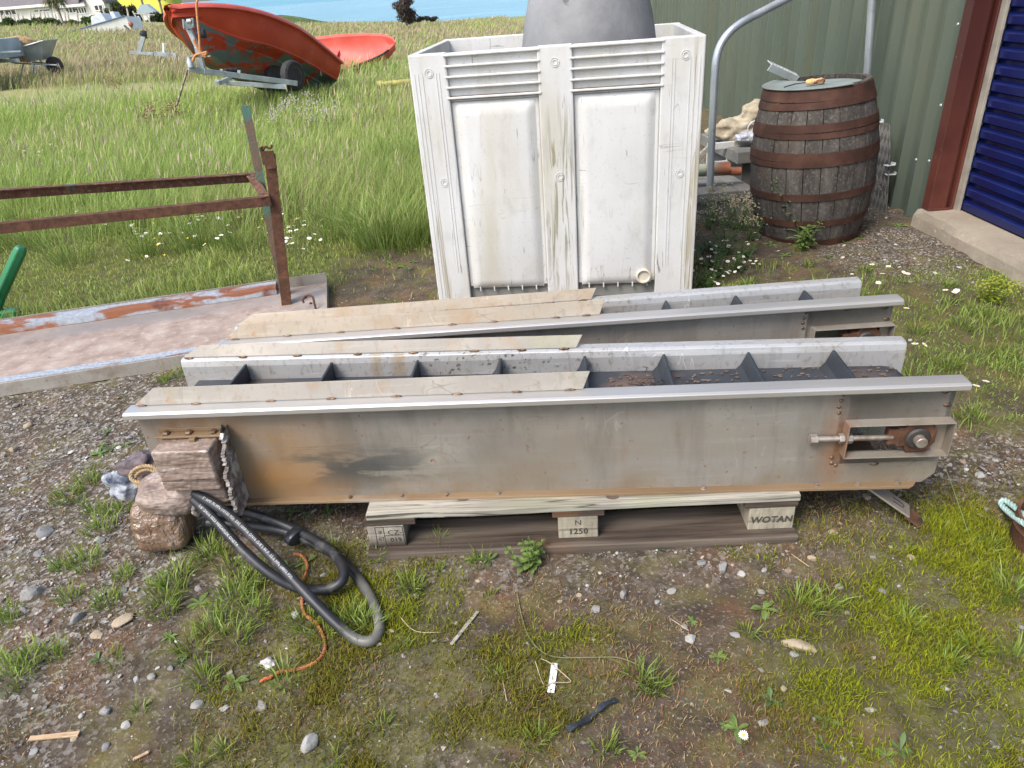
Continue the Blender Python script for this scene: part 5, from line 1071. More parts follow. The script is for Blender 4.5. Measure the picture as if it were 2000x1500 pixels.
# bleached leaning stakes in front of the houses
for k in range(22):
    px = [3, 12, 20, 29, 36, 45, 60, 68, 78, 88, 96, 103, 108, 114, 119, 126, 132, 150, 165, 205, 218, 250][k]; py0 = 40 - .02 * px + random.uniform(-2, 2); hgt = random.uniform(11, 19); ln_ = random.uniform(-7, 0)
    c = atY(px, py0, 80); tp = atY(px + ln_, py0 - hgt, 80) - c; t = thing('bleached_stake', 'bleached leaning stake among the hedge in front of the white houses', 'stake', tuple(c), 0, 'bleached stakes by the houses'); b = MB(); b.tube([(0, 0, -.5), tuple(tp * .5 + Vector((.05, 0, 0))), tuple(tp)], [.10, .08, .05], 6); b.build('stake_pole', plain('stake_wood', (.50, .45, .40), .8) if k == 0 else bpy.data.materials['stake_wood'], t)
for k, (px, py) in enumerate(((272, 40), (285, 41), (295, 42))):
    c = atY(px, py, 75); t = thing('rail_post', 'white leaning fence post below the pale blue hut', 'fence post', tuple(c), 0, 'white posts below the hut'); b = MB(); b.tube([(0, 0, -.4), (-.35, 0, .8)], .06, 6); b.tube([(-.3, 0, .6), (.5, 0, .5)], .035, 6); b.build('post_wood', bpy.data.materials['stake_wood'], t)

# ------------------------------------------------------------------ trees and bushes made of leaf cards spread through the crown
def leafmat(name, transl=.35):
    m = Mat(name, .7, spec=.2); a = m.n.new('ShaderNodeAttribute'); a.attribute_name = 'Col'; m.col = a.outputs[0]; return m.done(transl)
M['leaf'] = leafmat('leaf'); M['grass'] = leafmat('grass_blade', .4); M['dry'] = leafmat('dry_twig', .15)
def leaf_cloud(name, clusters, n, size, col, mat, parent, var=.45, aspect=1.6):
    tot = sum(c[3] * c[4] * c[5] for c in clusters); V = []; Cc = []
    for (cx, cy, cz, rx, ry, rz_) in clusters:
        k = max(8, int(n * rx * ry * rz_ / tot)); u = rng.normal(size=(k, 3)); u /= np.linalg.norm(u, axis=1)[:, None]; r = rng.random(k) ** .4
        p = u * r[:, None] * np.array([rx, ry, rz_]) * (1 + .3 * (rng.random((k, 1)) - .5)) + np.array([cx, cy, cz])
        a = rng.normal(size=(k, 3)); a /= np.linalg.norm(a, axis=1)[:, None]; b_ = np.cross(a, rng.normal(size=(k, 3))); b_ /= np.linalg.norm(b_, axis=1)[:, None]
        s = size * (.6 + .8 * rng.random((k, 1))); q = np.stack([p - a * s * aspect, p + b_ * s * .6, p + a * s * aspect, p - b_ * s * .6], 1); V.append(q.reshape(-1, 3))
        cc = np.array(col[:3])[None] * (1 + var * (rng.random((k, 1)) * 2 - 1)) * (1 + .15 * (rng.random((k, 3)) - .5)); Cc.append(np.repeat(np.clip(cc, 0, 1), 4, 0))
    V = np.concatenate(V); Cc = np.concatenate(Cc); f = np.arange(len(V)).reshape(-1, 4); return fastmesh(name, V, [f], mat, Cc, parent)
def bush(name, label, cat, c, wd, dp, ht, col, n, size, group=None, stems=4, lumps=7):
    t = thing(name, label, cat, tuple(c), 0, group); cl = []
    for k in range(lumps):
        a = random.uniform(0, 2 * pi); r = random.random() ** .5 * .6; h = random.uniform(.3, .8); s = random.uniform(.3, .48); cl.append((wd * r * cos(a) * .75, dp * r * sin(a) * .75, ht * h, wd * s * .7, dp * s * .7, ht * s * .62))
    leaf_cloud('foliage', cl, n, size, col, M['leaf'], t); b = MB()
    for k in range(stems): x, y = random.uniform(-.3, .3) * wd, random.uniform(-.3, .3) * dp; b.tube([(x * .3, y * .3, -.3), (x * .8, y * .8, ht * .35), (x * 1.1, y * 1.1, ht * .75)], [ht * .03, ht * .02, ht * .008], 5)
    b.build('stems', bpy.data.materials['pole_wood'], t); return t
hg = 'shrubs of the hedge before the houses'
for k in range(16):
    px = -25 + k * 18; c = atY(px, 50 - .012 * px, 62); bush('hedge_shrub', 'green shrub of the field hedge in front of the white houses', 'shrub', c + Vector((0, 0, -.3)), random.uniform(.9, 1.3), .8, random.uniform(.55, .85), (.07, .11, .035) if k % 3 else (.11, .13, .05), 900, .09, hg)
for (px, py, lab, w_, h_, cc) in ((225, 30, 'rounded green bush below the gabled house', 1.6, 1.9, (.085, .11, .04)), (252, 34, 'dark olive bush left of the pale blue hut', 1.5, 1.7, (.06, .06, .035)), (311, 38, 'dense green bush right of the pale blue hut', 1.2, 1.3, (.07, .085, .04)), (238, 37, 'low spreading green bush under the edge of the yellow field', 1.6, 1.3, (.10, .13, .05)), (266, 40, 'brownish bush directly left of the hut wall', 1.3, 1.2, (.075, .07, .045)), (215, 36, 'pale green bush against the corner of the gabled house', 1.2, 1.5, (.10, .12, .06)), (283, 42, 'low green bush in front of the hut', 1.5, .8, (.09, .11, .05))):
    bush('garden_bush', lab, 'bush', atY(px, py + 7, 84) + Vector((0, 0, -.3)), w_, 1.0, h_, cc, 1500, .10)
def tree(name, label, c, ht, cl, col, n, size, cat='tree', trunk=(.14, .10, .08)):
    t = thing(name, label, cat, tuple(c)); b = MB(); b.tube([(0, 0, -.5), (.05, 0, ht * .3), (0, .05, ht * .7)], [ht * .03, ht * .022, ht * .01], 7)
    for q in cl[:6]: b.tube([(0, 0, ht * .28), (q[0] * .5, q[1] * .5, (ht * .3 + q[2]) / 2), (q[0], q[1], q[2])], [ht * .014, ht * .01, ht * .004], 5)
    b.build('trunk', bpy.data.materials['pole_wood'], t); leaf_cloud('crown', cl, n, size, col, M['leaf'], t); return t
rc = lambda n, w, z0, z1, s: [(random.uniform(-w, w), random.uniform(-w, w), random.uniform(z0, z1), s * random.uniform(.6, 1.1), s * random.uniform(.6, 1.1), s * random.uniform(.5, .9)) for _ in range(n)]
tree('dark_tree', 'dark bare looking tree against the yellow field left of the red boat', atY(318, 30, 90), 4.5, rc(9, 1.0, 1.2, 3.6, .65), (.045, .05, .035), 1800, .10)
# palm like cabbage tree by the bungalow
c = atY(118, 36, 88); t = thing('cabbage_tree', 'spiky cabbage tree standing before the bungalow', 'tree', tuple(c)); b = MB(); b.tube([(0, 0, -1), (.05, 0, 1.2)], [.22, .16], 8); b.build('trunk', bpy.data.materials['pole_wood'], t)
V = []; Cc = []
for k in range(420):
    hc = Vector((random.choice((-.6, 0, .6)), 0, 1.9)) ; d = Vector((random.gauss(0, 1), random.gauss(0, 1), random.gauss(.15, .9))).normalized(); s = d.cross(Vector((0, 0, 1))).normalized() * .05; ln_ = random.uniform(.8, 1.35); e = hc + d * ln_ + Vector((0, 0, -.25)); mid = hc + d * ln_ * .6
    V += [hc, mid + s, e, mid - s]; cc = random.choice([(.10, .13, .05), (.14, .15, .07), (.30, .22, .11), (.07, .10, .05)]); Cc += [cc] * 4
fastmesh('crown', np.array([tuple(v) for v in V]), [np.arange(len(V)).reshape(-1, 4)], M['leaf'], np.array(Cc), t)
tree('shore_bush', 'lone dark windblown bush on the shoreline beside the sea', atY(793, 43, 62), 2.4, rc(16, .5, .2, 1.45, .55), (.10, .075, .065), 5200, .055)
for k in range(3): bush('shore_scrub', 'low dark scrub on the shoreline right of the lone bush', 'scrub', atY(820 + 16 * k, 44, 66), .8, .5, .45, (.06, .045, .03), 500, .05, 'low scrub along the shore')
tree('garden_tree', 'leafy green tree glimpsed between the bin and the green shed', atY(1262, 42, 15), 2.6, rc(12, .55, .5, 2.3, .34), (.06, .10, .03), 2600, .05)
t = thing('rail_fence', 'thin pale rail fence glimpsed between the bin and the green shed', 'fence', tuple(atY(1262, 45, 13.5))); b = MB(); b.bar((-.6, 0, .28), (.9, 0, .28), .03, .035); b.bar((-.6, 0, .05), (.9, 0, .05), .03, .035); b.build('rail', bpy.data.materials['stake_wood'], t); b = MB(); b.bar((-.12, .03, -.4), (-.12, .03, .4), .05, .05, (0, 1, 0)); b.build('post', bpy.data.materials['stake_wood'], t)
# ------------------------------------------------------------------ grass, moss, stones and weeds
XRn, URn, FFn = (np.array(v) for v in (XR, UR, _f))
def project(x, y, z):
    d = np.stack([x, y, z - CAM_H], -1); zz = d @ FFn; zz = np.where(zz < .05, .05, zz)
    return 1000 + FPX * (d @ XRn) / zz, 750 - FPX * (d @ URn) / zz
WALL_X = WX - .02
BLOCKS = [TRAY_POLY, BIN_POLY, [(1.03, 4.48), (1.7, 4.5), (2.4, 4.8), (2.4, 5.6), (1.0, 5.2)]]
PALLET_POLY = [(-.46, 1.55), (.77, 1.49), (.82, 2.32), (-.40, 2.38)]
def free(x, y, pallet=True):
    ok = np.ones(x.shape, bool)
    for P in BLOCKS + ([PALLET_POLY] if pallet else []): ok &= ~poly_in(x, y, P)
    ok &= np.hypot(x - bc.x, y - bc.y) > .285
    ok &= ~((x > 2.40) & (y < 4.1)) & ~((x > WALL_X) & (y >= 4.1))
    return ok
def scatter(n, x0, x1, y0, y1, dens, margin=260, pallet=True):
    x = rng.uniform(x0, x1, n); y = rng.uniform(y0, y1, n); k = (rng.random(n) < dens(x, y)) & free(x, y, pallet); x, y = x[k], y[k]
    z = terrain(x, y); px, py = project(x, y, z); k = (px > -margin) & (px < 2000 + margin) & (py > -200) & (py < 1500 + margin); return x[k], y[k], z[k]
def fan(n, y0, y1, th0, th1, dens, power=1.0):
    # points spread over a wedge x/y in [th0,th1]; power shapes how quickly they thin with distance
    u = rng.random(n); p = 1 - power
    y = np.exp(np.log(y0) + u * np.log(y1 / y0)) if abs(p) < 1e-6 else (y0 ** p + u * (y1 ** p - y0 ** p)) ** (1 / p)
    th = rng.uniform(th0, th1, n); x = th * y; k = (rng.random(n) < dens(x, y)) & free(x, y); return x[k], y[k], terrain(x[k], y[k])
def blades(name, x, y, z, h, wd, az, lean, base, tip, mat, kind='stuff', parent=None, z0=0.0):
    n = len(x); dx, dy = np.cos(az), np.sin(az); ang = az + pi / 2 + rng.normal(0, .7, n); sx, sy = np.cos(ang), np.sin(ang); V = np.zeros((n, 5, 3)); Cc = np.zeros((n, 5, 3))
    for i, (t, wf, k0) in enumerate(((0, .8, 0), (.55, 1, 2), (1, 0, 4))):
        hx = lean * h * t ** 1.8; hz = h * t * np.sqrt(np.maximum(.15, 1 - .55 * lean ** 2 * t ** 2)); cx = x + dx * hx; cy = y + dy * hx; cz = z + hz - .004 + z0
        for s, j in ((-1, 0), (1, 1)):
            if k0 == 4 and j: continue
            V[:, k0 + j] = np.stack([cx + s * sx * wd * wf * .5, cy + s * sy * wd * wf * .5, cz], -1); Cc[:, k0 + j] = base * (1 - t) + tip * t
    off = np.arange(n)[:, None] * 5; q = off + np.array([0, 1, 3, 2]); tr_ = off + np.array([2, 3, 4])
    o = fastmesh(name, V.reshape(-1, 3), [q, tr_], mat, Cc.reshape(-1, 3), parent)
    return tag(o, kind=kind) if kind else o
def colors(n, pal, w_=None, var=.2):
    pal = np.array(pal); i = rng.choice(len(pal), n, p=w_); c = pal[i] * (1 + var * (rng.random((n, 1)) * 2 - 1)) * (1 + .12 * (rng.random((n, 3)) - .5)); return np.clip(c, 0, 1)
def stufflabel(o, label, cat): return tag(o, label, cat)
G1, G2, G3, G4 = (.30, .40, .095), (.38, .48, .14), (.20, .29, .07), (.47, .49, .20)
DRY = (.44, .36, .21); PINK = (.46, .36, .27)
# tall field grass
def dfield(x, y):
    d = sstep(5.2, 6.8, y + (fbm(x, y, .9, 3) - .5) * 2.6 + .9 * np.exp(-((x + .55) / .45) ** 2) * 1.6); d = d * (.45 + .55 * sstep(.35, .6, fbm(x, y, .8, 3)))
    d = d * (1 - ((x > 1.0) & (y < 13)))
    path = ell(x, y, -7.5, 15.5, 7.0, 1.6, .4)       # the mown track past the wheelbarrow
    return d * (1 - .93 * path) * (1 - sstep(58, 62, y) * sstep(-.20, -.27, x / y))
def make_field(name, n, y0, y1, pw, hh, ww, th=(-.95, .55)):
    x, y, z = fan(n, y0, y1, th[0], th[1], dfield, pw); n = len(x)
    dry = np.maximum(sstep(11, 24, y + (fbm(x, y, .16, 3) - .5) * 22) * (.6 + .4 * sstep(.4, .6, fbm(x, y, .22, 3))), .22 * sstep(.5, .66, fbm(x + 7, y, .55, 3)))
    h = hh * (.55 + .75 * rng.random(n)) * (.7 + .6 * fbm(x, y, .7, 2)); wdt = ww * y / 8 * (.7 + .6 * rng.random(n)); wdt = np.maximum(wdt, .004)
    base = colors(n, [G1, G3, G2]); tip = colors(n, [G1, G2, G4, (.20, .28, .055)]); isd = rng.random(n) < dry * .93
    tip[isd] = colors(isd.sum(), [DRY, PINK, (.50, .41, .29), (.36, .30, .16)]); base[isd] = colors(isd.sum(), [(.22, .23, .08), (.32, .27, .13)])
    az = rng.normal(.55, .9, n); lean = np.clip(rng.normal(.5, .22, n), .05, 1.0)
    return blades(name, x, y, z, h, wdt, az, lean, base, tip, M['grass'])
o = make_field('tall_grass_near', 150000, 4.4, 14, 1.0, .27, .0058); stufflabel(o, 'tall green grass filling the field before the red boat', 'grass')
o = make_field('tall_grass_middle', 80000, 14, 34, 1.0, .30, .0075); stufflabel(o, 'long grass turning tan around the boats', 'grass')
o = make_field('tall_grass_distant', 70000, 34, 96, 1.0, .34, .0085); stufflabel(o, 'pinkish tan seeding grass reaching to the shore and hedge', 'grass')
# seed heads
x, y, z = fan(9000, 5.6, 40, -.8, .3, lambda x, y: dfield(x, y) * (.25 + .75 * sstep(.45, .65, fbm(x, y, .5, 2))), 1.0); n = len(x)
o = blades('grass_seed_heads', x, y, z, .045 + .06 * rng.random(n), .009 * np.maximum(y / 8, .8), rng.normal(.5, .8, n), .5 * rng.random(n), colors(n, [PINK, DRY, (.40, .33, .26)]), colors(n, [PINK, (.45, .37, .3)]), M['dry'], z0=.24 + .14 * rng.random(n)); stufflabel(o, 'pale seed heads standing over the tall grass', 'grass')
# short lawn with clumps
def dlawn(x, y): return zones(x, y)[1] * (.5 + .5 * sstep(.3, .55, fbm(x, y, 2.5, 3)))
x, y, z = scatter(150000, -6.5, 1.6, 3.0, 8.5, dlawn); n = len(x); cl = fbm(x, y, 1.7, 3)
h = (.035 + .085 * sstep(.42, .7, cl) + .05 * sstep(4.6, 6.5, y)) * (.5 + .8 * rng.random(n))
yel = sstep(.45, .65, fbm(x + 9, y, 1.1, 3))[:, None]; tipc = colors(n, [(.33, .41, .09), (.42, .48, .13), G4]) * (1 - yel * .5) + np.array([[.46, .44, .12]]) * yel * .5
o = blades('lawn_grass', x, y, z, h, .0035 + .003 * rng.random(n), rng.random(n) * 2 * pi, rng.random(n) * .8, colors(n, [G3, G1, (.18, .21, .05)]), tipc, M['grass']); stufflabel(o, 'short lawn grass behind the tray', 'grass')
# grass to the right of the conveyors
x, y, z = scatter(60000, .9, 3.3, 1.5, 4.3, lambda x, y: zones(x, y)[2] * (.25 + .75 * sstep(.42, .58, fbm(x, y, 4, 3)))); n = len(x)
o = blades('yard_grass', x, y, z, (.018 + .055 * sstep(.4, .7, fbm(x, y, 3.5, 3))) * (.5 + .9 * rng.random(n)), .0026 + .0022 * rng.random(n), rng.random(n) * 2 * pi, rng.random(n) * .95, colors(n, [G3, G1]), colors(n, [G1, G2, (.18, .27, .03), (.26, .27, .07)]), M['grass']); stufflabel(o, 'patchy green grass on the right of the conveyors', 'grass')
# moss and fine turf in the foreground
x, y, z = scatter(330000, -1.5, 1.6, .55, 1.75, lambda x, y: zones(x, y)[3] * (.15 + .85 * sstep(.40, .60, fbm(x, y, 8, 3))), 200); n = len(x)
br_ = sstep(.45, .62, fbm(x + 3, y - 8, 3, 3) + .07 * (x > .5))[:, None]
tipc = colors(n, [(.25, .25, .02), (.33, .31, .03), (.27, .20, .04)]) * (1 - br_) + colors(n, [(.36, .41, .015), (.43, .45, .02), (.27, .33, .02)]) * br_
o = blades('moss_turf', x, y, z, (.008 + .018 * fbm(x, y, 6, 2) + .016 * rng.random(n) ** 3), .0016 + .0012 * rng.random(n), rng.random(n) * 2 * pi, rng.random(n) * .9, colors(n, [(.10, .12, .02), (.15, .13, .035)]), tipc, M['grass']); stufflabel(o, 'low yellow green moss and turf in the foreground', 'moss')
# reddish and brown dead low growth
x, y, z = scatter(120000, -1.6, 1.6, .55, 2.6, lambda x, y: .75 * sstep(.50, .62, fbm(x - 4, y + 2, 4.5, 4)) * (1 - .5 * zones(x, y)[0]), 200); n = len(x)
o = blades('dead_stems', x, y, z, .006 + .016 * rng.random(n), .0016 + .001 * rng.random(n), rng.random(n) * 2 * pi, .3 + .7 * rng.random(n), colors(n, [(.16, .08, .04), (.18, .13, .06)]), colors(n, [(.34, .14, .06), (.32, .24, .10), (.26, .22, .06), (.42, .33, .19)]), M['dry']); stufflabel(o, 'reddish brown dead growth over the bare soil', 'ground cover')
# tufts: tussocks of longer blades
def tufts(name, spots, nb, h, spread, label, pal=None):
    X = []; Y_ = []; AZ = []; HH = []
    for (cx, cy, k) in spots:
        m_ = int(nb * k); r = spread * k * rng.random(m_) ** .6; a = rng.random(m_) * 2 * pi; X.append(cx + r * np.cos(a)); Y_.append(cy + r * np.sin(a)); AZ.append(a + rng.normal(0, .5, m_)); HH.append(h * (.4 + .8 * rng.random(m_)) * (.6 + .4 * k))
    x, y, az, hh = map(np.concatenate, (X, Y_, AZ, HH)); n = len(x)
    o = blades(name, x, y, terrain(x, y), hh, .0022 + .0018 * rng.random(n), az, .25 + .75 * rng.random(n), colors(n, [G3, (.10, .15, .02)]), colors(n, pal or [G2, (.22, .29, .035), (.28, .31, .06), (.16, .24, .03)]), M['grass']); return stufflabel(o, label, 'grass')
sp = []
for (px, py, k) in ((165, 945, 1), (130, 975, .8), (195, 1035, .9), (235, 1000, .7), (170, 1105, .9), (185, 1000, .6), (120, 1110, .5), (330, 1160, 1), (350, 1130, .9), (400, 1080, .9), (320, 1190, .8), (470, 1150, .9), (500, 1130, .8), (450, 1180, 1), (490, 1200, .9), (420, 1230, .8), (380, 1265, .9), (460, 1250, .8), (400, 1330, .7), (60, 1290, .7), (30, 1330, 1), (105, 1280, .6), (210, 1180, .7), (135, 1170, .6), (420, 1090, .8), (450, 1110, .6), (640, 1240, .8), (690, 1220, .9), (720, 1230, .7), (590, 1220, .8), (800, 1150, .6), (735, 1090, .4), (350, 560, .7), (360, 730, .8), (300, 590, .5), (320, 745, .6), (1460, 1240, .3), (1250, 1330, .8), (1280, 1345, .6), (1560, 1190, 1.0), (1610, 1185, .7), (1770, 1220, .7), (1850, 1300, .6), (1970, 1160, .9), (1990, 1290, .8), (1900, 1270, .6), (1930, 1070, .5), (560, 1330, .6), (240, 1130, .5), (20, 1210, .5), (1050, 1450, .5), (1180, 1470, .5), (860, 1060, .4), (940, 1100, .5), (1740, 760, .8), (1800, 800, .6), (1850, 720, .9), (1900, 820, .8), (1880, 640, .8), (1790, 650, .6), (1960, 700, .9), (1700, 660, .5), (1690, 530, .6), (1580, 520, .6), (1560, 490, .5), (1950, 560, .9), (1850, 560, .6), (1460, 560, .6)):
    p = gat(px, py); sp.append((p.x, p.y, k))
tufts('grass_tufts', sp, 90, .062, .052, 'bright grass tufts dotted over gravel and soil')
sp = [(float(x), float(y), float(k)) for x, y, k in zip(rng.uniform(-1.5, .1, 60), rng.uniform(.9, 2.6, 60), rng.uniform(.25, .6, 60)) if free(np.array([x]), np.array([y]))[0]]
tufts('small_tufts', sp, 60, .05, .05, 'small scattered grass tufts on the gravel')
sp = []
for k in range(60):
    x = random.uniform(-1.0, -.38); y = random.uniform(4.3, 7.0); sp.append((x, y, random.uniform(.8, 1.4)))
for k in range(40):
    x = random.uniform(-4.5, -.8); y = random.uniform(4.6, 6.6); sp.append((x, y, random.uniform(.6, 1.2)))
tufts('tussocks', sp, 120, .30, .12, 'tall grass tussocks beside the bin and behind the stand', [G2, (.18, .26, .05), G4, (.14, .22, .04)])
# stones
def stone_templates(k=10):
    T_ = []
    for i in range(k):
        bm = bmesh.new(); pts = rng.normal(size=(13, 3)); pts /= np.linalg.norm(pts, axis=1)[:, None]; pts *= np.array([1, rng.uniform(.6, 1), rng.uniform(.35, .7)]) * rng.uniform(.75, 1.1, (13, 1))
        for p in pts: bm.verts.new(p)
        bmesh.ops.convex_hull(bm, input=bm.verts); bmesh.ops.triangulate(bm, faces=bm.faces); bm.verts.ensure_lookup_table()
        loose = [v for v in bm.verts if not v.link_faces]; bmesh.ops.delete(bm, geom=loose, context='VERTS'); bm.verts.index_update()
        T_.append((np.array([v.co[:] for v in bm.verts]), np.array([[v.index for v in f.verts] for f in bm.faces]))); bm.free()
    return T_
ST = stone_templates()
STONE_PAL = [(.20, .19, .175), (.30, .285, .265), (.40, .385, .36), (.26, .22, .18), (.36, .30, .235), (.17, .16, .155), (.42, .40, .37), (.25, .19, .15)]
m = Mat('gravel_stone', .85, spec=.3); a = m.n.new('ShaderNodeAttribute'); a.attribute_name = 'Col'; m.col = a.outputs[0]; m.layer((.10, .085, .07), 60, .5, .75, amt=.5, detail=6).layer((.5, .48, .45), 110, .66, .74, amt=.2, detail=3); m.nbump(120, .5, .003, detail=5); M['stone'] = m.done()
def gravel(name, x, y, z, s, label):
    V = []; F = []; Cc = []; o_ = 0; n = len(x); tid = rng.integers(0, len(ST), n); cc = colors(n, STONE_PAL)
    for i, (v, f) in enumerate(ST):
        k = np.where(tid == i)[0]
        if not len(k): continue
        a = rng.random(len(k)) * 2 * pi; c, s_ = np.cos(a), np.sin(a); sc = s[k] * .5; vv = v[None] * sc[:, None, None]; tl = rng.normal(0, .25, len(k))
        X = vv[..., 0] * c[:, None] - vv[..., 1] * s_[:, None]; Y_ = vv[..., 0] * s_[:, None] + vv[..., 1] * c[:, None]; Z = vv[..., 2] + X * tl[:, None]
        P = np.stack([X + x[k][:, None], Y_ + y[k][:, None], Z + z[k][:, None] + sc[:, None] * .12], -1); nv = len(v)
        F.append((f[None] + (np.arange(len(k)) * nv)[:, None, None] + o_).reshape(-1, 3)); V.append(P.reshape(-1, 3)); Cc.append(np.repeat(cc[k], nv, 0)); o_ += nv * len(k)
    ob = fastmesh(name, np.concatenate(V), [np.concatenate(F)], M['stone'], np.concatenate(Cc)); tag(ob, label, 'gravel', kind='stuff'); return ob
x, y, z = scatter(60000, -3.2, 2.6, .6, 5.2, lambda x, y: zones(x, y)[0] ** 1.4 * .6 + .03, 200, pallet=False); n = len(x)
gravel('gravel', x, y, z, np.minimum(.004 + .011 * rng.random(n) ** 1.7 + (rng.random(n) < .10) * .020 * rng.random(n), .035), 'grey brown gravel stones spread over the yard')
x, y, z = scatter(90000, -2.6, 2.6, .6, 4.6, lambda x, y: .08 + .8 * zones(x, y)[0], 200, pallet=False); n = len(x)
gravel('grit', x, y, z, .0022 + .0035 * rng.random(n), 'fine grit between the gravel stones')
# single stones one can point to
def stone(px, py, wpx, col, label, group=None, flat=.55, elong=1.0, rz=0):
    p = gat(px, py); s = wpx / FPX * (p - Vector((0, 0, CAM_H))).dot(_f) / 2; bm = bmesh.new(); bmesh.ops.create_icosphere(bm, subdivisions=3, radius=1); sd = Vector((px * .13, py * .17, 3))
    pl = [(Vector((random.gauss(0, 1), random.gauss(0, 1), random.gauss(0, .8))).normalized(), random.uniform(.62, .9)) for _ in range(11)]
    for v in bm.verts:
        c = v.co.normalized(); r = 1 + .12 * mnoise.noise(c * 1.6 + sd)
        for nn_, d_ in pl:
            q = c.dot(nn_)
            if q * r > d_: r = d_ / q
        r += .02 * mnoise.noise(c * 6 + sd); v.co = Vector((c.x * r * s, c.y * r * s / elong, c.z * r * s * flat))
    me = bpy.data.meshes.new('stone'); bm.to_mesh(me); bm.free(); me.materials.append(col); o = bpy.data.objects.new('stone', me); COL.objects.link(o); o.location = (p.x, p.y, p.z + s * flat * .35); o.rotation_euler = (random.uniform(-.15, .15), random.uniform(-.15, .15), rz)
    me.polygons.foreach_set('use_smooth', [True] * len(me.polygons)); me.set_sharp_from_angle(angle=rad(22)); return tag(o, label, 'stone', group)
def stonemat(name, c):
    m = Mat(name, .85, spec=.3).base([(.3, tuple(x * .7 for x in c)), (.6, c), (.8, tuple(min(1, x * 1.25) for x in c))], 26, detail=9, rough=.7); m.layer((.16, .13, .10), 22, .58, .72, amt=.5, detail=5); m.nbump(70, .6, .004, detail=7); return m.done()
SG, SB, ST_, SW = stonemat('stone_grey', (.27, .26, .24)), stonemat('stone_blue', (.20, .20, .195)), stonemat('stone_tan', (.36, .29, .20)), stonemat('stone_white', (.36, .35, .32))
for a in ((62, 1163, 46, SG, 'pale grey angular stone at the left border beneath the blue grey one', None, .7, 1.5, .6), (88, 1042, 40, SB, 'blue grey rounded stone in the gravel on the left', None, .55, 1.2, .2), (240, 1215, 46, ST_, 'broad flat tan stone in the soil below the motor', None, .35, 1.2, .5), (192, 1241, 30, ST_, 'smaller tan stone just left of the broad flat tan one', None, .45, 1.3, 0), (153, 1210, 34, SG, 'upright grey stone left of the tan stones', None, .7, 1.8, 1.2), (207, 1391, 24, SG, 'small rounded grey stone near the bottom left', None, .75, 1.1, 0), (607, 1455, 44, SW, 'big rough whitish stone at the bottom centre left', None, .8, 1.6, 1.1), (386, 1378, 27, SG, 'grey stone half sunk in turf below the orange rope end', None, .5, 1.3, 0), (512, 1383, 28, SG, 'flat grey stone in turf right of the half sunk one', None, .4, 1.6, .5), (1348, 1249, 26, SW, 'single whitish stone in the moss on the right', None, .75, 1.1, .2), (1560, 1262, 66, ST_, 'long wedge shaped tan stone in the moss on the right', None, .35, 2.2, -.45), (1551, 1279, 18, SG, 'little grey stone touching the long wedge shaped one', None, .7, 1.1, 0), (1217, 1165, 26, SG, 'upright pale stone in the soil in front of the pallet centre', None, .8, 1.6, 1.3), (1411, 1112, 32, SG, 'leaning grey stone in front of the pallet end', None, .8, 1.7, 1.2), (1447, 1123, 20, SW, 'white stone right beside the leaning grey stone', None, .7, 1.2, 0), (1312, 1155, 22, SG, 'grey chip left of the leaning grey stone', None, .4, 1.5, .3), (1436, 1241, 24, SG, 'flat grey chip right of the whitish stone', None, .4, 1.6, -.2), (577, 1203, 20, SW, 'white stone beside the orange rope', None, .7, 1.1, 0), (1490, 1413, 26, SG, 'pale flat stone next to the daisy rosette at the bottom right', None, .4, 1.4, 0), (1700, 1387, 26, SW, 'whitish flat chip at the bottom right', None, .3, 2, 0), (1845, 1345, 18, SW, 'small pale pebble in the right moss', None, .5, 1.7, -.5), (1640, 1148, 20, SG, 'grey stone in the moss near the steel bar', None, .6, 1.2, 0), (1915, 930, 22, SW, 'largest white stone of the gravel right of the conveyor end', None, .6, 1.2, 0)): stone(*a)
grp = 'loose stones scattered in the yard'
for (px, py) in ((100, 1015), (40, 1010), (200, 1060), (70, 1085), (130, 1065), (245, 1150), (260, 1105), (30, 1130), (95, 1220), (45, 1190), (300, 1320), (265, 1330), (340, 1310), (150, 1440), (70, 1470), (200, 1460), (160, 1400), (120, 1350), (240, 1420), (436, 1385), (500, 1490), (740, 1260), (770, 1230), (700, 1120), (870, 1180), (860, 1120), (930, 1130), (1090, 1180), (1130, 1160), (1160, 1190), (1280, 1180), (1330, 1225), (1500, 1110), (1480, 1160), (1370, 1100), (1390, 1140), (1620, 1040), (1590, 1090), (1700, 1085), (1650, 1200), (1720, 1160), (1780, 1090), (1850, 1020), (1880, 980), (1930, 1000), (1960, 930), (1830, 960), (1350, 1380), (1490, 1310), (1530, 1340), (1590, 1400), (1830, 1460), (1640, 1480), (60, 940), (30, 880), (150, 860), (60, 830), (250, 860)):
    stone(px + random.uniform(-8, 8), py + random.uniform(-6, 6), random.uniform(10, 22), random.choice((SG, SG, SB, ST_, SW)), 'loose stone lying in the gravel and soil of the yard', grp, random.uniform(.4, .7), random.uniform(1, 1.7), random.uniform(0, 3))
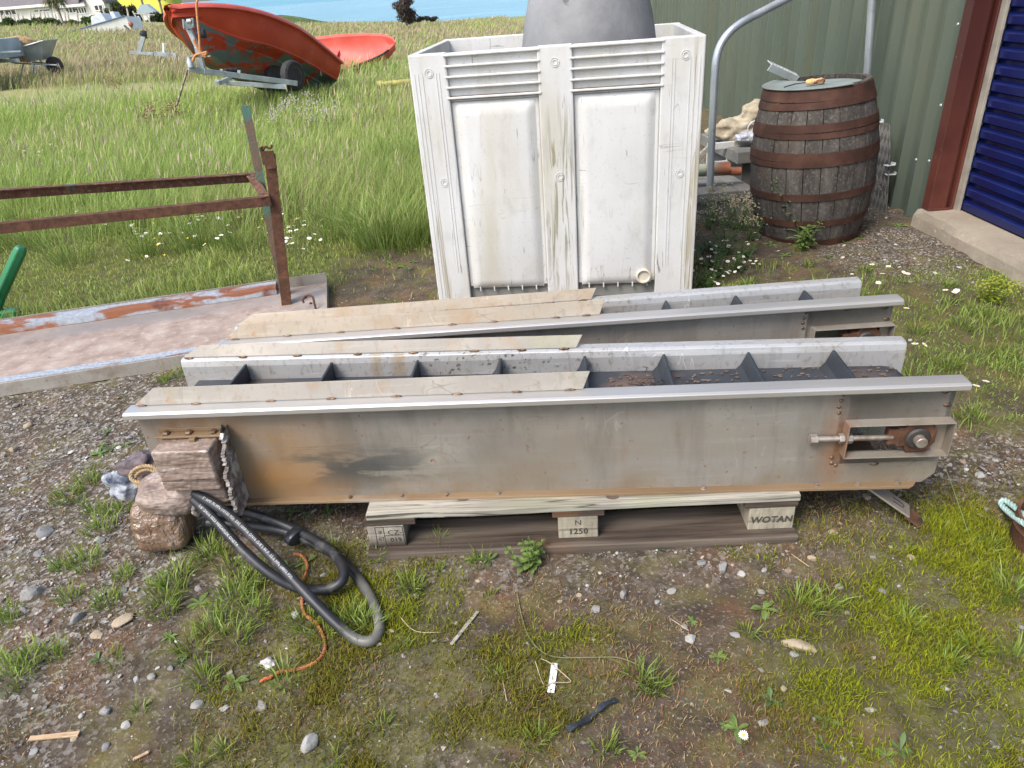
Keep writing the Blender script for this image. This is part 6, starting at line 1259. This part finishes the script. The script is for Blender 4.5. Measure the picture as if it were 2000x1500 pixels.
# daisies
mp_, my_, ms_ = plain('daisy_petal', (.80, .79, .76), .6, var=.05), plain('daisy_eye', (.65, .42, .03), .7), plain('daisy_stem', (.08, .13, .03), .7)
def daisy_mesh(yellow=False):
    b = MB(); R_ = .0105; b.m = 2; b.tube([(0, 0, 0), (.004, .002, .03), (.003, 0, .055)], .0011, 4); b.m = 0; c = Vector((.003, 0, .056))
    for k in range(14):
        a = 2 * pi * k / 14; d = Vector((cos(a), sin(a), .22)); s = Vector((-sin(a), cos(a), 0)); r = R_ * random.uniform(.9, 1.1); b.add([c + d * .002, c + d * r * .65 + s * .0018, c + d * r, c + d * r * .65 - s * .0018], [(0, 1, 2, 3)])
    b.m = 1; b.blob(c + Vector((0, 0, .0015)), (.0038, .0038, .0022), 1, .1, 2, 1); return b
dz = daisy_mesh().build('daisy', [mp_, my_, ms_]); bt_ = None
b = MB(); b.m = 1; b.tube([(0, 0, 0), (.004, 0, .06), (0, .003, .11)], .0012, 4); b.m = 0
for k in range(5):
    a = 2 * pi * k / 5; d = Vector((cos(a), sin(a), .6)).normalized(); s = Vector((-sin(a), cos(a), 0)); c = Vector((0, .003, .11)); b.add([c, c + d * .008 + s * .006, c + d * .013, c + d * .008 - s * .006], [(0, 1, 2, 3)])
bc_ = b.build('buttercup', [plain('buttercup_petal', (.75, .55, .02), .4), ms_])
first = {'d': True, 'b': True}
def flower(kind, p, label, group, s=1.0):
    src = dz if kind == 'd' else bc_
    if first[kind]: o = src; first[kind] = False
    else: o = src.copy(); COL.objects.link(o)
    o.location = p + Vector((0, 0, .035 if p.x < 0 else 0)); o.rotation_euler = (random.uniform(-.4, .4), random.uniform(-.5, .2), random.uniform(0, 6)); o.scale = (s, s, s); tag(o, label, 'flower', group)
def patch(n, cx, cy, rx, ry, label, group, kind='d', s=1.0):
    for _ in range(n):
        p = gat(random.gauss(cx, rx), random.gauss(cy, ry))
        if free(np.array([p.x]), np.array([p.y]))[0]: flower(kind, p, label, group, s * random.uniform(.8, 1.2))
patch(58, 1415, 520, 42, 34, 'white daisy in the weedy clump right of the white bin', 'daisies right of the bin')
patch(36, 450, 460, 50, 22, 'white daisy in the lawn left of the rusty posts', 'daisies left of the posts', s=1.35)
patch(34, 590, 480, 32, 24, 'white daisy in the lawn right of the rusty posts', 'daisies right of the posts', s=1.35)
patch(24, 95, 325, 22, 12, 'white daisy in the far lawn above the rusty rails', 'daisies above the rails', s=1.8)
patch(26, 250, 480, 70, 40, 'white daisy scattered in the lawn under the rusty rails', 'daisies under the rails', s=1.3)
patch(18, 420, 380, 60, 14, 'white daisy between the two rusty rails', 'daisies between the rails', s=1.4)
for (px, py) in ((1731, 548), (1720, 565), (1750, 555), (1700, 545), (1712, 578), (1765, 562), (1855, 595), (1862, 590), (1765, 635), (1850, 598), (1785, 706), (1875, 775), (1910, 782), (1890, 790), (1780, 700), (1845, 598)): flower('d', gat(px, py), 'white daisy in the grass right of the conveyors', 'daisies right of the conveyors', 1.3)
flower('d', gat(1449, 1462), 'lone white daisy with yellow eye at the bottom right', None, 1.0)
for (px, py) in ((325, 510), (330, 535), (322, 498), (210, 480), (190, 455), (380, 500), (405, 540), (450, 357), (380, 358), (305, 465), (275, 470), (345, 490), (520, 460)): flower('b', gat(px, py), 'yellow buttercup in the lawn under the rusty rails', 'buttercups in the lawn', .8)
# leafy weeds
def leaf(b, base, d, ln_, wd, up=.35, curl=.5):
    d = Vector(d).normalized(); s = d.cross(Vector((0, 0, 1))); s = s.normalized() if s.length > 1e-3 else Vector((1, 0, 0)); vs = []
    for t, w_ in ((0, .12), (.25, .6), (.55, 1), (.8, .72), (1, .05)):
        p = Vector(base) + d * ln_ * t + Vector((0, 0, 1)) * ln_ * (up * t - curl * t * t * .6); vs += [p - s * wd * w_ * .5 + Vector((0, 0, wd * .12 * w_)), p, p + s * wd * w_ * .5 + Vector((0, 0, wd * .12 * w_))]
    b.add(vs, [(i * 3 + j, i * 3 + j + 1, i * 3 + 4 + j, i * 3 + 3 + j) for i in range(4) for j in range(2)])
def leafcol(name, c, t=.25):
    m = Mat(name, .5, spec=.35).base([(.3, tuple(x * .75 for x in c)), (.7, tuple(x * 1.2 for x in c))], 30, detail=4); return m.done(t)
LG, LD, LY = leafcol('weed_leaf', (.15, .22, .055)), leafcol('weed_leaf_dark', (.09, .15, .045)), leafcol('weed_leaf_lime', (.26, .30, .02))
def rosette_mesh(n, ln_, wd, up=.4):
    b = MB()
    for k in range(n): a = 2 * pi * k / n * 1.0 + random.uniform(-.65, .65); leaf(b, (0, 0, .002), (cos(a), sin(a), 0), ln_ * random.uniform(.65, 1.1), wd * random.uniform(.8, 1.2), up * random.uniform(.5, 1.4), .5)
    return b
protos = [rosette_mesh(7, .05, .017).build('broadleaf_weed', LG), rosette_mesh(4, .042, .018, .8).build('broadleaf_weed', LD), rosette_mesh(9, .034, .011, .3).build('broadleaf_weed', LG)]
used = [False] * 3
def weed(px, py, k, s, label, group=None):
    o = protos[k]
    if used[k]: o = o.copy(); COL.objects.link(o)
    used[k] = True; o.location = gat(px, py); o.rotation_euler = (random.uniform(-.1, .1), random.uniform(-.1, .1), random.uniform(0, 6)); o.scale = (s, s, s); tag(o, label, 'weed', group)
weed(1440, 1425, 2, 1.05, 'round daisy leaf rosette at the bottom right'); weed(1490, 1190, 0, .75, 'bright weed rosette in the moss in front of the pallet end'); weed(1505, 1368, 1, .8, 'small upright weed below the long wedge shaped stone'); weed(1612, 1410, 1, .7, 'upright leafy weed in bare soil at the bottom right')
for (px, py, k) in ((95, 1105, 0), (385, 1180, 0), (430, 1200, 1), (490, 1180, 0), (360, 1290, 1), (190, 1290, 1), (460, 1330, 0), (330, 1240, 2), (540, 1130, 0), (560, 1105, 1), (600, 1100, 0), (700, 1125, 1), (955, 1100, 1), (930, 1090, 0), (1290, 1070, 1), (1350, 1215, 2), (1400, 1280, 2), (1830, 1010, 0), (1845, 1000, 1), (1420, 1420, 2), (1730, 1475, 0), (1760, 1470, 1), (1240, 1470, 2), (1610, 1455, 1), (200, 870, 0), (225, 880, 1), (190, 890, 0), (240, 905, 0), (210, 850, 1), (245, 870, 0), (600, 1010, 0), (640, 1000, 1), (570, 1000, 0), (870, 1020, 0), (1050, 1010, 1), (920, 1015, 0), (1220, 1000, 0), (1600, 470, 0), (1650, 480, 1), (1680, 470, 0), (1760, 440, 0), (1800, 450, 1), (1830, 445, 0), (1540, 500, 0), (1620, 500, 1), (1500, 480, 0), (1900, 490, 0), (1930, 500, 1), (1870, 470, 0), (780, 520, 0), (800, 530, 1), (810, 515, 0), (760, 510, 2), (730, 530, 2), (1200, 570, 0), (1230, 575, 1), (1180, 572, 0), (1160, 575, 1), (640, 500, 1)):
    weed(px + random.uniform(-6, 6), py + random.uniform(-5, 5), k, random.uniform(.45, .85) * (1.0 if py > 700 else 1.4), 'small broad leaved weed growing in the yard', 'broad leaved weeds in the yard')
def stalk_plant(name, label, px, py, ht, nst, lmat, ln_, wd, lean=(0, 0), spread=.04, flowers=None, dens=7, side=False):
    p = gat(px, py); t = thing(name, label, 'plant', tuple(p)); b = MB(); sb = MB(); tips = []
    for k in range(nst):
        a = random.uniform(0, 6.28); r = spread * random.random(); x0, y0 = r * cos(a) * .5, r * sin(a) * .5; h = ht * random.uniform(.55, 1) if k else ht; dx, dy = lean[0] + random.uniform(-.25, .25), lean[1] + random.uniform(-.25, .25)
        P = [Vector((x0 + dx * h * f * f + r * cos(a) * f, y0 + dy * h * f * f + r * sin(a) * f, h * f)) for f in np.linspace(0, 1, 7)]; sb.tube(P, [.0028 * (1 - .7 * f) for f in np.linspace(0, 1, 7)], 5); tips.append(P[-1])
        for i in range(dens):
            f = .12 + .85 * i / dens; q = P[0].lerp(P[-1], f) if False else P[min(6, int(f * 6))].lerp(P[min(6, int(f * 6) + 1)], f * 6 - int(f * 6)); aa = i * 2.4 + k
            for s_ in (0, pi): leaf(b, q, (cos(aa + s_), sin(aa + s_), 0), ln_ * random.uniform(.6, 1.1) * (1.1 - .55 * f), wd * (1.1 - .5 * f), .5, .7)
    b.build('leaves', lmat, t); sb.build('stems', ms_, t)
    if flowers:
        fb = MB()
        for tp in tips:
            for _ in range(flowers[1]): fb.blob(tp + Vector((random.gauss(0, flowers[2]), random.gauss(0, flowers[2]), random.gauss(.0, flowers[2] * .8))), flowers[3], random.random() * 50, .2, 2, 1)
        tag(fb.build('flower_heads', flowers[0], t), kind='stuff')
    return t
MF = plain('seed_beige', (.42, .36, .22), .8, var=.3); MY = plain('flower_lime', (.24, .27, .03), .7, var=.25)
stalk_plant('willowherb', 'tall leafy willowherb standing in front of the barrel', 1560, 480, .33, 1, LG, .075, .02, (-.35, .05), .02, (LG, 9, .022, .005), 8)
stalk_plant('leafy_weed', 'bushy leafy weed at the foot of the barrel', 1568, 486, .18, 5, LG, .062, .018, (.2, 0), .05)
stalk_plant('leafy_weed', 'low leafy weed at the left foot of the barrel', 1490, 440, .20, 5, LD, .06, .016, (.1, 0), .06)
for k, (px, py) in enumerate(((1400, 440), (1430, 450), (1450, 445), (1380, 445), (1415, 470), (1465, 470))): stalk_plant('seeding_weed', 'beige seeding weed in the clump between the bin and the barrel', px, py, .22, 7, LD, .04, .010, (0, 0), .09, (MF, 14, .022, .0042), 6)['group'] = 'seeding weeds by the bin'
for k, (px, py) in enumerate(((1390, 520), (1420, 500), (1400, 545), (1440, 530), (1380, 490), (1450, 500), (1375, 560))): stalk_plant('daisy_bush', 'dark leafy clump under the daisies right of the bin', px, py, .11, 10, LD, .035, .010, (0, 0), .09, None, 6)['group'] = 'leafy clumps under the daisies'
stalk_plant('green_seedling', 'small bushy green seedling before the pallet middle block', 1040, 1110, .10, 9, LG, .030, .018, (0, 0), .045, None, 5)
stalk_plant('yellow_weed', 'yellow green flowering weed in the grass at the right border', 1925, 590, .11, 12, LY, .03, .010, (0, 0), .07, (MY, 12, .015, .005), 6)
stalk_plant('yellow_weed', 'smaller lime weed by the concrete sill', 1925, 500, .09, 6, LY, .03, .010, (0, 0), .05, None, 6)
MD = plain('dock_brown', (.20, .10, .055), .8, var=.4); MP = plain('umbel_pale', (.46, .42, .36), .8, var=.25)
for (px, py) in ((318, 262), (335, 255), (350, 262), (300, 268), (228, 190), (250, 200)): stalk_plant('dock_stalk', 'reddish brown dock stalk in the tall grass in front of the boat trailer', px, py, .34, 2, LD, .05, .012, (0, 0), .04, (MD, 26, .045, .009), 3)['group'] = 'dock stalks in the field'
for (px, py) in ((545, 275), (575, 262), (600, 255), (622, 275), (650, 285), (560, 300), (520, 190), (545, 182), (600, 300)): stalk_plant('seed_stalk', 'pale seeding stalk standing above the grass right of the rusty posts', px, py, .42, 2, LG, .04, .008, (.15, 0), .04, (MP, 24, .035, .007), 2)['group'] = 'pale seeding stalks in the field'
# rags, rope and litter by the motor
def cloth(name, label, cat, c, r, mat, seed, amp=.5, vox=.006, st=.02, sz=.03, sub=3):
    t = thing(name, label, cat, tuple(c)); b = MB(); b.blob((0, 0, 0), r, seed, amp, 2.0, sub); o = b.build('fabric', mat, t); wrinkle(o, vox, st, sz); return t
m = Mat('rag_brown', .8).base([(.3, (.07, .055, .06)), (.55, (.14, .11, .115)), (.75, (.20, .12, .08))], 10, detail=6).nbump(30, .6, .01, warp=1); cloth('brown_rag', 'dark brown grey rag bundled on top of the tape wrapped motor', 'rag', at(278, 908, .215), (.062, .045, .040), m.done(), 3)
m = Mat('rag_striped', .8).base([(.35, (.06, .075, .11)), (.5, (.36, .38, .42)), (.7, (.62, .62, .62))], 6, detail=4, warp=2.5, st=(1, 1, 2)).nbump(26, .7, .01, warp=1); cloth('striped_rag', 'crumpled pale blue and white striped rag left of the motor', 'rag', at(243, 945, .13), (.055, .035, .052), m.done(), 9, .6)
m = Mat('rag_blue', .7).base([(.35, (.012, .03, .055)), (.6, (.03, .07, .12)), (.7, (.5, .5, .5))], 12, detail=5, warp=1).nbump(30, .6, .01); cloth('blue_rag', 'dark blue cloth tucked between the box and the motor', 'rag', at(355, 925, .225), (.075, .03, .018), m.done(), 5)
c = at(300, 935, .21); t = thing('tan_rope', 'tan rope coil lying over the wrapped motor', 'rope', tuple(c)); b = MB(); pts = [Vector((.030 * cos(a) * (1 + .04 * a) - .02, .02 * sin(a), .018 * sin(a) + .002 * a)) for a in np.linspace(0, 11, 60)] + [Vector((.03 + .012 * k, -.005, .03 + .004 * sin(k))) for k in range(6)]; rope(b, smooth_path(pts, 3), .0055, .025); b.build('twisted_strands', Mat('rope_tan', .85).base([(.3, (.26, .18, .09)), (.7, (.44, .33, .18))], 50).done(), t, smooth=True)
G_ = lambda px, py, dz=.006: gat(px, py, dz)
m = Mat('rope_rust_orange', .8).base([(.3, (.30, .09, .03)), (.7, (.46, .17, .07))], 60).nbump(200, .5, .002).done()
c = G_(560, 1310, 0); t = thing('orange_rope', 'thin faded orange rope snaking from under the hoses to the foreground', 'rope', tuple(c)); P = [G_(*k) - c for k in ((575, 1085), (590, 1088), (601, 1105), (598, 1125), (590, 1145), (592, 1165), (591, 1185), (597, 1203), (608, 1212), (620, 1222), (632, 1245), (636, 1268), (625, 1290), (605, 1303), (580, 1311), (555, 1314), (538, 1320), (528, 1328))]; b = MB(); rope(b, smooth_path(P, 12), .0042, .03); b.build('twisted_strands', m, t, smooth=True)
b = MB()
for k in range(9): a = 2.6 + random.uniform(-.9, .9); b.tube([P[-1], P[-1] + Vector((cos(a) * .012, -.006 + sin(a) * .006, .006 * random.random())), P[-1] + Vector((cos(a) * .02, -.01 + sin(a) * .012, .004))], .0014, 4)
b.build('frayed_end', plain('fray_orange', (.62, .14, .04), .8), t)
m = Mat('tissue_white', .85).base([(.3, (.36, .34, .32)), (.7, (.62, .60, .58))], 14, detail=6).nbump(50, .8, .01, warp=1).done(); cloth('paper_scrap', 'crumpled dirty white paper scrap beside the orange rope end', 'paper', G_(527, 1300, .008), (.020, .014, .012), m, 4, .8, .004, .012, .02)
c = G_(1080, 1327, .006); t = tag(bpy.data.objects.new('plastic_strip', None), 'white plastic strip lying on the turf in the foreground', 'plastic strip'); COL.objects.link(t); u = (G_(1085, 1297) - G_(1077, 1357)); t.location = c; t.rotation_euler = (.05, .03, math.atan2(u.y, u.x)); b = MB(); ln_ = u.length / 2; b.box(-ln_, ln_, -.008, .008, 0, .0016); so_ = b.build('strip_body', plain('strip_white', (.78, .78, .76), .35, var=.04), t, bevel=.0006); b = MB(); b.lathe([(0, .0017), (.0022, .0017), (.0022, .0019), (0, .0019)], 10, Matrix.Translation((-ln_ + .007, 0, 0))); b.build('strip_hole', M['black_hole'], t)
a, e = G_(1108, 1432, .008), G_(1205, 1370, .008); t = thing('black_strip', 'flat black rubber strip lying in the foreground turf', 'rubber strip', tuple(a)); b = MB(); d = e - a; sd = d.cross(Vector((0, 0, 1))).normalized() * .006; n = 12; vs = []
for i in range(n + 1): p = d * (i / n) + Vector((0, 0, .004 * sin(i * .9))) + sd * .4 * sin(i * .5); wv_ = sd * (1 + .25 * sin(i * 1.7)); vs += [p - wv_, p + wv_, p + wv_ + Vector((0, 0, .003)), p - wv_ + Vector((0, 0, .003))]
b.add(vs, [(i * 4 + j, i * 4 + (j + 1) % 4, i * 4 + 4 + (j + 1) % 4, i * 4 + 4 + j) for i in range(n) for j in range(4)] + [(0, 1, 2, 3), (4 * n + 3, 4 * n + 2, 4 * n + 1, 4 * n)]); b.build('strip_body', M['flight'], t)
def chip(px0, py0, px1, py1, wd, ht, mat, name, label, cat):
    a, e = G_(px0, py0, ht), G_(px1, py1, ht); t = thing(name, label, cat, tuple(a)); b = MB(); n = 8; d = e - a; sd = d.cross(Vector((0, 0, 1))).normalized() * wd / 2; vs = []
    for i in range(n + 1): p = d * (i / n); k = 1 + random.uniform(-.12, .12); vs += [p - sd * k, p + sd * k, p + sd * k + Vector((0, 0, ht)), p - sd * k + Vector((0, 0, ht))]
    b.add(vs, [(i * 4 + j, i * 4 + (j + 1) % 4, i * 4 + 4 + (j + 1) % 4, i * 4 + 4 + j) for i in range(n) for j in range(4)] + [(0, 1, 2, 3), (4 * n + 3, 4 * n + 2, 4 * n + 1, 4 * n)]); b.build('splinter', mat, t, bevel=.0008)
mw = wood('chip_wood', (.38, .25, .14), (.56, .41, .26), st=(.4, 2, 2)).done()
chip(60, 1447, 157, 1437, .012, .005, mw, 'wood_chip', 'pale wood splinter lying on gravel at the bottom left', 'wood chip'); chip(262, 1487, 292, 1472, .007, .004, mw, 'wood_chip', 'small wood splinter on the soil right of the larger one', 'wood chip'); chip(882, 1262, 934, 1197, .009, .004, M['pal_pale'], 'wood_chip', 'thin grey wood sliver on the soil before the pallet', 'wood chip')
m = plain('dry_stem', (.36, .29, .20), .8); mg = plain('green_stem', (.15, .16, .07), .8)
def twig(keys, r, mat, label, br_=()):
    c = G_(*keys[0]); t = thing('twig', label, 'twig', tuple(c)); b = MB(); b.tube([p - c for p in smooth_path([G_(k[0], k[1], .006 + (k[2] if len(k) > 2 else 0)) for k in keys], 5)], r, 5)
    for br1 in br_: b.tube([G_(k[0], k[1], .006 + (k[2] if len(k) > 2 else 0)) - c for k in br1], r * .8, 5)
    b.build('stem', mat, t, smooth=True)
twig(((1010, 1160), (1020, 1210), (1035, 1250), (1060, 1280, .006), (1090, 1287), (1140, 1290, .004), (1200, 1287), (1230, 1295), (1257, 1308)), .0016, mg, 'long curved green brown stem lying above the white strip', (((1223, 1287), (1223, 1264)), ((1115, 1288), (1100, 1285, .004))))
twig(((1056, 1290), (1075, 1305, .012), (1110, 1330, .004), (1112, 1336), (1080, 1340, .006), (1062, 1340), (1046, 1300, .01)), .0013, m, 'thin dry looped stem around the white strip'); twig(((780, 1205), (812, 1238, .004), (862, 1238)), .0013, m, 'dry bent straw on the soil right of the hose loop'); twig(((1024, 1395), (1045, 1370, .006), (1060, 1358)), .002, plain('dark_stem', (.10, .06, .04), .8), 'short dark stem left of the white strip'); twig(((982, 1330), (990, 1372)), .0012, m, 'single dry straw standing in turf at the bottom centre')
twig(((1815, 940, .05), (1840, 930, .03), (1905, 1085), (1930, 1110), (1950, 1125)), .0011, plain('green_straw', (.22, .30, .10), .7), 'long green grass stem bent over the right gravel'); twig(((1545, 1085), (1580, 1110)), .0012, m, 'dry straw near the pallet end'); twig(((1310, 1212), (1345, 1235)), .0014, m, 'short dry stalk left of the whitish stone')
# crud on the belt
b = MB()
for k in range(130):
    x = 1.30 + .8 * random.random(); y = .16 + .06 * random.random() if random.random() < .75 else .02 + .16 * random.random(); b.blob((x, y, .245), (random.uniform(.002, .010), random.uniform(.002, .006), random.uniform(.001, .004)), k, .4, 2, 1)
tag(b.build('belt_crud', plain('crud', (.12, .085, .06), .9, var=.5), c1), kind='stuff')
b = MB()
for k in range(60):
    a = random.uniform(0, 6.28); p = Vector((1.42 + random.gauss(0, .03), .10 + random.gauss(0, .03), .25 + random.random() * .02)); b.tube([p, p + Vector((cos(a) * .02, sin(a) * .02, random.uniform(-.01, .015))), p + Vector((cos(a + .5) * .04, sin(a + .5) * .035, 0))], .0012, 4)
tag(b.build('dead_roots', plain('root_black', (.03, .025, .022), .9), c1), kind='stuff')
